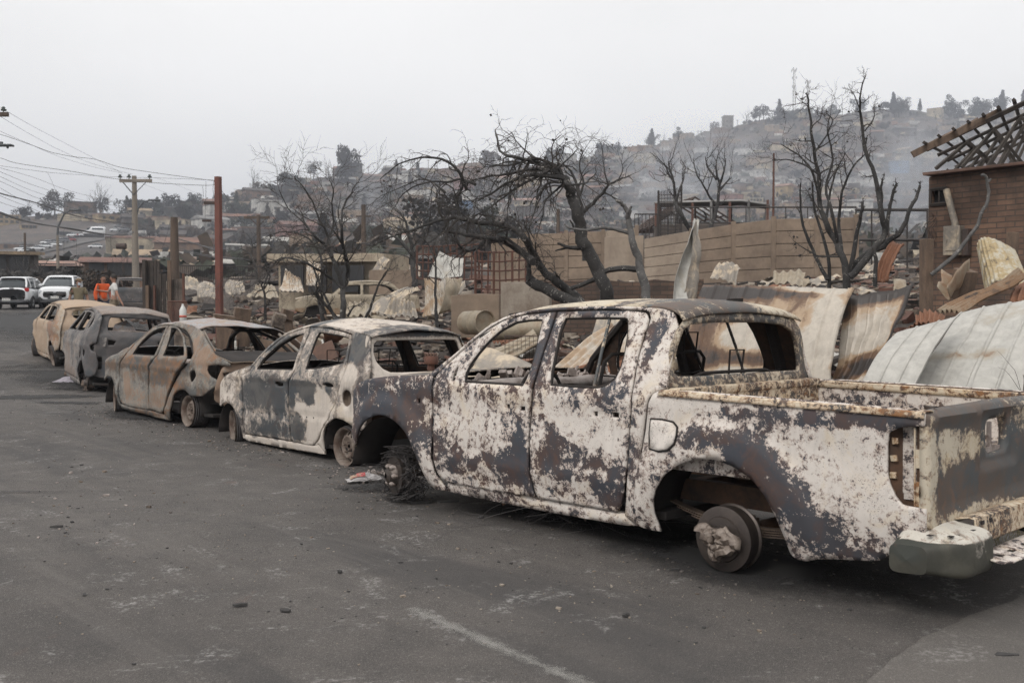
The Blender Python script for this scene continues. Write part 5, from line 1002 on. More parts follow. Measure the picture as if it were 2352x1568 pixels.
# rubble: one uncountable mass
def rubble(name, n, dr, xr, size, mats, seed, zoff=.02, wmax=None):
    rnd = random.Random(seed); mb = MB()
    for i in range(n):
        d = dr[0] * (dr[1] / dr[0]) ** rnd.random(); x = rnd.uniform(*xr); X = (x - 1176) / FD * d
        if X - xe(d) < .9: continue
        s = size * rnd.choice([.5, .6, .8, 1, 1.6]) * (1 + .01 * d); p = Vector((X, d, gz(X, d) + zoff + s * .1))
        mb.box(p, (s * rnd.uniform(.5, 2.2), s * rnd.uniform(.4, 1.2), s * rnd.uniform(.15, .6)), Matrix.Rotation(rnd.uniform(0, 6.3), 3, 'Z') @ Matrix.Rotation(rnd.uniform(-.6, .6), 3, 'X'), rnd.randrange(len(mats)), s * .14, rnd)
    return tag(mb.build(name, mats), kind="stuff")
rm = [M['rubble'], M['burnt_wood'], M['brick_red'], M['soot'], M['burnt_wood'], M['rust_steel'], M['plaster'], M['rubble']]
rubble('rubble', 7600, (9.5, 42), (300, 2150), .13, rm, 5)
rubble('charred_debris', 3800, (9, 30), (560, 2500), .055, rm + [M['zinc_cream']], 9)
rubble('far_rubble', 1500, (38, 64), (360, 2150), .26, rm + [M['zinc_dirty']], 12)
# fallen timbers, each one its own thing
for i in range(46):
    d = rnd.uniform(10.5, 36); x = rnd.uniform(560, 2050)
    if d < 18 and x < 800: d += 8
    p = gat(x, d, .1); a = rnd.uniform(-.9, .9) + rnd.choice([0, 3.14]); L = rnd.uniform(.7, 2.6); v = Vector((math.cos(a), math.sin(a), rnd.uniform(-.05, .35))) * L / 2; pts = [v * (t / 4 * 2 - 1) + Vector((0, 0, .03 * noise.noise(Vector((t * 3, i, 0))))) for t in range(5)]
    ch = rnd.random() < .75
    o = MB().tube(pts, rnd.uniform(.025, .06), 5).build('fallen_beam', M['burnt_wood'] if ch else M['wood_brown'], None, loc=p); tag(o, 'charred beam lying across the rubble' if ch else 'brown unburnt timber lying across the rubble', 'beam', 'charred beams in the rubble' if ch else 'brown timbers in the rubble')
# rusty window grilles
def grille(p0, p1, z0, z1, nx, nz_, label):
    p0 = Vector(p0); d = Vector(p1) - p0; q = MB(); d.z = 0
    for i in range(nx + 1): q.tube([d * (i / nx) + Vector((0, 0, z0)), d * (i / nx + .02 * math.sin(i)) + Vector((0, 0, z1))], .022 if i % 3 else .035, 4)
    for j in range(nz_ + 1): q.tube([Vector((0, 0, z0 + (z1 - z0) * j / nz_)), d * .5 + Vector((0, 0, z0 + (z1 - z0) * j / nz_ - .03)), d + Vector((0, 0, z0 + (z1 - z0) * j / nz_))], .022, 4)
    return tag(q.build('window_grille', M['rust_steel'], None, loc=p0), label, 'window grille')
grille(A(1092, 684, 25), A(1206, 682, 24.4), 0, 1.15, 8, 5, 'rusty square-barred window grille standing right of the diamond plate')
grille(A(958, 640, 26), A(1048, 640, 25.6), 0, .85, 7, 4, 'rusty square-barred grille left behind the upright corrugated sheet')
grille(A(1050, 640, 28), A(1100, 640, 27.6), 0, .95, 3, 3, 'narrow rusty grille leaning between the two wider grilles')
# barrel, duct, mesh cage, iron spool on the bonnet, bottle
b = at(1093, 741, 15.5); ax = (at(1122, 752, 15.5) - b).normalized() * .5 + Vector((.15, -.85, .2)); ax.normalize()
o = MB().lathe([(-.26, 0), (-.26, .17), (-.255, .185), (0, .185), (.01, .193), (.02, .185), (.25, .185), (.26, .195), (.27, .19), (.262, .175), (.23, .17), (.225, 0)], (0, 0, 0), ax, 28, wob=.02).build('metal_drum', M['zinc_cream'], None, smooth=True, loc=b); tag(o, 'pale dented metal drum lying on its side in the rubble', 'drum')
b = at(1190, 757, 12.6); o = MB().lathe([(-.35, .10), (-.34, .115), (0, .12), (.02, .13), (.04, .12), (.4, .125), (.42, .10)], (0, 0, 0), (1, -.25, .08), 20, wob=.06).build('fallen_duct', M['zinc_cream'], None, smooth=True, loc=b); tag(o, 'yellowish fallen duct pipe seen through the top of the pickup front window', 'duct')
q = MB(); o_ = at(1160, 858, 11)
for i in range(14): q.tube([(i * .045, 0, 0), (i * .045, .01, .42)], .003, 3, cap=False)
for i in range(10): q.tube([(0, 0, i * .045), (.6, 0, i * .045)], .003, 3, cap=False)
q.tube([(0, 0, 0), (.6, 0, 0), (.6, 0, .42), (0, 0, .42)], .008, 4, closed=True); tag(q.build('wire_cage', M['dark_iron'], None, loc=o_), 'dark wire mesh cage panel behind the pickup front window', 'wire cage')
tp = TR.matrix_basis @ Vector((3.20, .35, 1.2)); e = empty('burnt_motor', tp, label='rusty round motor core standing on the pickup bonnet', cat='motor part')
MB().lathe([(0, .03), (.05, .032), (.052, .055), (.06, .06), (.10, .06), (.105, .058), (.12, .055), (.122, 0)], (0, 0, 0), (.05, .02, 1), 20, wob=.03).build('core', M['rust_steel'], e, smooth=True)
q = MB()
for i in range(12): t = i * .5236; q.tube([(.045 * math.cos(t), .045 * math.sin(t), .115), (.05 * math.cos(t + .2), .05 * math.sin(t + .2), .14), (.02 * math.cos(t + .4), .02 * math.sin(t + .4), .132)], .008, 5)
q.build('winding', M['brick_red'], e, smooth=True)
M['plastic'] = simple('bottle_plastic', (.6, .6, .57), (.5, .5, .48), 4, .35, bump=0)
M['label_red'] = simple('label_red', (.5, .12, .08), (.45, .1, .07), 4, .5, bump=0)
p = at(420.5, 738, 17.6); e = empty('plastic_bottle', p, label='white plastic bottle standing upright behind the rusty sedan roof', cat='bottle')
MB().lathe([(0, 0), (0, .055), (.01, .06), (.2, .06), (.26, .03), (.28, .02), (.31, .02), (.312, 0)], (0, 0, 0), (0, 0, 1), 16).build('bottle_body', M['plastic'], e, smooth=True)
MB().lathe([(.07, .062), (.11, .062)], (0, 0, 0), (0, 0, 1), 16).build('label_band', M['label_red'], e, smooth=True, th=.002)
MB().box((0, .1, -.35), (.3, .3, .7)).build('block', M['rubble'], None, loc=p, bev=.02); tag(bpy.data.objects['block'], 'burnt block under the white plastic bottle', 'block')
# bricks and cardboard-like plates behind the sedan roof
for i, (x, y, d, w, h, lb) in enumerate([(556, 722, 17, .26, .20, 'brown leaning clay block behind the sedan roof, the larger one'), (660, 722, 17.5, .2, .16, 'small brown clay block standing right of the larger leaning one'), (515, 727, 16.5, .34, .05, 'flat brown tile lying at the foot of the red post'), (640, 735, 16.5, .2, .22, 'grey concrete block end beside the small clay block')]):
    o = MB().box((0, 0, 0), (w, .18, h), Matrix.Rotation(.15 * (i % 2 + 1), 3, 'Y') @ Matrix.Rotation(.4, 3, 'Z'), j=.01, rnd=rnd).box((.0, .05, -.3), (w * .8, .1, .5)).build('clay_block', M['wood_brown'] if i < 3 else M['rubble'], None, loc=at(x, y, d), bev=.006); tag(o, lb, 'block')
for x, y, d, w, h, rz, lb in [(690, 800, 15.5, .55, .40, .3, 'large tan board leaning behind the sedan rear window'), (735, 815, 14.8, .5, .3, -.4, 'pinkish flat slab tilted in the rubble behind the sedan boot'), (625, 800, 15.2, .4, .22, .2, 'small slab with a rough top seen through the sedan cabin')]:
    o = MB().box((0, 0, 0), (w, .05, h), Matrix.Rotation(rz, 3, 'Y') @ Matrix.Rotation(-.4, 3, 'X'), j=.015, rnd=rnd).build('broken_slab', M['brick_red'] if 'pink' in lb else M['wood_brown'], None, loc=at(x, y, d), bev=.006); tag(o, lb, 'slab')
# ---- wrecked cream car in the yard
WK = empty('wrecked_pickup', at(893, 737, 36), R(180 + 12), 'cream wrecked car body sunk in the rubble beyond the leafless shrub', 'car wreck')
wkf = lambda x, z: .8 - (.2 * max(0, z - .85) / .5) - (.2 * ((x - 2.6) / .8) ** 2 if x > 2.6 else 0)
wo_ = [(3.3,.35),(3.35,.6),(3.2,.78),(2.6,.88),(2.05,.93),(1.6,1.32),(1.3,1.38),(.3,1.40),(-.1,1.33),(-.5,.95),(-1.0,.92),(-1.05,.3),(-.4,.25),(-.3,.5),(0,.58),(.3,.5),(.4,.25),(2.2,.25),(2.3,.5),(2.6,.58),(2.9,.5),(3.0,.3)]
for s in (1, -1):
    b = panel('body_side', WK, [M['zinc_cream'], M['soot']], wo_, lambda x, z: (x, s * wkf(x, z), z), (0, s, 0), [[(1.85,.95),(1.5,1.26),(1.05,1.29),(1.05,.95)], [(.95,.95),(.95,1.29),(.3,1.30),(.0,1.22),(-.3,.95)]], .09, .03, .02, lambda p: -.3 + (.6 if p.z < .5 else 0))
MB().grid(lambda u, v: Vector((-.05 + 1.6 * u, (v - .5) * 1.2, 1.36 + .05 * math.sin(math.pi * u) + .05 * (1 - (2 * v - 1) ** 2))), 10, 8).build('roof', M['zinc_cream'], WK, smooth=True, th=.02)
MB().grid(lambda u, v: Vector((2.05 + 1.25 * u, (v - .5) * 1.5 * (1 - .12 * u * u), .93 - .16 * u * u + .05 * (1 - (2 * v - 1) ** 2))), 10, 8).build('bonnet', M['zinc_cream'], WK, smooth=True, th=.02)
box_part('front_cavity', WK, M['soot'], (3.15, 0, .5), (.2, 1.2, .4)); box_part('engine_block', WK, M['soot'], (2.5, 0, .5), (1.2, 1.2, .5))
# ---------------------------------------------------------------- burnt trees
def barkmat(name, c1, c2, fleck, amt):
    n = N(name); a = n.noise(5, 6, .7, .5); b = n.noise(22, 5, .7, .6); f = n.noise(11, 6, .75, 1.2)
    col = n.mix(n.mr(a, .35, .65), c1, c2); col = n.mix(n.mr(f, amt, amt + .03, 0, .9), col, fleck)
    n.bump(n.math('ADD', b, f), 0.612, 0.019); return n.fin(col, .9)
M['bark'] = barkmat('charred_bark', (.022, .021, .021), (.05, .046, .043), (.33, .31, .28), .60)
M['bark_grey'] = barkmat('grey_bark', (.13, .125, .12), (.06, .057, .055), (.32, .30, .27), .60)
M['twig'] = simple('scorched_twig', (.055, .045, .038), (.03, .027, .026), 9, .9, bump=0)
M['twig_far'] = simple('far_twig', (.045, .04, .037), (.03, .028, .027), 4, .9, bump=0)
M['twig_tan'] = simple('peeled_twig', (.20, .13, .075), (.075, .052, .04), 4, .9, bump=0, lo=.45, hi=.6)
Zf = {5: (.2746, 0, 229.7), 6: (.3113, 516.8, 287.1), 7: (.3113, 1091, 287.1), 8: (.4944, 1665.2, 143.6), 0: (1, 0, 0)}
def zz(z, pts, d, dj=0, seed=0):
    s, a, b = Zf[z]; out = []
    for i, p in enumerate(pts):
        dd = d + (p[2] if len(p) > 2 else 0) + dj * noise.noise(Vector((i * .45, seed * 3.3, 1))); out.append(at(a + s * p[0], b + s * p[1], dd))
    return out
def fine(pts, n=4, j=0, seed=0):
    """Catmull-Rom through the traced joints, with a little knotty wander"""
    P = [pts[0]] + list(pts) + [pts[-1]]; out = []
    for i in range(1, len(P) - 2):
        for k in range(n):
            t = k / n; a, b, c, d = P[i - 1], P[i], P[i + 1], P[i + 2]
            q = .5 * ((2 * b) + (c - a) * t + (2 * a - 5 * b + 4 * c - d) * t * t + (3 * b - a - 3 * c + d) * t ** 3)
            if j: q = q + Vector((noise.noise(Vector((i + t, seed, 0)) * 2.1), noise.noise(Vector((i + t, seed, 5)) * 2.1), noise.noise(Vector((i + t, seed, 9)) * 2.1))) * j
            out.append(q)
    out.append(P[-2]); return out
def grow(mb, rnd, p, d, L, r, depth, droop=0, up=0, kink=.35, kids=3, n=5, sp=.7):
    pts = [Vector(p)]; d = d.normalized(); rads = [r]
    for i in range(n):
        d = (d + Vector((rnd.gauss(0, kink), rnd.gauss(0, kink), rnd.gauss(0, kink))) * .5 + Vector((0, 0, up - droop * (i + 1) / n))).normalized()
        pts.append(pts[-1] + d * L / n); rads.append(r * (1 - .72 * (i + 1) / n))
    mb.tube(pts, rads, 5 if r > .012 else 3, cap=False)
    if depth > 0:
        for k in range(kids):
            i = min(n, max(1, int(n * (.25 + .75 * (k + rnd.random()) / kids)))); dd = (pts[i] - pts[i - 1]).normalized()
            side = Vector((rnd.gauss(0, 1), rnd.gauss(0, 1), rnd.gauss(0, 1))); side -= dd * side.dot(dd); side.normalize()
            grow(mb, rnd, pts[i], dd + side * sp, L * rnd.uniform(.45, .75), max(.0028, rads[i] * .65), depth - 1, droop, up, kink, kids, n, sp)
def tree(name, label, base, limbs, bark, twig, seed, group=None, cat='tree', kids=3, fat=.72, depth=2, L=.8, droop=0, up=0, sp=.7, every=3, kink=.35, start=.35, tw=.012, pods=0, jit=.03):
    """limbs: list of (points, r0, r1, twigs?)"""
    e = empty(name, base, 0, label, cat, group); rnd = random.Random(seed); T = MB(); C_ = MB(); b = Vector(base)
    tips = []
    for li, lb in enumerate(limbs):
        pts, r0, r1 = lb[0], lb[1], lb[2]; tg = lb[3] if len(lb) > 3 else 1
        f = [p - b for p in fine(pts, 4, jit * (r0 * 10 + .3), seed + li)]; n = len(f)
        rad = [fat * (r0 + (r1 - r0) * i / (n - 1)) * (1 + .14 * noise.noise(Vector((i * .6, seed, li)))) for i in range(n)]
        T.tube(f, rad, 9 if r0 > .04 else 6)
        if tg:
            for i in range(int(n * start), n):
                if (i % every) and i < n - 2: continue
                dd = (f[i] - f[i - 1]).normalized(); side = Vector((rnd.gauss(0, 1), rnd.gauss(0, 1), rnd.gauss(0, 1))); side -= dd * side.dot(dd); side.normalize()
                grow(C_, rnd, f[i], dd * (.6 if i < n - 1 else 1.5) + side * sp, L * rnd.uniform(.5, 1.1) * tg, max(tw * .5, min(rad[i] * .6, tw * 1.6)), depth, droop, up, kink, kids, 5, sp)
    T.build('trunk', bark, e, smooth=True)
    if pods:
        for i in range(pods):
            v = Vector(C_.v[rnd.randrange(len(C_.v))]); s = rnd.uniform(.009, .02); C_.box(v, (s * 1.6, s * 1.2, s * 1.8), Matrix.Rotation(rnd.uniform(0, 3), 3, (1, .5, .2)), j=s * .3, rnd=rnd)
    if C_.v: C_.build('crown', twig, e)
    return e
D0 = 15
def q7(p, d=D0, dj=1.0, s=0): return zz(7, p, d, dj, s)
big = [
 (q7([(985,1330),(960,1200),(905,1060),(835,930),(795,850),(775,750),(758,650),(728,560),(700,470),(655,395)], dj=.3), 0.085, 0.053, 0),
 (q7([(655,395),(600,335),(510,295),(410,262),(310,240),(195,205),(165,120),(150,35)], s=2), 0.037, 0.007),
 (q7([(655,395),(560,380),(450,370),(340,385),(230,430),(120,500),(20,560)], s=3), 0.034, 0.007),
 (q7([(660,400),(590,300),(440,250),(300,290),(180,300),(60,290)], s=4), 0.027, 0.005),
 (q7([(640,420),(540,430),(470,520),(440,640),(400,760),(430,830)], s=5), 0.020, 0.004),
 (q7([(660,430),(600,480),(520,560),(500,660),(470,780)], s=6), 0.017, 0.004),
 (q7([(640,390),(560,330),(400,330),(260,360),(100,380),(-60,430),(-150,520)], s=7), 0.027, 0.005),
 (q7([(560,330),(420,400),(300,470),(180,560),(60,640),(-80,700)], s=8), 0.020, 0.004),
 (q7([(500,300),(380,280),(240,270),(120,310),(60,300)], s=9), 0.014, 0.004),
 (q7([(655,395),(690,440),(790,435),(850,400),(895,350)], s=10), 0.019, 0.005),
 (q7([(640,380),(610,290),(650,200),(655,150)], s=11), 0.014, 0.004), (q7([(600,320),(680,260),(760,175)], s=12), 0.014, 0.004),
 (q7([(800,1330),(700,1230),(600,1150),(520,1090),(440,970),(375,850),(320,790),(200,745),(0,712),(-110,690),(-230,700),(-430,760),(-620,830),(-780,895)], dj=.6, s=13), 0.058, 0.007),
 (q7([(430,1010),(330,925),(210,860),(110,835),(0,820),(-120,800),(-220,780)], s=14), 0.048, 0.012),
 (q7([(-60,480),(-120,340),(-240,255),(-390,240),(-560,290),(-700,400)], s=15), 0.020, 0.005), (q7([(0,440),(-100,400),(-200,420),(-330,420),(-500,480),(-590,600)], s=16), 0.019, 0.005),
 (q7([(-110,690),(-130,560),(-90,440),(-130,330)], s=17), 0.024, 0.007),
 (q7([(-220,500),(-300,430),(-400,400),(-540,460),(-690,520)], s=18), 0.014, 0.004), (q7([(110,835),(20,900),(-60,930),(-140,860)], s=25), 0.034, 0.009),
 (q7([(760,1320),(640,1265),(500,1195),(395,1135)], dj=.2, s=19), 0.068, 0.062, 0), (q7([(395,1135),(400,1060),(380,960),(250,850),(180,820)], s=20), 0.037, 0.012, 0),
 (q7([(800,905),(700,905),(610,872)], dj=.1, s=21), 0.034, 0.012, 0), (q7([(680,905),(590,930)], dj=.1, s=22), 0.017, 0.006, 0),
 (q7([(1195,1062),(1050,1058),(940,1095),(830,1165),(710,1205)], dj=.2, s=23), 0.037, 0.025, 0),
 (q7([(790,880),(740,780),(700,700)], dj=.1, s=24), 0.020, 0.009, 0),
]
bt = tree('bent_tree', 'big bent burnt tree with crooked drooping branches and shrivelled fruit, behind the pickup roof', q7([(960,1400)])[0], big, M['bark'], M['twig'], 5, kids=3, depth=2, L=.62, droop=.30, sp=.9, every=2, start=.12, tw=.011, pods=100, kink=.6, fat=1.3)
tree('broken_tree', 'grey broken trunk with one bent side branch, just right of the big bent tree', q7([(1270,1380)], 14)[0],
 [(q7([(1285,1330),(1245,1150),(1197,980),(1160,850),(1132,720),(1128,640),(1082,592),(1046,556)], 14, .2, 1), .095, .03, 0), (q7([(1165,810),(1060,780),(960,762),(820,775),(700,758),(662,732)], 14, .3, 2), .04, .018, 0), (q7([(1128,645),(1155,600)], 14, .1, 3), .035, .02, 0), (q7([(1195,970),(1190,900)], 14, .1, 4), .03, .02, 0)], M['bark_grey'], M['twig'], 6)
tree('thin_burnt_tree', 'slender burnt tree forking wide to the right behind the big bent tree', q7([(810,1000)], 21)[0],
 [(q7([(815,1000),(795,800),(788,660),(765,540),(750,440),(700,330),(650,290)], 21, .5, 1), .10, .02), (q7([(790,660),(850,590),(935,515),(985,445),(1060,405),(1145,372)], 21, .6, 2), .07, .015), (q7([(985,445),(960,360),(945,280)], 21, .6, 3), .03, .01), (q7([(765,540),(800,430),(770,300),(800,190)], 21, .6, 4), .04, .012), (q7([(1060,405),(1090,330),(1080,270)], 21, .4, 5), .02, .008)],
 M['bark'], M['twig_far'], 7, kids=3, depth=2, L=.60, up=.05, sp=.7, every=3, tw=.014)
q6 = lambda p, d, dj=1.0, s=0: zz(6, p, d, dj, s)
tree('shrub_tree', 'leafless many-stemmed burnt tree with a wide fan of twigs, behind the hatchback roof', q6([(800,1470)], 17)[0],
 [(q6([(870,1480),(868,1330),(870,1210),(830,1080),(790,980),(740,890),(660,820),(600,740),(560,640)], 17, .8, 1), .075, .015), (q6([(870,1215),(905,1130),(900,1020),(868,880),(860,740),(870,620),(930,500),(985,420)], 17, .8, 2), .06, .012),
  (q6([(735,1480),(712,1380),(690,1290),(668,1215),(690,1130)], 17, .3, 3), .055, .02, .4), (q6([(840,1440),(750,1330),(690,1260),(672,1200)], 17, .4, 4), .045, .015, .4), (q6([(1030,1440),(1080,1330),(1130,1190),(1190,1090),(1215,1050)], 17.5, .4, 5), .04, .01, .5),
  (q6([(868,1210),(780,1130),(680,1060),(560,1000),(440,980),(380,1030)], 17, .8, 6), .04, .01), (q6([(720,1380),(715,1100),(700,960),(640,860),(540,800),(400,790),(300,830)], 18, .8, 7), .04, .01),
  (q6([(790,980),(760,820),(700,700),(640,560),(560,440),(510,380)], 17, .8, 8), .035, .008), (q6([(740,890),(800,740),(790,600),(800,480),(770,400)], 17, .8, 9), .03, .008), (q6([(868,880),(800,780),(740,690)], 17, .8, 10), .03, .01),
  (q6([(905,1410),(940,1350),(975,1330)], 16.6, .2, 11), .03, .012, .3), (q6([(660,820),(560,700),(470,620),(400,480)], 17, .8, 12), .025, .008), (q6([(820,1440),(800,1400),(735,1250),(660,1080),(650,1000)], 16.8, .5, 13), .04, .015, .5)],
 M['bark'], M['twig'], 8, kids=4, depth=2, L=.66, up=.0, sp=.75, every=2, start=.3, tw=.009, kink=.35)
tree('burnt_sapling', 'thin black sapling with drooping brushy top, standing in the rubble behind the hatchback rear', q6([(1568,1530)], 13.5)[0],
 [(q6([(1572,1540),(1560,1400),(1552,1250),(1555,1100),(1552,980)], 13.5, .2, 1), .035, .014, .8), (q6([(1552,1000),(1500,880),(1400,800),(1320,780)], 13.5, .6, 2), .014, .005), (q6([(1552,990),(1610,880),(1700,830)], 13.5, .6, 3), .012, .005), (q6([(1555,1050),(1480,960),(1430,1000),(1420,1100)], 13.5, .5, 4), .012, .004)],
 M['bark'], M['twig'], 9, kids=3, depth=2, L=.5, droop=.35, sp=.9, every=2, start=.55, tw=.006)
tree('burnt_sapling', 'small weeping burnt sapling with fine hanging twigs, standing on the black open ground', q6([(305,1430)], 23)[0],
 [(q6([(300,1440),(298,1340),(292,1250),(275,1190)], 23, .1, 1), .05, .03, .5), (q6([(285,1200),(340,1050),(420,980),(520,1000),(600,1060)], 23, .8, 2), .03, .008), (q6([(280,1200),(230,1120),(120,1080),(-20,1090)], 23, .8, 3), .025, .008), (q6([(290,1210),(330,1120),(300,1040),(420,990),(470,1100)], 23, .8, 4), .025, .006), (q6([(285,1215),(240,1230),(200,1260)], 23, .5, 5), .015, .005)],
 M['bark'], M['twig'], 10, kids=4, depth=2, L=.9, droop=.5, sp=.8, every=2, start=.2, tw=.009)
tree('burnt_sapling', 'crooked thin burnt stem with a hooked tip, left of the weeping sapling', q6([(235,1110)], 30)[0],
 [(q6([(238,1120),(220,1030),(190,960),(130,915),(95,920)], 30, .3, 1), .06, .015), (q6([(190,960),(205,900),(190,840)], 30, .2, 2), .04, .01)], M['bark'], M['twig_far'], 11, kids=2, depth=1, L=.6, every=3, tw=.012)
tree('burnt_tree', 'dark spreading burnt tree behind the upright corrugated sheets', q6([(1400,1230)], 31)[0],
 [(q6([(1405,1240),(1395,1100),(1385,990),(1370,850),(1330,720),(1290,640)], 31, .8, 1), .15, .03), (q6([(1385,990),(1450,860),(1500,740),(1520,640)], 31, .8, 2), .1, .02), (q6([(1385,960),(1300,860),(1200,800),(1130,790)], 31, .8, 3), .08, .02), (q6([(1370,850),(1420,740),(1400,640)], 31, .8, 4), .05, .015), (q6([(1390,940),(1560,830),(1640,740)], 31, .8, 5), .05, .015)],
 M['bark'], M['twig_far'], 12, kids=3, depth=2, L=1.1, up=.05, every=2, tw=.016)
q8 = lambda p, d, dj=.8, s=0: zz(8, p, d, dj, s)
tree('burnt_tree', 'tall cluster of burnt stems with curled twigs, rising left of the brick house', q8([(562,1080)], 17)[0],
 [(q8([(562,1070),(552,930),(510,820),(470,740),(440,640),(438,520),(412,420),(402,310),(388,190),(375,145)], 17, .6, 1), .09, .014), (q8([(560,1000),(610,930),(690,870),(765,830),(830,760),(870,655),(905,572)], 17, .3, 2), .10, .03, .15),
  (q8([(575,1000),(690,870),(745,790),(722,690),(690,520),(650,380),(632,230),(628,150),(655,60)], 16.6, .5, 3), .085, .010, .45), (q8([(742,800),(765,680),(780,610),(797,560)], 16.6, .2, 4), .05, .025, .2), (q8([(720,690),(728,600),(732,540)], 16.6, .2, 5), .045, .02, .2),
  (q8([(578,980),(612,800),(628,720),(640,650)], 17, .2, 6), .06, .03, .2), (q8([(485,1060),(480,900),(420,700),(405,560)], 17.3, .4, 7), .05, .02, .4), (q8([(475,1010),(420,900),(365,760),(350,650),(352,560)], 17.3, .4, 8), .05, .015, .3),
  (q8([(545,900),(530,760),(545,600),(600,480),(660,420)], 17, .6, 9), .05, .012), (q8([(520,840),(500,700),(470,580),(500,450),(480,330),(490,240)], 17, .6, 10), .045, .010), (q8([(440,640),(400,500),(340,430),(260,380)], 17, .6, 11), .035, .010),
  (q8([(438,520),(360,470),(280,450),(220,455)], 17, .5, 12), .03, .008), (q8([(470,740),(490,600),(520,500),(560,420)], 17.5, .6, 13), .035, .010), (q8([(412,420),(470,340),(500,270),(470,235)], 17, .5, 14), .025, .008), (q8([(695,1040),(700,930),(690,860)], 16.5, .1, 15), .05, .04, .1), (q8([(540,900),(440,900),(380,870),(320,830)], 17, .3, 16), .025, .008, .4),
  (q8([(632,230),(600,150),(578,128)], 16.6, .2, 17), .015, .006, .3), (q8([(650,320),(690,260),(695,205)], 16.6, .2, 18), .018, .006, .5)],
 M['bark'], M['twig'], 13, kids=3, depth=2, L=.58, up=.0, sp=.85, every=2, start=.35, tw=.009, kink=.6, pods=40)
for i, (z, ps, d, lb) in enumerate([(7, [[(1600,790),(1510,640),(1480,560),(1468,430),(1440,330),(1425,270)], [(1480,560),(1530,420),(1550,320)], [(1468,430),(1430,360),(1400,290)]], 38, 'slim burnt tree behind the panel wall, left of the burnt-out bus'),
    (7, [[(1725,790),(1760,690),(1790,600),(1800,440),(1780,330),(1790,230)], [(1790,600),(1740,540),(1680,440),(1630,350),(1610,250)], [(1800,440),(1840,340),(1850,250)], [(1800,480),(1890,390)], [(1780,400),(1720,310),(1700,240)]], 40, 'burnt tree with a broad brush of twigs in front of the burnt-out bus')]):
    tree('burnt_tree', lb, zz(z, [ps[0][0]], d)[0], [(zz(z, p, d, 1.2, i * 5 + k), .16 if k == 0 else .09, .03) for k, p in enumerate(ps)], M['bark'], M['twig_far'], 30 + i, kids=3, depth=2, L=1.1, up=.10, every=2, tw=.016, start=.4, fat=.6)
# speckled fallen limb leaning on the brick house
tree('leaning_branch', 'ash-speckled broken branch leaning up against the brick house', q8([(955,985)], 15)[0], [(q8([(955,985),(1060,900),(1140,800),(1195,700),(1225,620),(1215,540),(1190,525)], 15.5, .2, 1), .045, .03, 0), (q8([(1215,560),(1235,540)], 15.5, .1, 2), .03, .02, 0)], M['bark_grey'], M['twig'], 14, cat='branch')
# dry brush at the right edge in front of the pale sheet
tree('dry_twig', 'few thin dry reddish twigs standing before the broad pale sheet', at(2352, 905, 8.3), [([at(2350, 910, 8.3), at(2318, 860, 8.3), at(2292, 842, 8.3)], .003, .001, 0), ([at(2345, 905, 8.3), at(2330, 850, 8.2), at(2290, 805, 8.2)], .003, .001, 0), ([at(2352, 900, 8.3), at(2350, 860, 8.3)], .006, .003, 0)], M['twig'], M['twig'], 15, cat='twig')
# ---------------------------------------------------------------- hillside
def ghit(x, y, d0=60, d1=1100):
    """distance at which the line of sight through (x, y) meets the hillside"""
    d = d0
    while d < d1:
        p = at(x, y, d)
        if hill_z(p.x, p.y) >= p.z: return d
        d *= 1.02
    return None
def flat(name, c, c2=None, r=.85): return simple(name, tuple(v * .85 for v in c), c2 or tuple(v * .3 + .02 for v in c), .35, r, bump=0, lo=.42, hi=.62)
HW = {'cream': flat('wall_cream', (.50, .42, .30)), 'white': flat('wall_white', (.62, .60, .56)), 'grey': flat('wall_grey', (.28, .26, .24)), 'brown': flat('wall_brown', (.22, .14, .095)), 'pink': flat('wall_pink', (.34, .19, .165)), 'yellow': flat('wall_yellow', (.42, .31, .17)), 'orange': flat('wall_orange', (.32, .19, .115)), 'teal': flat('wall_teal', (.10, .33, .34)), 'scorched': flat('wall_scorched', (.10, .08, .068)), 'tan': flat('wall_tan', (.36, .27, .19)), 'blue': flat('wall_blue', (.14, .25, .42))}
HR = {'rusty': flat('roof_rusty', (.22, .11, .07)), 'grey': flat('roof_grey', (.26, .25, .24)), 'pale': flat('roof_pale', (.48, .46, .42)), 'red': flat('roof_red', (.20, .10, .075)), 'tan': flat('roof_tan', (.38, .28, .18)), 'burnt': flat('roof_burnt', (.07, .055, .048)), 'pinkish': flat('roof_pinkish', (.36, .22, .17))}
M['pane'] = simple('dark_opening', (.03, .03, .033), (.02, .02, .02), 1, .4, bump=0)
winm = MB().box((0, 0, 0), (1.1, .12, 1.1)).build('window', M['pane']); WME = winm.data; bpy.data.objects.remove(winm)
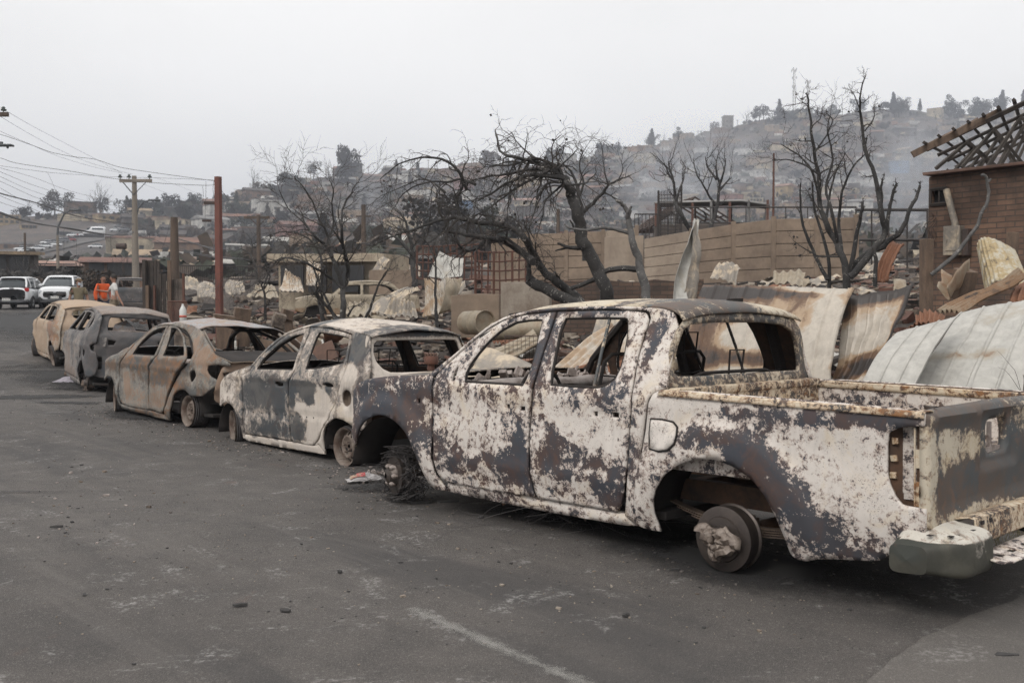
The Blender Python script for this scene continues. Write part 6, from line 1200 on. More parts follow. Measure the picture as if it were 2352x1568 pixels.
def hbox_me(kind, w, dp, h, rh, seed):
    rnd = random.Random(seed); a = MB(); b = MB()
    if kind == 'ruin':
        for (x, y, lx, ly) in ((0, -dp / 2, w, .25), (0, dp / 2, w, .25), (-w / 2, 0, .25, dp), (w / 2, 0, .25, dp), (w * .1, 0, .2, dp)):
            hh = h * rnd.uniform(.45, 1); a.box((x, y, hh / 2 - .9), (lx, ly, hh + 1.8), j=.12, rnd=rnd)
        for i in range(9): b.box((rnd.uniform(-w / 2, w / 2), rnd.uniform(-dp / 2, dp / 2), rnd.uniform(.2, 1)), (rnd.uniform(.6, 2.4), rnd.uniform(.3, 1.4), .1), Matrix.Rotation(rnd.uniform(-.7, .7), 3, (rnd.random(), rnd.random(), .3)))
    else:
        a.box((0, 0, h / 2 - 1), (w, dp, h + 2), j=.04, rnd=rnd)
        if kind == 'gable':
            o = .5; z = h; vs = [(-w / 2 - o, -dp / 2 - o, z), (w / 2 + o, -dp / 2 - o, z), (w / 2 + o, dp / 2 + o, z), (-w / 2 - o, dp / 2 + o, z), (-w / 2 - o, 0, z + rh), (w / 2 + o, 0, z + rh)]
            b.add(vs, [(0, 1, 5, 4), (3, 4, 5, 2), (0, 4, 3), (1, 2, 5), (0, 3, 2, 1)])
        elif kind == 'shed': b.add([(-w / 2 - .4, -dp / 2 - .5, h + .1), (w / 2 + .4, -dp / 2 - .5, h + .1), (w / 2 + .4, dp / 2 + .3, h + rh * .6), (-w / 2 - .4, dp / 2 + .3, h + rh * .6), (-w / 2 - .4, -dp / 2 - .5, h - .1), (w / 2 + .4, -dp / 2 - .5, h - .1), (w / 2 + .4, dp / 2 + .3, h + rh * .6 - .2), (-w / 2 - .4, dp / 2 + .3, h + rh * .6 - .2)], [(0, 1, 2, 3), (7, 6, 5, 4), (0, 4, 5, 1), (1, 5, 6, 2), (2, 6, 7, 3), (3, 7, 4, 0)])
        else: b.box((0, 0, h + .15), (w + .3, dp + .3, .35))
    return a, b
PROTO = {}
def house(p, kind, wc, rc, w=8, dp=7, h=2.8, rh=1.4, rz=0, label=None, group=None, wins=3, name=None, two=False):
    key = (kind, wc, rc, round(w), round(dp), round(h, 1), two); names = {'gable': 'gabled_house', 'shed': 'lean_to_house', 'flat': 'flat_roofed_house', 'ruin': 'ruined_house'}
    e = empty(name or names[kind], p, rz, label, 'house' if kind != 'ruin' else 'ruin', group)
    if key not in PROTO:
        a, b = hbox_me(kind, w, dp, h, rh, hash(str(key)) % 999); pa = a.build('wall', HW[wc], e); pb = b.build('roof' if kind != 'ruin' else 'fallen_roof', HR[rc], e); PROTO[key] = (pa, pb)
        if kind == 'ruin': tag(pb, kind='stuff')
    else:
        for q in PROTO[key]: c = q.copy(); COL.objects.link(c); c.parent = e
    if kind != 'ruin':
        for k in range(wins):
            for fl_ in range(2 if two else 1):
                o = bpy.data.objects.new('window', WME); COL.objects.link(o); o.parent = e; o.location = (-w / 2 + w * (k + .7) / (wins + .4), -dp / 2 - .02, h * (.3 if two else .55) + fl_ * h * .5)
    return e
special = [ # x, y(base), kind, wall, roof, w, d, h, rh, label
 (932,462,'flat','tan','tan',22,9,3.4,1,'long tan flat-roofed building on the burnt hillside above the cream ruin'),(955,465,'flat','orange','tan',9,8,3,1,'orange block with a teal base below the long tan building'),(950,470,'flat','teal','grey',7,4,1.8,1,'small teal-painted wall under the orange block'),
 (902,518,'gable','yellow','pinkish',10,7,3,1.6,'yellow house with a brown pitched roof in the middle of the hillside'),(955,508,'gable','white','pinkish',9,8,4,2,'white two-gabled house with a pink roof beside the yellow one'),
 (735,521,'flat','pink','grey',17,7,4,1,'long pink-walled building seen through the leafless fan-shaped tree'),(668,498,'gable','white','grey',9,7,3.4,1.2,'white house with a grey roof left of the long pink building'),
 (1735,475,'flat','cream','pale',9,8,5.5,1,'cream two-storey block on the slope between the two burnt trees'),(2092,372,'flat','cream','tan',20,8,3.5,1,'long cream building high on the right slope beside the rising smoke'),
 (1222,520,'gable','pink','red',9,7,3,1.4,'red gabled house at the foot of the hill behind the drooping branches'),(705,588,'flat','white','grey',12,8,6,1,'white two-storey house among the trees behind the cream ruin'),(790,592,'flat','yellow','tan',9,7,5,1,'yellow block just right of the white two-storey house'),
 (1660,272,'x',0,0,0,0,0,0,0),(1090,378,'x',0,0,0,0,0,0,0),
 (215,508,'shed','cream','tan',15,8,4,1,'tan-roofed house among the trees on the left ridge'),(225,513,'gable','brown','burnt',11,8,3.5,2,'dark gabled roof with wide eaves near the left ridge'),(20,520,'flat','yellow','tan',14,8,6,1,'yellow two-storey block at the far left edge of the slope'),(65,528,'shed','yellow','tan',10,7,2.5,1,'low yellow house next to the block at the far left'),
 (150,548,'shed','grey','grey',9,7,3,1,'small grey gabled house above the row of parked cars'),(30,572,'flat','brown','grey',44,9,3.6,1,'long brown barrack-like building with a flat grey roof on the far left'),
 (20,592,'flat','pink','red',8,5,2.5,1,'small red shed under the long brown building'),(2140,362,'flat','cream','pale',12,7,3,1,'pale low block right of the long cream building on the right slope'),
]
for x, y, k, wc, rc, w, dp, h, rh, lb in special:
    if k == 'x': continue
    d = ghit(x, y)
    if not d: d = lerp(DR, x) * .98
    k_ = d / FD * 3.4; p = at(x, y, d); house((p.x, p.y, hill_z(p.x, p.y) - .3), k, wc, rc, w * k_, dp * k_, h * k_, rh * k_, math.atan2(-p.x, p.y) * 1.0 + .12, lb, wins=4, two=h >= 5)
rnd = random.Random(99)
pal = [('cream','tan'),('white','grey'),('grey','grey'),('brown','rusty'),('brown','burnt'),('scorched','burnt'),('tan','rusty'),('pink','red'),('yellow','pinkish'),('tan','pale'),('scorched','rusty'),('orange','rusty'),('white','pale'),('scorched','grey'),('cream','pinkish'),('blue','pale')]
wts = [12,10,8,6,6,6,10,3,3,9,6,4,8,4,6,1]
kn = {'gable': 'gabled', 'shed': 'lean-to', 'flat': 'flat-roofed', 'ruin': 'roofless ruined'}
used = []
cnt = 0
while cnt < 285:
    x = rnd.uniform(-60, 2420); yr = lerp(YR, x); yb = 610 if x < 1150 else 500 + (x > 1950) * 0
    y = yr + 6 + (yb - yr) * rnd.random() ** 1.15; d = ghit(x, y)
    if not d or d < 130: continue
    p = at(x, y, d); s = d / 300
    if (x < 300 and y > 512) or (330 < x < 760 and rnd.random() < .55): continue
    if any((p.x - a) ** 2 + (p.y - b) ** 2 < (9 * max(1, s)) ** 2 for a, b in used): continue
    used.append((p.x, p.y)); wc, rc = rnd.choices(pal, wts)[0]; k = rnd.choices(['gable', 'shed', 'flat', 'ruin'], [4, 3, 3, 5])[0]
    if k == 'ruin': rc = 'burnt'
    w = rnd.choice([7, 9, 12]); sc = max(1, min(1.35, s * .6)); lb = f"{kn[k]} {wc if wc != 'scorched' else 'soot-black'} house{'' if k == 'ruin' else ' with a ' + rc + ' roof'} on the burnt hillside"
    e = house((p.x, p.y, hill_z(p.x, p.y) - .4), k, wc, rc, w, rnd.choice([6, 8]), rnd.choice([2.6, 3, 5.2] if k != 'ruin' else [2.6, 3.2]), 1.5, math.atan2(-p.x, p.y) + rnd.uniform(-.6, .6), lb, lb.replace('house', 'houses', 1), wins=rnd.choice([2, 3]) if d < 420 else 1)
    e.scale = (sc, sc, sc); cnt += 1
# hillside trees
def cmat(name, a, b): return simple(name, a, b, 1.2, .95, bump=0)
CM = [cmat('crown_scorched', (.050, .045, .040), (.022, .021, .021)), cmat('crown_dull_green', (.048, .054, .036), (.024, .026, .021)), cmat('crown_brown', (.085, .062, .045), (.038, .030, .026))]
def crown_me(seed, shape):
    rnd = random.Random(seed); q = MB(); lobes = []
    if shape == 'round': lobes = [(Vector((rnd.gauss(0, 1.2), rnd.gauss(0, 1.2), 3.6 + rnd.gauss(0, .8))), rnd.uniform(.9, 1.7)) for _ in range(9)]
    elif shape == 'tall': lobes = [(Vector((rnd.gauss(0, .15), rnd.gauss(0, .15), 1.0 + i * .5)), 1.5 * (1 - i / 15)) for i in range(13)]
    else: lobes = [(Vector((rnd.gauss(0, 2.0), rnd.gauss(0, 1.6), 1.6 + rnd.gauss(0, .5))), rnd.uniform(.7, 1.3)) for _ in range(9)]
    for c, r in lobes:
        for k in range(110):
            v = Vector((rnd.gauss(0, 1), rnd.gauss(0, 1), rnd.gauss(0, 1))).normalized() * r * rnd.uniform(.55, 1.12) + c; s = rnd.uniform(.13, .34); u = Vector((rnd.gauss(0, 1), rnd.gauss(0, 1), rnd.gauss(0, 1))).normalized(); w = u.orthogonal().normalized()
            q.add([v + u * s, v + w * s * .8, v - u * s * .7, v - w * s], [(0, 1, 2, 3)])
    t = MB(); t.tube([(0, 0, -.6), (.1, 0, 1.5), (.0, .1, 3.5)], [.22, .15, .06], 5)
    for k in range(5): a = rnd.uniform(0, 6.3); t.tube([(0, 0, 1.5 + k * .3), (1.2 * math.cos(a), 1.2 * math.sin(a), 3 + k * .3)], [.07, .02], 4)
    return q, t
def bare_me(seed):
    rnd = random.Random(seed); q = MB()
    for k in range(7): grow(q, rnd, Vector((0, 0, 1 + k * .3)), Vector((rnd.gauss(0, .7), rnd.gauss(0, .7), 1)), 3.2, .06, 2, 0, .1, .3, 3, 4, .6)
    t = MB(); t.tube([(0, 0, -.6), (.1, 0, 1.5), (.0, .1, 3.2)], [.22, .16, .1], 5); return q, t
TP = {}
lbls = {'round': 'bushy dark tree', 'tall': 'tall dark conifer', 'low': 'low dark bush', 'bare': 'bare burnt tree'}
def far_tree(p, shape, m, v, s, rz, label=None, group=None, zs=1):
    key = (shape, m, v); nm = {'round': 'bushy_tree', 'tall': 'conifer', 'low': 'bush', 'bare': 'bare_tree'}[shape]
    e = empty(nm, p, rz, label, 'tree' if shape != 'low' else 'bush', group)
    if key not in TP:
        a, b = (crown_me(v * 7 + m, shape) if shape != 'bare' else bare_me(v)); TP[key] = (a.build('crown', CM[m] if shape != 'bare' else M['twig_far'], e), b.build('trunk', M['twig_far'], e))
    else:
        for q in TP[key]: c = q.copy(); COL.objects.link(c); c.parent = e
    e.scale = (s, s, s * zs); return e
col3 = ['scorched', 'dull green', 'brownish']
def put_tree(x, y, shape, m, s, label=None, group=None, zs=1, d=None):
    d = d or ghit(x, y)
    if not d: d = lerp(DR, x) * rnd.uniform(.96, 1.0)
    X = (x - 1176) / FD * d; lb = label or f"{col3[m]} {lbls[shape].replace('dark ', '')} on the burnt hillside"
    return far_tree((X, d, hill_z(X, d) - .3), shape, m, rnd.randrange(3), s, rnd.uniform(0, 6), lb, group if label else lb.replace(' on', 's on', 1).replace('bushs', 'bushes'), zs)
put_tree(800, 432, 'round', 0, 2.3, 'big dark rounded cypress standing out on the left part of the ridge', None, 1.9)
for i in range(285):
    x = rnd.uniform(-80, 2450) if i % 3 else rnd.uniform(300, 900); yr = lerp(YR, x); y = yr + 3 + (600 - yr) * rnd.random() ** 1.2
    if (x > 1180 and y > 520) or (x < 300 and y > 512): continue
    d = ghit(x, y)
    if not d or d < 100: continue
    sh = rnd.choices(['round', 'tall', 'low', 'bare'], [5, 1.2, 4, 4])[0]; put_tree(x, y, sh, rnd.choices([0, 1, 2], [5, 3, 3])[0], rnd.uniform(.7, 1.3) * max(1, d / 480), d=d)
for i in range(70):   # along the ridge line
    x = rnd.choice([rnd.uniform(-40, 2380), rnd.uniform(1700, 2360), rnd.uniform(150, 620)]); d = lerp(DR, x) * rnd.uniform(.95, 1.0); sh = rnd.choices(['round', 'tall', 'low', 'bare'], [4, 2, 5, 2])[0]; put_tree(x, 0, sh, rnd.choice([0, 0, 1]), rnd.uniform(.8, 1.5) * d / 500, d=d)
for x, s, sh in [(1495, 2.0, 'tall'), (1740, 2.3, 'round'), (1750, 2.2, 'bare'), (1785, 2.4, 'tall'), (1640, 1.4, 'round'), (1380, 1.6, 'round'), (2045, 2.6, 'tall'), (2060, 2.2, 'round'), (2250, 2.4, 'low'), (2180, 2.2, 'low'), (235, 2.3, 'bare'), (225, 2.0, 'bare'), (130, 1.8, 'round'), (585, 2.2, 'bare')]: put_tree(x, 0, sh, 0, s, d=lerp(DR, x) * .985)
# scrub and debris that nobody could count
def scatter_hill(name, n, mats, seed, smin, smax, flat_=False):
    rnd = random.Random(seed); q = MB()
    for i in range(n):
        x = rnd.uniform(-100, 2480); yr = lerp(YR, x); t = rnd.random(); d = 75 * ((lerp(DR, x) * .99) / 75) ** (t ** .75)
        X = (x - 1176) / FD * d
        if x < 420 and 240 < d < 410: continue
        if noise.noise(Vector((X * .02, d * .02, seed))) < -.15: continue
        s = rnd.uniform(smin, smax) * (1 + d / 500); p = Vector((X, d, hill_z(X, d)))
        if flat_: q.box(p + Vector((0, 0, s * .2)), (s * rnd.uniform(.6, 2.4), s, s * rnd.uniform(.3, .8)), Matrix.Rotation(rnd.uniform(-.6, .6), 3, 'Z') @ Matrix.Rotation(rnd.uniform(-.3, .3), 3, 'X'), rnd.randrange(len(mats)))
        else:
            m = rnd.randrange(len(mats))
            for k in range(7):
                v = p + Vector((rnd.gauss(0, s * .6), rnd.gauss(0, s * .6), abs(rnd.gauss(0, s * .5)))); u = Vector((rnd.gauss(0, 1), rnd.gauss(0, 1), rnd.gauss(0, 1))).normalized() * s * .5; w = u.orthogonal().normalized() * s * .4
                q.add([v + u, v + w, v - u, v - w], [(0, 1, 2, 3)], m)
    return tag(q.build(name, mats), kind='stuff')
scatter_hill('burnt_scrub', 9000, CM, 3, .7, 1.8)
scatter_hill('hillside_debris', 8000, [HW['scorched'], HW['tan'], HW['brown'], HR['rusty'], HR['pale'], HW['grey'], HW['cream'], HW['white']], 4, .5, 1.9, True)
# tower block, carport, masts on the ridge
d = 880; p = at(1671, 302, d); e = empty('tower_block', (p.x, p.y, p.z - 3), .1, 'pale square tower block standing alone on the ridge', 'building'); MB().box((0, 0, 7), (8, 8, 17)).build('wall', HW['grey'], e); MB().box((0, 0, 15.9), (8.6, 8.6, .8)).build('parapet', HR['pale'], e)
for k in range(3):
    for j in range(2): MB().box((-1.8 + 3.6 * j, -4.02, 3 + 4 * k), (1.4, .1, 1.6)).build('window', M['pane'], e)
def mast(x, yt, yb, d, lb, w=1.3):
    p = at(x, yb, d); t = at(x, yt, d); H_ = t.z - p.z; e = empty('lattice_mast', (p.x, p.y, p.z), 0, lb, 'mast'); q = MB(); n = 16
    for i in range(3):
        a = i * 2.094; q.tube([(w * math.cos(a), w * math.sin(a), -6), (w * .5 * math.cos(a), w * .5 * math.sin(a), H_)], .16, 4)
    for k in range(n):
        z0, z1 = H_ * k / n, H_ * (k + 1) / n; f = lambda z: w * (1 - .5 * z / H_)
        for i in range(3): a, b = i * 2.094, (i + 1) * 2.094; q.tube([(f(z0) * math.cos(a), f(z0) * math.sin(a), z0), (f(z1) * math.cos(b), f(z1) * math.sin(b), z1)], .09, 3)
    q.build('lattice', HR['pale'], e); q = MB()
    for k, z in enumerate((H_ * .99, H_ * .95, H_ * .82, H_ * .64)):
        for i in range(3): a = i * 2.094 + k; q.box((2.2 * math.cos(a) * (1 if k < 3 else .6), 2.2 * math.sin(a), z), (.6, .6, 2.2))
    q.build('antenna', HW['white'], e)
mast(1823, 158, 272, 900, 'taller of the two red and white lattice masts on the ridge', 1.7); mast(1855, 186, 268, 900, 'shorter lattice mast just right of the taller one', 1.4)
p = gat(1090, 740); e = empty('carport', (p.x, p.y, p.z), 0, 'open carport frame on legs on the middle ridge', 'carport'); MB().box((0, 0, 6), (13, 5, .9)).build('roof', HR['grey'], e)
for i in range(4): MB().box((-6 + 4 * i, 0, 2.5), (.4, .4, 7)).build('post', HR['grey'], e)
for i, x in enumerate([612, 640, 688, 716, 752, 770, 848, 908, 923, 985, 1088, 1228, 1600, 1690, 380, 388, 295]):
    d = lerp(DR, x) * .97; X = (x - 1176) / FD * d; hh = rnd.uniform(6, 8.5) * d / 620; e = empty('far_pole', (X, d, hill_z(X, d) - .3), rnd.uniform(-.3, .3), 'thin power pole with a crossarm on the ridge line', 'utility pole', 'thin power poles on the ridge'); MB().tube([(0, 0, 0), (0, 0, hh)], .14 * d / 500, 5).build('pole', M['wood_brown'], e); MB().box((0, 0, hh * .94), (1.9 * d / 600, .2, .2)).build('crossarm', M['wood_brown'], e)
# ---- bus wreck, frames and fence beyond the panel wall
BU = empty('bus_wreck', at(1622, 545, 52), R(-14), 'burnt-out minibus shell with a pale grey roof standing behind the panel wall', 'bus')
MB().grid(lambda u, v: Vector((-2.6 + 5.8 * u, -1.1 + 2.2 * v, 1.75 + .16 * math.sin(math.pi * v) - .5 * max(0, u - .75) * 2)), 12, 8).build('roof', HR['grey'], BU, smooth=True, th=.05)
MB().box((.3, 0, -.3), (5.8, 2.1, 1.9)).build('body', HW['scorched'], BU, bev=.1)
for i in range(7):
    for s in (-1, 1): MB().box((-2.5 + i * .93, s * 1.06, 1.15), (.12, .06, 1.2)).build('window_post', HR['grey'] if i % 2 else M['rust_steel'], BU)
for i in range(3): MB().tube([(-1.5 + i * 1.3, 0, .3), (-1.3 + i * 1.3, 0, 1.1), (-1.5 + i * 1.3, .5, 1.4)], .04, 5).build('seat_frame', M['soot'], BU)
RF = empty('roof_frame', at(1596, 500, 54), R(10), 'collapsed dark gable roof frame behind the burnt-out minibus', 'roof frame'); q = MB()
for k in range(5): q.tube([(-2.6, k * .8, -.6), (0, k * .8, 1.1), (2.8, k * .8, -.5)], .07, 4).tube([(-2.6, k * .8, -.6), (2.8, k * .8, -.5)], .06, 4)
for k in (-1.6, 0, 1.6): q.tube([(k, 0, 1.1 - abs(k) * .62), (k, 3.4, 1.1 - abs(k) * .62)], .05, 4)
q.build('rafter', M['dark_iron'], RF)
M['mesh_dark'] = simple('dark_mesh', (.03, .028, .027), (.05, .04, .035), 5, .9)
GT = empty('tall_gate', at(1512, 540, 44), R(35), 'tall narrow dark mesh gate topped with coiled razor wire', 'gate'); q = MB()
for i in range(16): q.tube([(i * .09, 0, -1.5), (i * .09, 0, 1.9 + i * .02)], .018, 3)
for i in range(22): q.tube([(0, 0, -1.4 + i * .15), (1.36, 0, -1.4 + i * .155)], .018, 3)
q.build('mesh_panel', M['mesh_dark'], GT); q = MB()
q.tube([(0, 0, -1.6), (0, 0, 1.95)], .05, 5).tube([(1.4, 0, -1.6), (1.4, 0, 2.3)], .05, 5).build('frame', M['mesh_dark'], GT)
MB().tube([(-.5 + t * .09 + .28 * math.cos(t * .9), .2 * math.sin(t * .9), 2.45 + .03 * t + .3 * math.sin(t * .9)) for t in range(60) if t * .09 < 2.4], .014, 3).build('razor_wire', M['dark_iron'], GT)
def bars(name, x0, x1, yt, yb, d0, d1, n, label, m='mesh_dark', r=.02, rails=(0, 1)):
    a0, a1, b0, b1 = at(x0, yt, d0), at(x1, yt, d1), at(x0, yb, d0), at(x1, yb, d1); e = empty(name, b0, 0, label, 'fence'); q = MB()
    for i in range(n + 1):
        q.tube([b0.lerp(b1, i / n) - b0, a0.lerp(a1, i / n) - b0], r, 3)
        if n < 13: q.build('bar', M[m], e); q = MB()
    if n > 12: q.build('bars', M[m], e)
    q = MB()
    for t in rails: q.tube([b0.lerp(a0, t) - b0, b1.lerp(a1, t) - b0], r * 1.6, 4)
    q.build('rail', M[m], e)
bars('metal_fence', 1458, 1560, 492, 560, 46, 46, 12, 'dark barred fence climbing left of the tall mesh gate')
bars('metal_fence', 1560, 1966, 476, 512, 50, 38, 9, 'dark rail fence running along the top of the brown panel wall', r=.022)
bars('metal_fence', 1966, 2130, 482, 620, 40, 34, 4, 'dark frame fence between the panel wall and the brick house', r=.035, rails=(0, .5, 1))
bars('metal_fence', 415, 500, 610, 660, 50, 48, 18, 'low black barred fence behind the red steel post', r=.018)
bars('metal_fence', 520, 620, 612, 640, 52, 50, 18, 'low black barred fence right of the red steel post', r=.018)
# cream ruin and its neighbours
wall_obj('ruined_house_wall', at(640, 670, 47), at(868, 668, 45), 1.75, 1.7, M['plaster_cream'], 'long cream wall of a ruined house with a stained roof slab', th=3, jag=0, base=-1, cat='ruin')
MB().box((0, 0, 0), (5.2, 3.6, .28), j=.05, rnd=rnd).build('roof_slab', M['plaster_cream'], None, loc=at(762, 596, 46.5)); tag(bpy.data.objects['roof_slab'], 'flat cream roof slab resting on the long cream ruin wall', 'roof slab')
for x, w in ((672, 1.0), (730, .8), (800, 1.4)): o = MB().box((0, 0, 0), (w, .3, 1.2)).build('wall_opening', M['pane'], None, loc=at(x, 640, 44.8)); tag(o, {672: 'dark doorway in the left of the cream ruin wall', 730: 'dark narrow opening in the middle of the cream ruin wall', 800: 'dark wide opening at the right of the cream ruin wall'}[x], 'opening')
sheet('corrugated_sheet', [at(845, 634, 44), at(858, 650, 43), at(898, 598, 43), at(882, 590, 44)], M['zinc_dirty'], 'curled grey corrugated piece jutting from the end of the cream ruin roof', ribs=4, amp=.05, nu=30, crump=.08, seed=91)
sheet('corrugated_sheet', [at(905, 634, 47), at(965, 634, 47), at(965, 610, 48), at(905, 610, 48)], M['zinc'], 'white corrugated strip on the roof right of the cream ruin', ribs=9, amp=.04, nu=60, crump=.03, seed=92)
for x, y, w, h, wc, rc, lb, d in [(432, 650, 5, 1.6, 'brown', 'tan', 'low brown house with a long tan roof behind the charred fence', 92), (552, 634, 3.2, 1.0, 'scorched', 'pale', 'soot-black low house with a pale roof right of the red steel post', 88), (135, 634, 3, .8, 'tan', 'pinkish', 'tiled terracotta roof showing behind the white cars', 85), (268, 634, 4.4, 1.0, 'brown', 'red', 'wide terracotta-roofed house behind the man in the white shirt', 80), (175, 616, 4.4, .5, 'white', 'pale', 'white metal roof among the bushes behind the white cars', 110), (0, 640, 4.4, 1.6, 'scorched', 'tan', 'burnt shed with a scorched tan roof at the left edge', 66), (985, 636, 3, 1, 'scorched', 'grey', 'soot-black hut behind the upright corrugated sheet', 55), (1330, 560, 4, 1.2, 'pink', 'red', 'pink house at the foot of the hill behind the panel wall', 120)]:
    p = at(x, y, d); house((p.x, p.y, p.z), 'gable' if 'roof' in lb and 'shed' not in lb else 'shed', wc, rc, w, 4, h, .5, math.atan2(-p.x, p.y) * .8, lb, wins=3)
# ---------------------------------------------------------------- brick house on the right
M['charred_grey'] = simple('charred_grey_wood', (.10, .085, .072), (.035, .03, .027), 6, .9, stretch=(1, 1, .3), bump=.4)
P8 = lambda x, y, d: zz(8, [(x, y)], d)[0]
BH = empty('brick_house', P8(940, 1130, 17.2), 0, 'soot-stained brick house with an open charred roof frame, at the right edge', 'house')
o0 = BH.location.copy(); c0, c1 = P8(940, 532, 17.2) - o0, P8(1760, 470, 14.9) - o0
hl = math.hypot(c1.x, c1.y); ang = math.atan2(c1.y, c1.x)
def wp(u, z): return Vector((math.cos(ang) * u, math.sin(ang) * u, z))
Ht = c0.z; wx = lambda x, y: None
def wall_uv(x, y):
    """position along the front wall under photo detail point (x, y)"""
    best = None
    for i in range(400):
        u = hl * i / 400; p = wp(u, 0) + o0; d = p.y; q = P8(x, y, d)
        if best is None or abs(q.x - p.x) < best[0]: best = (abs(q.x - p.x), u, q.z - o0.z)
    return best[1], best[2]
w0, w1 = wall_uv(957, 662), wall_uv(1034, 583)
W_ = [(w0[0], w0[1]), (w1[0], w0[1]), (w1[0], w1[1]), (w0[0], w1[1])]
wl = panel('wall', BH, [M['brick'], M['soot']], [(0, -1.2), (hl, -1.2), (hl, Ht - .02), (0, Ht)], lambda a, b: (a, 0, b), (0, -1, 0), [W_], .12, .2, .012, sm_it=0); wl.rotation_euler = (0, 0, ang)
sw = MB().box((0, 2.6, Ht / 2 - .6), (.2, 4.9, Ht + 1.2)).build('side_wall', M['brick'], BH); sw.rotation_euler = (0, 0, ang)
q = MB(); a_, b_ = W_[0], W_[2]
for (x0, z0, x1, z1) in ((a_[0], a_[1], b_[0], a_[1]), (b_[0], a_[1], b_[0], b_[1]), (b_[0], b_[1], a_[0], b_[1]), (a_[0], b_[1], a_[0], a_[1])): q.tube([(x0, -.02, z0), (x1, -.02, z1)], .03, 4)
q.tube([((a_[0] + b_[0]) / 2, .0, a_[1]), ((a_[0] + b_[0]) / 2, .0, b_[1])], .02, 4); wf = q.build('window_frame', M['burnt_wood'], BH); wf.rotation_euler = (0, 0, ang)
pn = MB().box(((a_[0] + b_[0]) / 2, .12, (a_[1] + b_[1]) / 2), (b_[0] - a_[0], .02, b_[1] - a_[1])).build('window_pane', M['pane'], BH); pn.rotation_euler = (0, 0, ang)
rp = MB().box((hl / 2, -.03, Ht + .03), (hl + .06, .28, .07), j=.02, rnd=rnd).build('wall_plate', M['brick_red'], BH, bev=.01); rp.rotation_euler = (0, 0, ang)
A0 = P8(934, 402, 15.8) - o0; RK = (P8(1560, 105, 15.0) - o0) - A0; ED = (P8(1100, 500, 22.5) - o0) - A0
q = MB(); nr = 5
for i in range(nr):
    s_ = A0 + ED * (i / (nr - 1)); j_ = Vector((0, 0, .03 * rnd.uniform(-1, 1))); q.tube([s_ + j_, s_ + RK * .5 + j_, s_ + RK + j_], .035 if i else .045, 4)
q.build('rafter', M['burnt_wood'], BH); q = MB()
for k in range(10):
    s_ = A0 + RK * (k / 9) + Vector((0, 0, .08)); m_ = rnd.uniform(.75, 1) if k % 3 else 1; q.tube([s_ - ED * .04, s_ + ED * m_ * .5 + Vector((0, 0, rnd.uniform(-.05, .05))), s_ + ED * m_], .03, 4)
q.build('batten', M['burnt_wood'], BH); q = MB()
for k in (0, .18, .34): q.box(A0 + RK * (k + .05) + Vector((0, -.06, .03)), (.75, .04, .10), Matrix.Rotation(-math.atan2(RK.z, RK.x), 3, 'Y') @ Matrix.Rotation(.0, 3, 'X'), j=.02, rnd=rnd)
q.build('barge_board', M['wood_brown'], BH); q = MB()
zb = Ht + .15
for i in range(1, nr):
    s_ = A0 + ED * (i / (nr - 1)); b0 = Vector((s_.x + .9, s_.y, zb)); b1 = Vector((s_.x + RK.x, s_.y + RK.y, zb)); q = MB(); q.tube([b0, b1], .035, 4)
    for k in range(3):
        t = .26 + k * .22; top = s_ + RK * t
        if top.z > zb: q.tube([top, Vector((top.x - .55, top.y, zb))], .035, 4).tube([top, Vector((top.x + .55, top.y, zb))], .035, 4)
    q.build('truss_web', M['charred_grey'], BH)
def onwall(name, x0, y0, x1, y1, dep, mat, label, cat, j=0):
    a, b = wall_uv(x0, y1), wall_uv(x1, y0); e = MB().box((0, 0, 0), (abs(b[0] - a[0]), dep, abs(b[1] - a[1])), j=j, rnd=rnd).build(name, mat, None, bev=.008, loc=o0 + wp((a[0] + b[0]) / 2, (a[1] + b[1]) / 2) + Vector((math.sin(ang), -math.cos(ang), 0)) * (dep / 2 + .01)); e.rotation_euler = (0, 0, ang); return tag(e, label, cat)
mbx = onwall('meter_box', 1038, 758, 1116, 898, .16, M['zinc_dirty'], 'grey metal electricity box mounted on the brick house wall', 'meter box')
sz = mbx.dimensions
MB().box((0, -.088, 0), (.19, .008, .34)).box((-.07, -.10, 0), (.02, .03, .05)).build('box_door', M['zinc_dirty'], mbx, bev=.003)
onwall('side_box', 1119, 772, 1150, 898, .12, M['dark_iron'], 'narrow dark box right of the grey electricity box', 'box')
a, b = wall_uv(1047, 592), wall_uv(1088, 748); n_ = Vector((math.sin(ang), -math.cos(ang), 0)); pa, pb = o0 + wp(*a) + n_ * .12, o0 + wp(*b) + n_ * .12
cp_ = MB().tube([(0, 0, 0), (pb - pa) * .5, pb - pa, pb - pa + Vector((.0, 0, -.12))], .055, 12).build('conduit_pipe', M['zinc_dirty'], None, smooth=True, loc=pa); tag(cp_, 'thick tilted conduit pipe above the electricity box', 'pipe')
rnd2 = random.Random(31)
for k in range(5):
    a = wall_uv(965 + 6 * k, 700 + 15 * k); p = o0 + wp(*a) + n_ * .03; L_ = rnd2.uniform(.3, .6)
    o = MB().tube([(.05 * math.sin(t * .7 + k) - .01 * t, -.02 * (t % 2), -L_ * t / 10) for t in range(11)], .007, 4).build('hanging_wire', M['dark_iron'], None, loc=p); tag(o, 'short burnt wire curling down the brick wall left of the electricity box', 'wire', 'burnt wires on the brick wall')
def post(x, yt, yb, d, w, mat, label, name='post', cat='post', z=8, lean=0, loc=None, bev=.01):
    a, b = zz(z, [(x, yt)], d)[0], zz(z, [(x, yb)], d)[0]; Hh = a.z - b.z; o = MB().box((0, 0, Hh / 2), (w, w, Hh), j=.008, rnd=rnd).build(name, mat, None, bev=bev, loc=b); o.rotation_euler = (lean, 0, .3); return tag(o, label, cat)
post(932, 820, 1160, 15.6, .15, M['wood_brown'], 'brown square post at the left corner of the brick house')
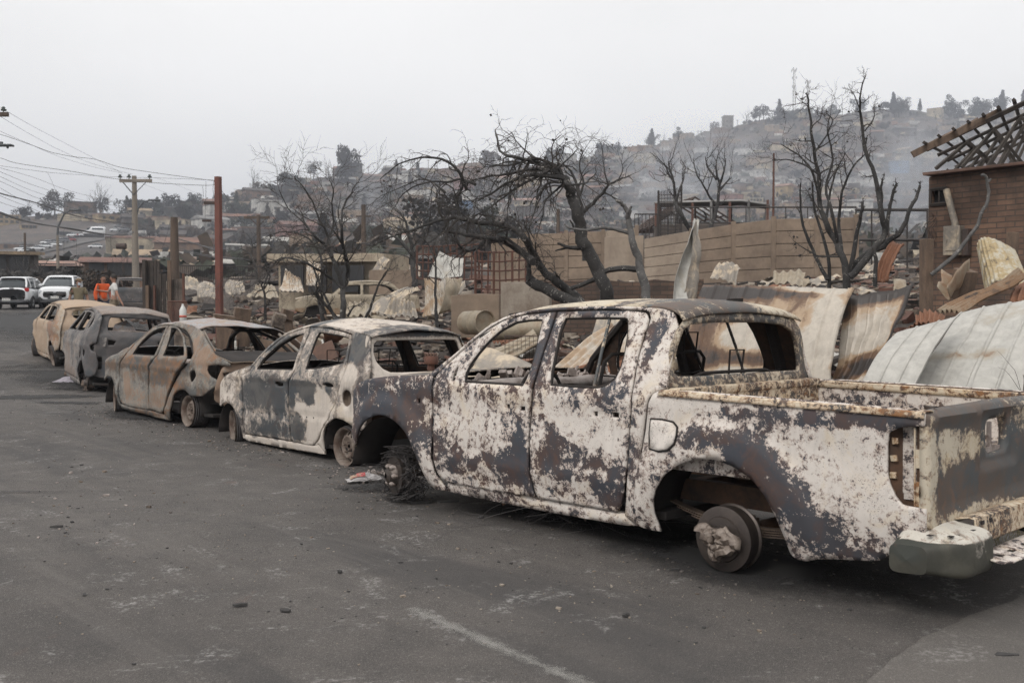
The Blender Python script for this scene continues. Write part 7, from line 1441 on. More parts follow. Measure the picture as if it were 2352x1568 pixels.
post(1334, 788, 900, 14.5, .12, M['wood_brown'], 'short brown post at the right edge before the brick wall')
sheet('curved_sheet', [P8(1165, 1040, 12.6), P8(1370, 985, 12.2), P8(1300, 810, 12.9), P8(1125, 815, 13.2)], M['spot'] if 'spot' in M else M['zinc_cream'], 'curled cream sheet spotted with black scorch, leaning before the brick house', ribs=9, kind='corr', amp=.008, curl=-.28, crump=.03, nu=60, seed=51, burn=blobs([(.5, .5, .8, .6, .15)]))
sheet('gutter_strip', [P8(985, 1160, 11.6), P8(1100, 1175, 11.2), P8(1400, 985, 11.5), P8(1365, 960, 11.8)], M['zinc_cream'], 'long blackened corrugated strip sloping up to the right edge', ribs=5, kind='corr', amp=.025, crump=.04, nu=50, seed=52, burn=blobs([(.5, .5, 1, .6, .55)]))
sheet('folded_sheet', [P8(1030, 1120, 12), P8(1075, 1130, 11.8), P8(1165, 965, 12.2), P8(1040, 1020, 12.5)], M['zinc_cream'], 'dark folded plate under the curled spotted sheet', ribs=1, kind='flat', curl=.2, crump=.06, nu=20, seed=53, burn=blobs([(.5, .5, 1, .6, .4)]))
post(1090, 960, 1100, 12.4, .2, M['wood_brown'], 'brown slanted board under the curled spotted sheet', 'board', 'board', lean=.3)
# ---------------------------------------------------------------- poles, lamps and wires
def pole(name, x, yt, yb, d, r0, r1, mat, label, cat='utility pole', n=10, sq=False):
    b, t = at(x, yb, d), at(x, yt, d); e = empty(name, b, 0, label, cat); Hh = t.z - b.z
    MB().tube([(0, 0, -.5), (0, 0, Hh * .5), (0, 0, Hh)], [r0, (r0 + r1) / 2, r1], 4 if sq else n).build('shaft', mat, e, smooth=not sq); e['h'] = Hh
    return e, Hh
def insul(mb, p, s=1):
    mb.lathe([(0, .02 * s), (.06 * s, .02 * s), (.07 * s, .09 * s), (.12 * s, .10 * s), (.14 * s, .05 * s), (.18 * s, .06 * s), (.21 * s, .04 * s), (.22 * s, 0)], p, (0, 0, 1), 10)
M['pole_concrete'] = simple('pole_concrete', (.24, .21, .175), (.17, .145, .12), 3, .9, stretch=(1, 1, .3)); M['insulator'] = simple('insulator_grey', (.09, .11, .10), (.06, .07, .07), 4, .5, bump=0); M['lamp_metal'] = simple('lamp_metal', (.10, .11, .115), (.07, .075, .08), 4, .5, .3, bump=0)
UP, h1 = pole('power_pole', 312, 404, 662, 68, .26, .15, M['pole_concrete'], 'tall tapering concrete power pole with a wide crossarm on top')
MB().box((.15, -.15, h1 - .35), (2.2, .1, .22)).build('crossarm', M['pole_concrete'], UP, bev=.01)
MB().tube([(-.75, -.16, h1 - .4), (0, -.16, h1 - 1.3)], .035, 4).tube([(.9, -.16, h1 - .4), (0, -.16, h1 - 1.3)], .035, 4).build('brace', M['lamp_metal'], UP)
for x in (-.9, -.3, 1.1): q = MB(); insul(q, (x, -.15, h1 - .24), 1.5); q.build('insulator', M['insulator'], UP, smooth=True)
la = empty('lamp_arm'); la.parent = UP; la.location = (0, 0, h1 * .71)
MB().tube([(.1, 0, -.6), (.25, 0, .0), (.6, 0, .45), (1.0, 0, .55)], .05, 6).build('arm', M['lamp_metal'], la, smooth=True); MB().box((1.35, 0, .57), (.8, .3, .12)).build('lamp_head', M['lamp_metal'], la, bev=.04)
q = MB()
for k in range(5): q.lathe([(0, .19), (.03, .2), (.06, .19)], (0, 0, h1 * (.44 - .035 * k)), (0, 0, 1), 10)
q.build('pole_band', M['dark_iron'], UP); MB().lathe([(-.35, 0), (-.3, .2), (.3, .22), (.35, 0)], (-.95, 0, h1 * .375), (1, 0, 0), 12).build('cable_coil', M['dark_iron'], UP, smooth=True)
M['charred_pole'] = simple('charred_pole', (.12, .085, .062), (.05, .04, .035), 3, .9, stretch=(1, 1, .25), bump=.5)
pole('burnt_pole', 402, 499, 655, 34, .17, .12, M['charred_pole'], 'short burnt wooden pole standing behind the charred fence')
RP, h2 = pole('steel_post', 504.5, 406, 744, 23, .095, .085, M['red_steel'], 'rust-red square steel post, plain and without a crossarm', 'post', sq=True)
for i_ in range(1): bpy.data.objects['shaft.002'].rotation_euler = (0, 0, R(45 + 8))
MB().box((-.2, 0, h2 - .6), (.25, .08, .06)).box((-.3, .1, h2 - 1.0), (.2, .06, .05)).build('cable_clamp', M['dark_iron'], RP)
pl, h3 = pole('wood_pole', 595, 494, 640, 62, .15, .12, M['charred_pole'], 'burnt wooden pole with a single crossarm right of the red steel post'); MB().box((-.1, 0, h3 - .15), (1.6, .1, .16)).build('crossarm', M['charred_pole'], pl)
MB().tube([(-.5, -.05, h3 - .2), (0, -.05, h3 - .7)], .03, 4).tube([(.5, -.05, h3 - .2), (0, -.05, h3 - .7)], .03, 4).build('brace', M['charred_pole'], pl)
pl, h3 = pole('wood_pole', 835.5, 470, 590, 60, .16, .13, M['charred_pole'], 'burnt wooden pole without a crossarm behind the fan-shaped tree'); MB().box((0, 0, h3 - .7), (.9, .08, .08)).build('crossarm', M['charred_pole'], pl)
pole('thin_post', 59, 535, 650, 75, .09, .08, M['charred_pole'], 'thin dark post behind the nearest white car', 'post')
pole('thin_post', 1776, 352, 500, 44, .05, .04, M['rust_steel'], 'very thin rusty mast behind the panel wall', 'mast')
pole('thin_post', 1282, 480, 545, 60, .12, .1, M['charred_pole'], 'dark pole stub just behind the bent tree trunk', 'post')
SL, h4 = pole('street_lamp', 134, 540, 655, 72, .13, .08, M['pole_concrete'], 'curved street lamp post beyond the white cars', 'street lamp')
MB().tube([(0, 0, h4), (.05, 0, h4 + .6), (.5, 0, h4 + 1.5), (1.0, 0, h4 + 1.8)], [.08, .07, .06, .05], 6).build('arm', M['lamp_metal'], SL, smooth=True); MB().box((1.3, 0, h4 + 1.8), (.75, .3, .12)).build('lamp_head', M['lamp_metal'], SL, bev=.04)
for k, (yy, lb) in enumerate(((262, 0), (334, 1))): pass
LP_, h5 = pole('power_pole', -42, 240, 760, 26, .2, .13, M['pole_concrete'], 'power pole at the left edge, only its crossarm tip and lamp tip showing')
t_ = at(19, 263, 26) - LP_.location; MB().box((t_.x / 2 - .2, 0, t_.z), (t_.x + .4, .1, .11)).build('crossarm', M['charred_pole'], LP_, bev=.008); q = MB(); insul(q, (t_.x - .12, 0, t_.z + .04), .75); q.build('insulator', M['insulator'], LP_, smooth=True)
t_ = at(21, 334, 26) - LP_.location; MB().tube([(.1, 0, t_.z - .5), (.3, 0, t_.z), (t_.x - .3, 0, t_.z)], .03, 6).build('lamp_arm', M['lamp_metal'], LP_, smooth=True); MB().box((t_.x - .12, 0, t_.z), (.42, .2, .05)).box((t_.x - .2, 0, t_.z + .06), (.07, .07, .07)).box((t_.x - .04, 0, t_.z - .05), (.05, .05, .06)).build('lamp_head', M['lamp_metal'], LP_, bev=.01)
M['wire'] = simple('wire_black', (.05, .05, .052), (.04, .04, .04), 1, .6, bump=0)
def wire(label, pts, d0, d1, r=.012, sag=0, group='overhead wires across the left sky', z=5):
    n = len(pts); P = []
    L = [0]
    for a, b in zip(pts, pts[1:]): L.append(L[-1] + math.hypot(b[0] - a[0], b[1] - a[1]))
    for i, p in enumerate(pts): t = L[i] / L[-1]; s, a, b = Zf[z]; P.append(at(a + s * p[0], b + s * p[1] + sag * 4 * t * (1 - t), d0 + (d1 - d0) * t))
    r *= .6; f = fine(P, 6); o0_ = f[0]; q = MB().tube([p - o0_ for p in f], [r * (.6 + .4 * p.y / max(d0, d1)) * 1.0 for p in f], 4, cap=False); o = q.build('overhead_wire', M['wire'], None, loc=o0_); tag(o, label, 'wire', group)
L1 = 'thin overhead wire crossing the left sky towards the power pole'
for pts in ([(-180, -60), (52, 92), (300, 235), (520, 350), (800, 495), (1030, 618)], [(-180, 30), (0, 138), (250, 285), (500, 420), (780, 535), (1110, 622)], [(-180, 170), (0, 262), (250, 370), (500, 475), (780, 560), (1020, 612)], [(-180, 520), (0, 568), (300, 655), (600, 765), (1018, 872)], [(-180, 530), (0, 600), (300, 720), (700, 840), (1100, 905)], [(-180, 560), (0, 640), (300, 770), (700, 890), (1110, 935)], [(-180, 600), (0, 680), (400, 850), (800, 940), (1115, 960)], [(-180, 640), (0, 735), (200, 840), (500, 925), (900, 985), (1120, 1000)], [(-180, 720), (0, 800), (200, 880), (500, 970), (1120, 1030)], [(-180, 780), (0, 855), (250, 930), (600, 1000), (1120, 1045)]): wire(L1, pts, 24, 68)
L2 = 'service cable swinging across the sky to the red steel post'
for pts, r in (([(-180, 250), (0, 288), (250, 372), (430, 438), (620, 476), (800, 498), (1000, 562), (1300, 610), (1740, 670), (1815, 675)], .016), ([(-180, 450), (0, 485), (120, 525), (300, 555), (600, 598), (900, 650), (1200, 687), (1690, 714), (1815, 705)], .016), ([(-180, 530), (0, 551), (400, 605), (700, 628), (1000, 645), (1400, 655), (1815, 672)], .010)): wire(L2, pts, 24, 23.5, r * .6, group='service cables to the red post')
L3 = 'thick sagging cable bundle strung between the power pole and the burnt pole'
for k, pts in enumerate(([(-180, 870), (0, 938), (250, 1018), (600, 1082), (850, 1122), (1040, 1132), (1120, 1108)], [(-180, 890), (0, 950), (280, 1030), (600, 1075), (850, 1118), (1000, 1130), (1120, 1100)], [(-180, 690), (0, 780), (300, 860), (620, 965), (900, 1015), (1120, 1040)])): wire('thick sagging cable bundle reaching the power pole from the left', pts, 26, 67, .045, group='cable bundles left of the power pole')
for pts in ([(1165, 1138), (1400, 1222), (1600, 1282), (1812, 1320), (2090, 1338)], [(1165, 1130), (1400, 1205), (1600, 1270), (1812, 1310), (2090, 1330)], [(1165, 1040), (1300, 1092), (1500, 1165), (1700, 1220), (1990, 1262)], [(1165, 1050), (1350, 1120), (1600, 1190), (1812, 1262)]): wire(L3, pts, 66, 30, .03, group='cable bundles right of the power pole')
wire('single slanting wire dropping across the sky to the street lamp', [(392, 605), (415, 640), (450, 720), (500, 830), (560, 930)], 40, 68)
wire('single wire running down from the red steel post to the yard', [(1862, 765), (1920, 860), (2000, 985), (2091, 1080)], 23, 40, .010)
for pts in ([(1722, 680), (1722, 800), (1712, 1100)], [(1790, 675), (1782, 760), (1812, 900), (1812, 980)], [(1695, 720), (1700, 800), (1690, 900)]): wire('loose wire end hanging beside the red steel post', pts, 23, 23, .008, group='loose wires on the red post')
for pts in ([(1300, 650), (1500, 720), (1810, 850)], [(1190, 700), (1400, 780), (1660, 872)], [(1150, 890), (1210, 930), (1260, 960)]): wire('faint wire crossing the sky behind the power pole', pts, 70, 120, .012, group='faint wires behind the power pole')
for pts in ([(935, 850), (1030, 870), (1160, 858)], [(960, 880), (1030, 875), (1250, 905), (1400, 930)], [(1030, 905), (1200, 925), (1420, 930)]): wire('dark wire strung from the burnt pole behind the fan-shaped tree', pts, 60, 45, .025, z=6, group='wires on the burnt pole behind the tree')
for pts in ([(925, 1130), (930, 1250), (955, 1440)], [(1425, 1010), (1380, 1180), (1310, 1330)], [(640, 1170), (640, 1430)], [(535, 1060), (535, 1280)]): wire('dangling wire hanging down from the sagging cable bundle', pts, 50, 50, .014, group='dangling wires under the cable bundle')
# ---------------------------------------------------------------- charred fence
CF = empty('charred_fence', at(375, 735, 26.5), R(-10), 'blackened board fence with tall panels beside the men, behind the dark burnt car', 'fence'); o0 = CF.location.copy(); Rz_ = Matrix.Rotation(R(10), 4, 'Z')
for i, (x0, x1, yt, yb, m) in enumerate([(326, 368, 596, 735, 'burnt_wood'), (366, 395, 628, 738, 'burnt_wood'), (394, 424, 640, 740, 'scorched_board')]):
    if m not in M: M[m] = simple(m, (.15, .12, .10), (.045, .038, .034), 3, .9, bump=.4)
    a, b = at(x0, yt, 26.5) - o0, at(x1, yb, 26.5) - o0; w = b.x - a.x; nb = 5
    for k in range(nb): MB().box((a.x + w * (k + .5) / nb, .02 * (k % 2), (a.z + b.z) / 2 + rnd.uniform(-.03, .0)), (w / nb - .012, .03, a.z - b.z), j=.008, rnd=rnd).build('board', M[m], CF)
for x, yt, m in ((326, 596, 'burnt_wood'), (334, 655, 'wood_brown'), (352, 655, 'rust_steel'), (389, 598, 'wood_brown'), (424, 628, 'rust_steel')):
    a, b = at(x, yt, 26.3) - o0, at(x, 738, 26.3) - o0; MB().box((a.x, -.1, (a.z + b.z) / 2), (.09 if 'wood' in m else .05, .06, a.z - b.z)).build('post', M[m], CF)
bars('metal_fence', 385, 428, 692, 738, 25.8, 25.6, 14, 'low rusty barred railing at the foot of the charred fence', m='rust_steel', r=.012)
# hedges behind the white cars
for i, (x, y, d, s, m) in enumerate([(60, 648, 62, 1.2, 0), (95, 645, 60, 1.3, 0), (150, 640, 64, .9, 0), (182, 655, 58, .9, 2), (205, 650, 60, .8, 1), (240, 650, 58, .9, 2), (285, 655, 60, 1.1, 0), (110, 655, 58, .8, 2), (30, 650, 64, 1.0, 0)]):
    p = at(x, y, d); p.z -= .7 * s; far_tree(p, 'low' if i % 3 else 'bare', m, i % 3, s * .42, i, 'singed bushy hedge plant growing behind the white cars', 'singed hedge plants behind the white cars')
# ---------------------------------------------------------------- parked cars on the far left slope
M['car_white'] = simple('car_white', (.70, .71, .72), (.62, .63, .64), 1, .3, bump=0); M['car_glass'] = simple('car_glass', (.035, .045, .05), (.03, .035, .04), 1, .12, bump=0); M['car_grey'] = simple('car_grey', (.18, .18, .19), (.14, .14, .15), 1, .35, bump=0); M['car_red'] = simple('car_red', (.25, .05, .05), (.2, .04, .04), 1, .35, bump=0)
M['tyre'] = simple('tyre_rubber', (.03, .03, .03), (.04, .038, .036), 9, .85); M['alloy'] = simple('alloy_rim', (.42, .43, .44), (.3, .3, .3), 5, .35, .6, bump=0); M['trim_black'] = simple('trim_black', (.035, .037, .04), (.05, .05, .052), 5, .6, bump=0)
M['lens_red'] = simple('lens_red', (.42, .03, .03), (.35, .02, .02), 5, .2, bump=0); M['lens_clear'] = simple('lens_clear', (.55, .58, .60), (.4, .42, .45), 5, .12, bump=0); M['plate'] = simple('plate_white', (.62, .62, .58), (.58, .58, .55), 2, .5, bump=0)
def loft_car(prof_x, wid, zb, zt, n=14):
    """stations along x: half width, bottom, top -> closed rounded shell"""
    def fn(u, v):
        k = u * (len(prof_x) - 1); i = min(len(prof_x) - 2, int(k)); t = k - i; g = lambda L: L[i] + (L[i + 1] - L[i]) * t
        a = 2 * math.pi * v; c, s = math.cos(a), math.sin(a); e = .5
        return Vector((g(prof_x), g(wid) * math.copysign(abs(c) ** e, c), (g(zt) + g(zb)) / 2 + (g(zt) - g(zb)) / 2 * math.copysign(abs(s) ** e, s)))
    return fn
def simple_car(p, rz, mat, label, group):
    key = mat; e = empty('parked_car', p, rz, label, 'car', group)
    if key not in PROTO:
        b = MB().grid(loft_car([0, .15, 1.0, 2.6, 3.8, 4.1], [.7, .82, .86, .86, .82, .66], [.35, .28, .25, .25, .28, .35], [.7, .85, .95, .98, .95, .8]), 12, 24)
        g_ = MB().grid(loft_car([.9, 1.5, 2.2, 3.4, 3.95], [.70, .66, .64, .64, .70], [.9] * 5, [.95, 1.38, 1.48, 1.45, .98]), 10, 24); r_ = MB().grid(loft_car([1.5, 2.0, 3.0, 3.5], [.58, .62, .62, .56], [1.36, 1.40, 1.40, 1.36], [1.46, 1.52, 1.52, 1.45]), 6, 24)
        w = MB()
        for x in (.8, 3.3):
            for s in (1, -1): w.lathe([(-.09, 0), (-.09, .3), (.09, .3), (.09, 0)], (x, s * .78, .3), (0, 1, 0), 14)
        PROTO[key] = (b.build('body', M[mat], e, smooth=True), g_.build('window_band', M['car_glass'], e, smooth=True), r_.build('roof', M[mat], e, smooth=True), w.build('wheels', M['tyre'], e))
    else:
        for q in PROTO[key]: c = q.copy(); COL.objects.link(c); c.parent = e
    return e
cl_ = [(120, 1285, 0), (150, 1290, 0), (248, 1272, 0), (315, 1250, 0), (335, 1222, 0), (392, 1218, 1), (405, 1245, 0), (435, 1212, 0), (470, 1205, 1), (525, 1196, 2), (560, 1180, 0), (608, 1178, 0), (640, 1170, 2), (655, 1150, 0), (690, 1136, 0), (742, 1160, 0), (765, 1130, 0), (785, 1112, 0), (740, 1120, 1), (915, 1108, 0), (950, 1084, 1), (985, 1110, 1), (1070, 1072, 0), (735, 1255, 0)]
sp_ = []
for x, y, k in cl_:
    X_, Y_ = .2746 * x, 229.7 + .2746 * y + 3; d = ghit(X_, Y_)
    if not d: continue
    p = at(X_, Y_, d); sp_.append((p.x, p.y)); c = ['car_white', 'car_grey', 'car_red'][k]; nm = c.replace('car_', '')
    e = simple_car((p.x, p.y, hill_z(p.x, p.y) + .75), R(20) + rnd.uniform(-.25, .25), c, f'{nm} car parked in the line up the far left slope', f'{nm} cars parked up the far left slope'); e.scale = (1,) * 3
q = MB()
for i in range(41):
    t = i / 40; a_ = Vector(sp_[0]).lerp(Vector(sp_[-4]), t * 1.3 - .15)
    for j in range(9): X_ = a_.x - 10 + 2.5 * j; q.v.append((X_, a_.y, hill_z(X_, a_.y) + .35))
q.f = [(i * 9 + j, i * 9 + j + 1, (i + 1) * 9 + j + 1, (i + 1) * 9 + j) for i in range(40) for j in range(8)]; q.m = [0] * len(q.f); tag(q.build('hill_street', M['asphalt'], smooth=True), kind='structure')
e = empty('van', at(190, 541, 250), R(25), 'white van standing highest in the middle of the line of cars', 'van'); MB().grid(loft_car([0, .3, 1.2, 2, 5, 5.2], [.8, .9, .95, .95, .95, .85], [.3] * 6, [.9, 1.1, 1.4, 2.3, 2.35, 2.1]), 12, 24).build('body', M['car_white'], e, smooth=True); MB().box((1.5, 0, 1.65), (1.0, 1.75, .5)).box((3.4, 0, 1.7), (2.6, 1.93, .42)).build('window_band', M['car_glass'], e)
MB().box((2.6, 0, 0), (4.6, 1.7, .7)).build('underbody', M['trim_black'], e)
# ---------------------------------------------------------------- two white hatchbacks on the road
def white_car(loc, rz, label, front):
    P = empty('white_car', loc, rz, label, 'car')
    # x forward, rear at 0, front at 3.65, half width .80 (mirror-free)
    xs = [0, .06, .25, .7, 1.6, 2.6, 3.2, 3.5, 3.62, 3.66]; b = MB().grid(loft_car(xs, [.60, .70, .77, .80, .80, .80, .79, .75, .66, .52], [.42, .34, .28, .24, .22, .22, .24, .28, .34, .44], [.96, 1.03, 1.07, 1.05, 1.03, 1.02, 1.0, .95, .88, .74]), 44, 44)
    b.build('body', M['car_white'], P, smooth=True)
    MB().grid(loft_car([.06, .22, .5, 1.2, 2.0, 2.5, 2.9], [.60, .64, .665, .665, .645, .66, .70], [1.0] * 7, [1.06, 1.36, 1.47, 1.51, 1.50, 1.30, 1.03]), 30, 40).build('window_band', M['car_glass'], P, smooth=True)
    MB().grid(loft_car([.22, .4, 1.2, 2.0, 2.28], [.50, .57, .60, .57, .48], [1.40, 1.42, 1.46, 1.45, 1.40], [1.50, 1.545, 1.575, 1.55, 1.47]), 20, 40).build('roof', M['car_white'], P, smooth=True)
    for s in (1, -1):
        for pts in ([(.05, s * .64, 1.04), (.16, s * .625, 1.25), (.33, s * .55, 1.46)], [(2.86, s * .69, 1.04), (2.52, s * .635, 1.26), (2.2, s * .55, 1.47)], [(1.35, s * .685, 1.04), (1.32, s * .655, 1.3), (1.30, s * .61, 1.47)], [(.62, s * .685, 1.04), (.5, s * .655, 1.3), (.48, s * .6, 1.46)]): MB().tube(pts, .045, 6).build('window_pillar', M['car_white'], P, smooth=True)
    for x in (.55, 2.95):
        for s in (1, -1):
            w = empty('wheel', (x, s * .73, .31)); w.parent = P
            MB().lathe([(-.09, .1), (-.09, .28), (-.06, .31), (.06, .31), (.09, .28), (.09, .2)], (0, 0, 0), (0, s, 0), 26).build('tyre', M['tyre'], w, smooth=True)
            r = MB().lathe([(.05, .02), (.085, .04), (.07, .06)], (0, 0, 0), (0, s, 0), 16).lathe([(.04, .20), (.085, .20), (.08, .18), (.04, .18)], (0, 0, 0), (0, s, 0), 24)
            for k in range(8): a = k * math.pi / 4; r.tube([(.04 * math.cos(a), s * .075, .04 * math.sin(a)), (.19 * math.cos(a), s * .078, .19 * math.sin(a))], .014, 4)
            r.build('rim', M['alloy'], w)
            MB().lathe([(.0, .345), (.075, .345), (.075, .31), (0, .31)], (0, 0, 0), (0, s, 0), 26).build('arch_trim', M['trim_black'], w)
    for s in (1, -1):
        m_ = empty('wing_mirror', (2.45, s * .86, 1.05)); m_.parent = P; MB().lathe([(-.09, 0), (-.07, .07), (.06, .075), (.09, 0)], (0, 0, 0), (0, 1, 0), 12).build('mirror_shell', M['car_white'] if front else M['trim_black'], m_, smooth=True)
    for x in (1.32, .64): MB().box((x, -.812, .85), (.16, .03, .03)).box((x, .812, .85), (.16, .03, .03)).build('door_handle', M['car_white'], P)
    MB().box((1.7, 0, .3), (1.7, 1.58, .12)).build('side_skirt', M['trim_black'], P, bev=.03)
    pt = simple_plate = MB()
    if not front:
        MB().grid(loft_car([-.06, -.03, .15, .42], [.62, .72, .79, .81], [.33, .30, .27, .25], [.42, .46, .47, .42]), 12, 30).build('rear_bumper', M['trim_black'], P, smooth=True)
        for s in (1, -1): MB().box((.07, s * .66, .93), (.12, .20, .17), j=.01, rnd=rnd).build('tail_light', M['lens_red'], P, bev=.03)
        pl_ = MB().box((-.068, .22, .47), (.012, .36, .12)).build('number_plate', M['plate'], P); tx = (-.077, .22, .47); rot = (R(90), 0, R(-90))
        MB().box((-.0, .0, 1.0), (.03, .18, .05)).build('badge', M['alloy'], P)
    else:
        MB().box((3.64, 0, .68), (.05, 1.0, .10)).build('grille', M['trim_black'], P, bev=.01)
        for s in (1, -1):
            MB().box((3.56, s * .57, .73), (.14, .30, .17), j=.008, rnd=rnd).build('headlight', M['lens_clear'], P, bev=.04)
            MB().box((3.585, s * .60, .43), (.08, .22, .12)).build('fog_light', M['trim_black'], P, bev=.02)
        MB().box((3.66, 0, .45), (.03, .62, .16)).build('lower_grille', M['trim_black'], P, bev=.01)
        MB().box((3.69, 0, .70), (.012, .12, .08)).build('badge', M['alloy'], P, bev=.01)
        pl_ = MB().box((3.69, 0, .46), (.012, .36, .12)).build('number_plate', M['plate'], P); tx = (3.698, 0, .46); rot = (R(90), 0, R(90))
        MB().box((3.5, 0, .25), (.25, 1.3, .08)).build('front_lip', M['trim_black'], P, bev=.02)
    cu = bpy.data.curves.new('plate_text', 'FONT'); cu.body = 'LT YX 56' if front else 'RJ BR 59'; cu.size = .085; cu.align_x = 'CENTER'; cu.align_y = 'CENTER'; cu.extrude = .001; cu.materials.append(M['trim_black'])
    t0 = bpy.data.objects.new('tmp', cu); COL.objects.link(t0); bpy.context.view_layer.update(); me_ = bpy.data.meshes.new_from_object(t0.evaluated_get(bpy.context.evaluated_depsgraph_get())); bpy.data.objects.remove(t0); me_.materials.clear(); me_.materials.append(M['trim_black']); to = bpy.data.objects.new('plate_lettering', me_); COL.objects.link(to); to.parent = pl_; to.location = tx; to.rotation_euler = rot
    return P
p = at(27, 706, 47); white_car((p.x, p.y, road_h(47)), R(101), 'white hatchback seen from behind at the left edge, with red tail lamps', False)
p = at(133, 698, 50); white_car((-22.75, 51.2, road_h(51)), R(-76), 'white compact car facing the camera, with clear headlamps, beside the uniformed man', True)
# distant burnt car behind the men
e = empty('burnt_car_shell', at(305, 712, 46), R(112), 'grey burnt car shell beside the man in the white shirt and the charred fence', 'car wreck')
car_pts = [(0,.35),(.02,.9),(.25,1.0),(.5,1.42),(1.0,1.5),(2.0,1.48),(2.6,1.05),(3.5,.9),(3.8,.6),(3.8,.35)]
for s in (1, -1): panel('body_side', e, [M['suv'], M['soot']], car_pts, lambda x, z, s=s: (x, s * (.82 - .2 * max(0, z - .95) / .5), z), (0, s, 0), [[(.45,1.02),(.62,1.36),(1.1,1.40),(1.1,1.02)],[(1.2,1.02),(1.2,1.40),(1.9,1.38),(2.35,1.05)]], .1, .03, .02, lambda p: .2)
MB().grid(lambda u, v: Vector((.45 + 1.7 * u, (v - .5) * 1.25, 1.45 + .06 * math.sin(math.pi * u) + .03 * math.sin(math.pi * v))), 8, 8).build('roof', M['suv'], e, smooth=True, th=.02)
panel('tailgate', e, [M['suv'], M['soot']], [(.62,1.42),(-.62,1.42),(-.78,.9),(-.78,.35),(.78,.35),(.78,.9)], lambda y, z: (.05 + .45 * max(0, z - .95), y, z), (-1, 0, 0), [[(.55,1.36),(-.55,1.36),(-.62,1.05),(.62,1.05)]], .1, .03, .02, lambda p: .3)
# ---------------------------------------------------------------- people
M['skin'] = simple('skin', (.36, .20, .14), (.30, .16, .11), 8, .6, bump=0); M['hair'] = simple('dark_hair', (.02, .016, .014), (.03, .024, .02), 20, .8)
for nm, c in {'khaki': (.20, .165, .105), 'orange': (.72, .11, .025), 'white_cloth': (.62, .61, .58), 'navy': (.03, .04, .08), 'beige': (.25, .20, .14), 'cap': (.15, .10, .055), 'mask': (.55, .60, .66), 'shoe': (.03, .03, .03), 'blue_print': (.30, .42, .48)}.items(): M[nm] = simple('cloth_' + nm, c, tuple(v * .75 for v in c), 6, .85, bump=.3)
def skin(name, V, E, Rr, mat, parent, root=0, sub=2):
    me = bpy.data.meshes.new(name); me.from_pydata(V, E, []); me.materials.append(mat); o = bpy.data.objects.new(name, me); COL.objects.link(o); o.parent = parent
    o.modifiers.new('skin', 'SKIN').use_smooth_shade = True; lay = me.skin_vertices[0] if len(me.skin_vertices) else None
    if lay is None:
        b = bmesh.new(); b.from_mesh(me); b.verts.layers.skin.verify(); b.to_mesh(me); b.free(); lay = me.skin_vertices[0]
    for i, r in enumerate(Rr): lay.data[i].radius = r if isinstance(r, tuple) else (r, r); lay.data[i].use_root = (i == root)
    m = o.modifiers.new('sub', 'SUBSURF'); m.levels = m.render_levels = sub; return o
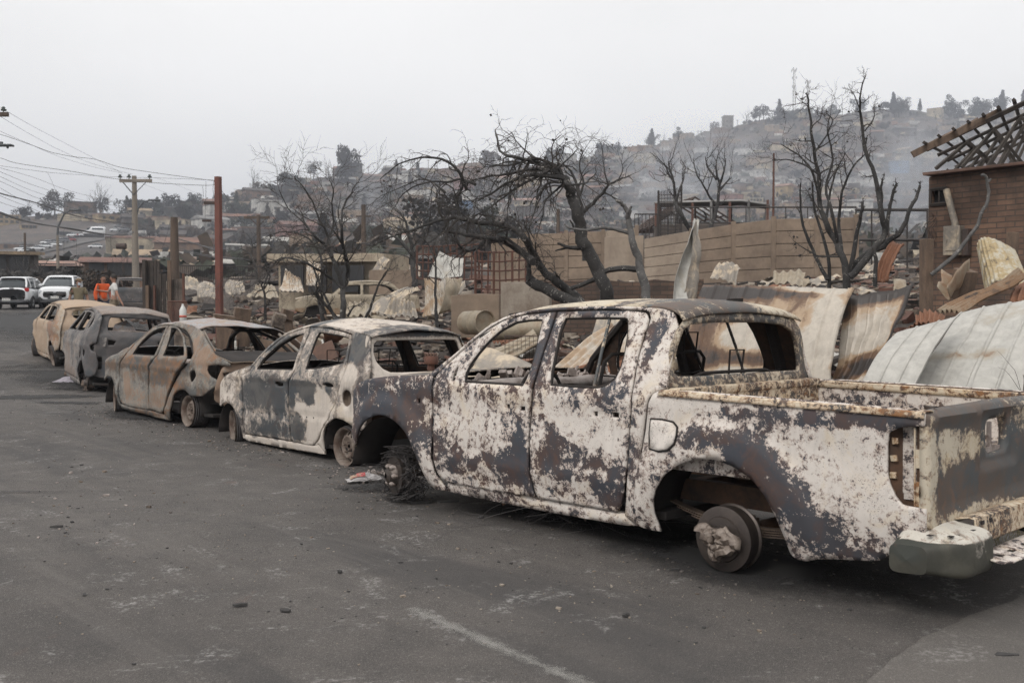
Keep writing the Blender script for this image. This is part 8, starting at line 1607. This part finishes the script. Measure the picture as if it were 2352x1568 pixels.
def person(loc, rz, label, top, legs, handL, handR, elL, elR, sleeve='short', head_turn=(0, 0), cap=False, mask=False, stride=.12):
    """x = facing direction; hands and elbows given in local metres"""
    P = empty('person', loc, rz, label, 'person'); hx, hy = head_turn
    V = [(0, 0, .95), (0, 0, 1.12), (0, 0, 1.32), (0, 0, 1.44), (.01, 0, 1.50), (.03 + hx * .02, hy * .02, 1.58), (.03, 0, 1.66), (.02, 0, 1.71),
         (0, .17, 1.40), elL, handL, (0, -.17, 1.40), elR, handR, (0, .09, .90), (.03 + stride * .3, .10, .50), (stride, .11, .09), (stride + .12, .12, .03), (0, -.09, .90), (.03 - stride * .3, -.10, .50), (-stride, -.11, .09), (-stride + .12, -.12, .03)]
    E = [(0, 1), (1, 2), (2, 3), (3, 4), (4, 5), (5, 6), (6, 7), (2, 8), (8, 9), (9, 10), (2, 11), (11, 12), (12, 13), (0, 14), (14, 15), (15, 16), (16, 17), (0, 18), (18, 19), (19, 20), (20, 21)]
    Rr = [(.13, .15), (.11, .13), (.12, .15), .055, .05, (.085, .075), (.09, .08), .05, .055, .042, .026, .055, .042, .026, .085, .055, .038, .03, .085, .055, .038, .03]
    # five short fingers on each hand
    for h, el in ((10, 9), (13, 12)):
        hp = Vector(V[h]); d = (hp - Vector(V[el])).normalized(); s = d.orthogonal().normalized(); V.append(tuple(hp + d * .05)); pi = len(V) - 1; E.append((h, pi)); Rr.append((.034, .018))
        for k in range(5):
            off = s * (.014 * (k - 1.6)) if k < 4 else s * .035; L_ = [.075, .085, .08, .062, .03][k]; V.append(tuple(Vector(V[pi]) + off + d * L_ - (d * .03 if k == 4 else Vector()) + Vector((0, 0, -.012 * (k % 2))))); E.append((pi, len(V) - 1)); Rr.append(.0085)
    skin('body', V, E, Rr, M['skin'], P)
    hd = Vector((.03 + hx * .02, hy * .02, 1.60)); f = Vector((math.cos(math.atan2(hy, 1 + hx)), math.sin(math.atan2(hy, 1 + hx)), 0))
    MB().tube([hd + f * .085 + Vector((0, 0, .03)), hd + f * .112 + Vector((0, 0, -.005))], [.012, .016], 6).build('nose', M['skin'], P, smooth=True)
    sd_ = Vector((-f.y, f.x, 0))
    for s in (1, -1): MB().lathe([(-.008, 0), (-.006, .011), (.004, .010), (.006, 0)], hd + f * .082 + sd_ * .03 * s + Vector((0, 0, .03)), f, 8).build('eye', M['hair'], P); MB().lathe([(-.01, 0), (-.008, .025), (.008, .022), (.01, 0)], hd + sd_ * .082 * s + Vector((0, 0, .01)), sd_, 8).build('ear', M['skin'], P, smooth=True)
    MB().box(hd + f * .088 + Vector((0, 0, -.045)), (.012, .045, .010), Matrix.Rotation(math.atan2(f.y, f.x), 3, 'Z')).build('mouth', M['brick_red'], P)
    q = MB()
    def hairf(u, v):
        th = u * 1.75; ph = v * 2 * math.pi; r = .103; z = math.cos(th) * r * 1.1; a = math.sin(th) * r; fr = math.cos(ph)
        if th > 1.0 and fr > .35: a *= .86; z = max(z, .045)
        return hd + Vector((0, 0, .045)) + f * (a * math.cos(ph) - .008) + sd_ * (a * math.sin(ph) * .9) + Vector((0, 0, z + .008 * noise.noise(Vector((u * 9, v * 20, 1)))))
    q.grid(hairf, 12, 24); q.build('hair', M['hair'], P, smooth=True)
    if cap:
        MB().grid(lambda u, v: hd + Vector((0, 0, .075)) + f * (.113 * math.sin(u * 1.57) * math.cos(v * 6.283)) + sd_ * (.105 * math.sin(u * 1.57) * math.sin(v * 6.283)) + Vector((0, 0, .085 * math.cos(u * 1.57))), 10, 24).build('cap', M['cap'], P, smooth=True, th=.006)
        MB().grid(lambda u, v: hd + Vector((0, 0, .078 - .02 * u)) + f * (.10 + .08 * u * math.cos((v - .5) * 2)) + sd_ * ((v - .5) * .15), 5, 8).build('cap_visor', M['cap'], P, th=.005)
    if mask: MB().grid(lambda u, v: hd + f * (.10 - .045 * (2 * v - 1) ** 2) + sd_ * ((v - .5) * .15) + Vector((0, 0, .01 - .085 * u)), 5, 8).build('face_mask', M['mask'], P, smooth=True, th=.004)
    # shirt
    VV = [(0, 0, .90), (0, 0, 1.05), (0, 0, 1.22), (0, 0, 1.36), (0, 0, 1.45), (0, .175, 1.395)]; el = Vector(elL); er = Vector(elR); sl = Vector((0, .175, 1.395)); sr = Vector((0, -.175, 1.395)); t = .68 if sleeve == 'short' else 1
    VV += [tuple(sl.lerp(el, t))] + ([tuple(el.lerp(Vector(handL), .85))] if sleeve == 'long' else []); nl = len(VV); VV += [tuple(sr), tuple(sr.lerp(er, t))] + ([tuple(er.lerp(Vector(handR), .85))] if sleeve == 'long' else [])
    EE = [(0, 1), (1, 2), (2, 3), (3, 4), (3, 5), (5, 6)] + ([(6, 7)] if sleeve == 'long' else []) + [(3, nl), (nl, nl + 1)] + ([(nl + 1, nl + 2)] if sleeve == 'long' else [])
    RR = [(.125, .165), (.115, .15), (.12, .155), (.11, .15), .06, .085, .072] + ([.05] if sleeve == 'long' else []) + [.085, .072] + ([.05] if sleeve == 'long' else [])
    skin('shirt', VV, EE, RR, M[top], P)
    skin('trousers', [(0, 0, .98), (0, .09, .88), (.03 + stride * .3, .10, .50), (stride, .11, .10), (0, -.09, .88), (.03 - stride * .3, -.10, .50), (-stride, -.11, .10)], [(0, 1), (1, 2), (2, 3), (0, 4), (4, 5), (5, 6)], [(.14, .165), .105, .078, .068, .105, .078, .068], M[legs], P)
    for s, x in ((1, stride), (-1, -stride)): MB().box((x + .06, s * .115, .045), (.27, .10, .09)).build('shoe', M['shoe'], P, bev=.03)
    return P
d = 32.5; g_ = road_h(d) + .02
p = at(181, 700, d); person((p.x, p.y, g_ - .16), R(-62), 'man in khaki uniform shirt, brown cap and face mask before the white cars', 'khaki', 'khaki', (.05, .27, .88), (.05, -.27, .88), (-.03, .27, 1.12), (-.03, -.27, 1.12), head_turn=(-.3, .45), cap=True, mask=True)
p = at(237, 700, d + .9); person((p.x, p.y, g_ - .02), R(-35), 'bearded man in a bright orange jacket and navy trousers, behind the white-shirted man', 'orange', 'navy', (.1, .3, .85), (.06, -.28, .85), (.0, .28, 1.12), (-.02, -.27, 1.12), 'long', head_turn=(0, -.2))
p = at(263, 700, d - .4); P3 = person((p.x, p.y, g_ - .03), R(-160), 'man in a white printed T-shirt and khaki trousers, pointing to the left', 'white_cloth', 'beige', (-.22, .34, .84), (.46, -.20, 1.22), (-.10, .29, 1.08), (.20, -.27, 1.18), head_turn=(.1, -.5))
MB().grid(lambda u, v: Vector((.148 + .012 * math.cos((v - .5) * 2), (v - .5) * .16, 1.32 - .3 * u)), 6, 6).build('shirt_print', M['blue_print'], P3, th=.003)
# ---------------------------------------------------------------- litter on the road
rl = random.Random(17)
def litter(name, label, p, mb, mat, cat, group=None): o = mb.build(name, mat, None, loc=p); return tag(o, label, cat, group)
q = MB(); wires(q, rl, (0, 0, 0), .30, 60, .5); p = gp(905, 1112, 0); litter('tyre_wire_nest', 'black nest of burnt tyre wires heaped round the pickup front hub', (p.x, p.y, .03), q, M['cord'], 'wire nest')
q = MB(); wires(q, rl, (0, 0, 0), .40, 42, .5, .0014, 20); p = gp(1330, 1198, .1); litter('tyre_wire_nest', 'thin springy burnt wires spread under the rear door sill of the pickup', (p.x, p.y, .08), q, M['cord'], 'wire nest')
q = MB(); wires(q, rl, (0, 0, 0), .22, 40, .3, .0016, 14); p = gp(205, 898, 0); litter('tyre_wire_nest', 'black matted wires under the hub of the dark burnt car', (p.x, p.y, .01), q, M['cord'], 'wire nest')
def blobmesh(rl, n, s, fl=.5):
    q = MB()
    for k in range(n): q.lathe([(0, 0), (.2 * s, .5 * s), (.5 * s * fl, .6 * s * rl.uniform(.5, 1)), (.8 * s * fl, .3 * s), (s * fl, 0)], (rl.gauss(0, s * 1.2), rl.gauss(0, s), 0), (rl.uniform(-.3, .3), rl.uniform(-.3, .3), 1), 7, wob=.8)
    return q
for x, y, n, s, lb in [(868, 1095, 9, .035, 'lump of melted aluminium beside the pickup front hub, the left one'), (925, 1120, 12, .035, 'lump of melted aluminium under the pickup front hub, the right one')]:
    p = gp(x, y, .0); litter('melted_metal', lb, (p.x, p.y, .03), blobmesh(rl, n, s, 1.4), M['slag'], 'melted metal')
M['char_flake'] = simple('char_flake', (.05, .047, .045), (.025, .024, .024), 20, .8)
def flake(p, L, w, h=.01, a=0, n=9):
    q = MB(); top = []; bot = []
    for i in range(n): t = 2 * math.pi * i / n; r = rl.uniform(.6, 1); v = Matrix.Rotation(a, 3, 'Z') @ Vector((L / 2 * r * math.cos(t), w / 2 * r * math.sin(t), 0)); top.append(v + Vector((0, 0, h * rl.uniform(.6, 1.4)))); bot.append(v)
    c = Vector((0, 0, h * 1.5)); q.add(top + bot + [c], [(i, (i + 1) % n, 2 * n) for i in range(n)] + [(i, i + n, (i + 1) % n + n, (i + 1) % n) for i in range(n)]); return q
for x, y, L, w, lb in [(915, 1143, .20, .06, 'flat burnt bitumen flake on the road, leftmost of the three under the pickup door'), (965, 1147, .20, .07, 'flat burnt bitumen flake on the road, middle of the three under the pickup door'), (1030, 1143, .20, .05, 'flat burnt bitumen flake on the road, rightmost of the three under the pickup door'), (551, 1406, .085, .03, 'small charred chip on the asphalt at bottom centre-left'), (655, 1419, .07, .03, 'small charred chip on the asphalt right of the other small chip'), (1437, 1430, .05, .03, 'tiny black chip on the asphalt below the pickup drum'), (2312, 1525, .12, .05, 'dark chip on the paler pavement at the bottom right'), (780, 1328, .04, .02, 'tiny dark chip on the asphalt below the hatchback'), (1105, 1190, .05, .04, 'crumb of ash lump near the pickup sill'), (1810, 1357, .10, .03, 'curled dark sliver behind the pickup drum'), (131, 1217, .12, .015, 'thin dark stick on the road at the left')]:
    p = gp(x, y, .07); litter('char_flake', lb, (p.x, p.y, road_h(p.y) + .004), flake(p, L, w, .012, rl.uniform(-.3, .3)), M['char_flake'], 'char flake')
p = gp(838, 1108, 0); M['bag'] = simple('clear_bag', (.42, .40, .39), (.30, .28, .28), 9, .3, bump=.5); M['bag_red'] = simple('bag_red', (.38, .06, .06), (.34, .26, .18), 18, .4, bump=0, lo=.48, hi=.52)
e = empty('plastic_bag', (p.x, p.y, .02), R(20), 'crumpled plastic bag with red and yellow printing lying by the pickup front hub', 'plastic bag')
MB().grid(lambda u, v: Vector(((u - .5) * .34, (v - .5) * .15, .012 + .055 * math.sin(math.pi * u) * math.sin(math.pi * v) + .022 * noise.noise(Vector((u * 6, v * 5, 2))))), 24, 14).build('bag_film', M['bag'], e, smooth=False); MB().grid(lambda u, v: Vector((-.14 + u * .14, -.055 + v * .09, .020 + .055 * math.sin(math.pi * (.1 + u * .35)) * math.sin(math.pi * (.15 + v * .6)) + .022 * noise.noise(Vector(((.1 + u * .4) * 6, (.15 + v * .6) * 5, 2))))), 8, 8).build('bag_print', M['bag_red'], e)
p = gp(160, 884, 0); litter('ash_heap', 'small pale mauve heap of ash on the road beside the dark burnt car', (p.x, p.y, road_h(p.y)), MB().grid(lambda u, v: Vector(((u - .5) * .55, (v - .5) * .4, .10 * math.sin(math.pi * u) * math.sin(math.pi * v) + .02 * noise.noise(Vector((u * 8, v * 8, 2))))), 16, 14), simple('mauve_ash', (.34, .32, .36), (.22, .2, .22), 9, .95), 'ash heap')
def crumbs(name, label, spots, n, mats, smin, smax):
    q = MB()
    for i in range(n):
        sx, sy, rx, ry = rl.choice(spots); p = gp(rl.gauss(sx, rx), max(720, rl.gauss(sy, ry)), 0); s = rl.uniform(smin, smax) * (1 if rl.random() < .93 else 2.2)
        if p.y > 40 or p.y < 1: continue
        q.box((p.x, p.y, road_h(p.y) + s * .25), (s * rl.uniform(.6, 2), s * rl.uniform(.5, 1.2), s * .5), Matrix.Rotation(rl.uniform(0, 6), 3, 'Z'), rl.randrange(len(mats)), s * .12, rl)
    o = q.build(name, mats); return tag(o, None, None, None, 'stuff')
crumbs('road_crumbs', '', [(1200, 1180, 300, 30), (900, 1130, 80, 25), (1500, 1300, 300, 120), (800, 1200, 400, 120), (400, 1150, 300, 130), (1100, 1400, 500, 100), (300, 960, 90, 18), (600, 1030, 100, 25), (150, 880, 60, 25), (1750, 1350, 250, 60)], 2600, [M['rubble'], M['char_flake'], M['plaster'], M['char_flake']], .003, .008)
crumbs('ash_fragments', '', [(285, 950, 60, 12), (330, 965, 50, 10), (900, 1125, 60, 16), (930, 1115, 45, 12), (880, 1120, 50, 12), (640, 1035, 60, 15), (120, 900, 60, 40), (200, 1150, 120, 90), (1650, 1325, 90, 25), (1350, 1210, 90, 20), (800, 1088, 50, 14), (440, 985, 50, 12), (540, 1018, 40, 10), (255, 938, 40, 10), (1750, 1340, 80, 25)], 1500, [M['slag'], M['char_flake'], M['rubble']], .005, .015)
# dark scorch stains on the asphalt, thin soot films
SC = []
def scorch(x, y, L, w, a, seed):
    p = gp(x, y, 0); q = MB(); n, m = 40, 14; dz = .0035 + .0008 * len(SC); SC.append(1); vs = []
    for k in range(m + 1):
        for i in range(n): t = 2 * math.pi * i / n; r = k / m * (1 + .35 * noise.noise(Vector((math.cos(t) * 1.5, math.sin(t) * 1.5, seed)))); v = Matrix.Rotation(a, 3, 'Z') @ Vector((L / 2 * r * math.cos(t), w / 2 * r * math.sin(t), 0)); Y_ = p.y + v.y; vs.append((p.x + v.x, Y_, road_h(Y_) + dz))
    q.add(vs, [(k * n + i, k * n + (i + 1) % n, (k + 1) * n + (i + 1) % n, (k + 1) * n + i) for k in range(m) for i in range(n)]); o = q.build('scorch_mark', M['scorch']); a_ = o.data.attributes.new('edge', 'FLOAT', 'POINT')
    for i in range(len(vs)): a_.data[i].value = 1 - (i // n) / m
    tag(o, kind='structure')
def scorch_mat():
    n = N('scorch_film'); v = n.math('ADD', n.attr('edge'), n.math('MULTIPLY', n.math('SUBTRACT', n.noise(1.6, 7, .75, .5), .5), 1.3)); f = n.noise(30, 4, .7); v = n.math('ADD', v, n.math('MULTIPLY', n.math('SUBTRACT', f, .5), .5)); n.lk(n.mr(v, .05, .55, 0, .85), n.b.inputs['Alpha']); return n.fin((.022, .021, .021), .8)
M['scorch'] = scorch_mat()
for i, (x, y, L, w, a) in enumerate([(60, 800, 30, 9, 2.3), (20, 750, 40, 15, 2.2), (230, 880, 9, 3.5, 2.3), (90, 912, 2.9, .8, .1), (160, 925, 1.6, .5, -.2), (60, 778, 4, 1.2, 0), (200, 800, 2.2, 1.6, 0), (205, 890, 2.0, 1.6, .3), (900, 1120, 1.2, .7, .2), (1420, 1225, 2.6, .9, -.7), (1700, 1330, 2.2, 1.2, -.7), (660, 1000, 1.8, 1.2, -.7), (60, 730, 9, 4, 0), (330, 955, 2, .9, -.7), (20, 1135, 1.3, .05, 0)]): scorch(x, y, L, w, a, i * 3.3)
M['dry_grass'] = simple('dry_grass', (.20, .16, .08), (.07, .075, .03), 5, .9, bump=0)
q = MB()
for i in range(900):
    p = gp(rl.uniform(2180, 2600), rl.uniform(1255, 1330), .0); L_ = rl.uniform(.03, .12); a = rl.uniform(0, 6.3); v = Vector((math.cos(a), math.sin(a), 0)); z = .1
    q.add([p + Vector((0, 0, z)) - v.orthogonal().normalized() * .0025, p + Vector((0, 0, z)) + v.orthogonal().normalized() * .0025, p + v * L_ * .6 + Vector((0, 0, z + L_))], [(0, 1, 2)])
tag(q.build('grass', M['dry_grass']), kind='stuff')
# ---------------------------------------------------------------- haze and smoke
def volume(name, mb, dens, col, label=None, nz=None, aniso=.2):
    m = bpy.data.materials.new(name + '_air'); m.use_nodes = True; t = m.node_tree; t.nodes.clear(); o = t.nodes.new('ShaderNodeOutputMaterial'); v = t.nodes.new('ShaderNodeVolumePrincipled'); v.inputs['Density'].default_value = dens; v.inputs['Color'].default_value = col; v.inputs['Anisotropy'].default_value = aniso; t.links.new(v.outputs[0], o.inputs['Volume'])
    if nz:
        tc_ = t.nodes.new('ShaderNodeTexCoord'); n1 = t.nodes.new('ShaderNodeTexNoise'); n1.inputs['Scale'].default_value = nz; n1.inputs['Detail'].default_value = 5; n1.inputs['Roughness'].default_value = .6; n1.inputs['Distortion'].default_value = 1.2; t.links.new(tc_.outputs['Object'], n1.inputs['Vector'])
        ln = t.nodes.new('ShaderNodeVectorMath'); ln.operation = 'LENGTH'; t.links.new(tc_.outputs['Object'], ln.inputs[0]); a = t.nodes.new('ShaderNodeMapRange'); a.inputs[1].default_value = .95; a.inputs[2].default_value = .15; t.links.new(ln.outputs['Value'], a.inputs[0])
        b = t.nodes.new('ShaderNodeMapRange'); b.inputs[1].default_value = .40; b.inputs[2].default_value = .72; t.links.new(n1.outputs[0], b.inputs[0]); c = t.nodes.new('ShaderNodeMath'); c.operation = 'MULTIPLY'; t.links.new(a.outputs[0], c.inputs[0]); t.links.new(b.outputs[0], c.inputs[1]); d_ = t.nodes.new('ShaderNodeMath'); d_.operation = 'MULTIPLY'; d_.inputs[1].default_value = dens; t.links.new(c.outputs[0], d_.inputs[0]); t.links.new(d_.outputs[0], v.inputs['Density'])
    ob = mb.build(name, m); m.cycles.homogeneous_volume = not nz if hasattr(m, 'cycles') and hasattr(m.cycles, 'homogeneous_volume') else False
    return tag(ob, kind='stuff')
volume('haze', MB().box((0, 1200, 118), (5200, 5400, 242)), .00056, (.84, .89, 1.0, 1))
def puff(x, y, d, rx, ry, rz, dens, nz=1.6):
    q = MB().grid(lambda u, v: Vector((math.sin(u * math.pi) * math.cos(v * 2 * math.pi), math.sin(u * math.pi) * math.sin(v * 2 * math.pi), math.cos(u * math.pi))), 12, 20); o = volume('smoke', q, dens, (.88, .92, 1, 1), None, nz); o.location = at(x, y, d); o.scale = (rx, ry, rz); return o
puff(1590, 380, 520, 50, 30, 28, .06); puff(1530, 450, 430, 34, 20, 18, .05); puff(2092, 440, 300, 10, 9, 28, .20); puff(2120, 390, 330, 26, 18, 22, .08); puff(848, 445, 480, 11, 9, 20, .13); puff(1900, 430, 600, 80, 30, 30, .02)
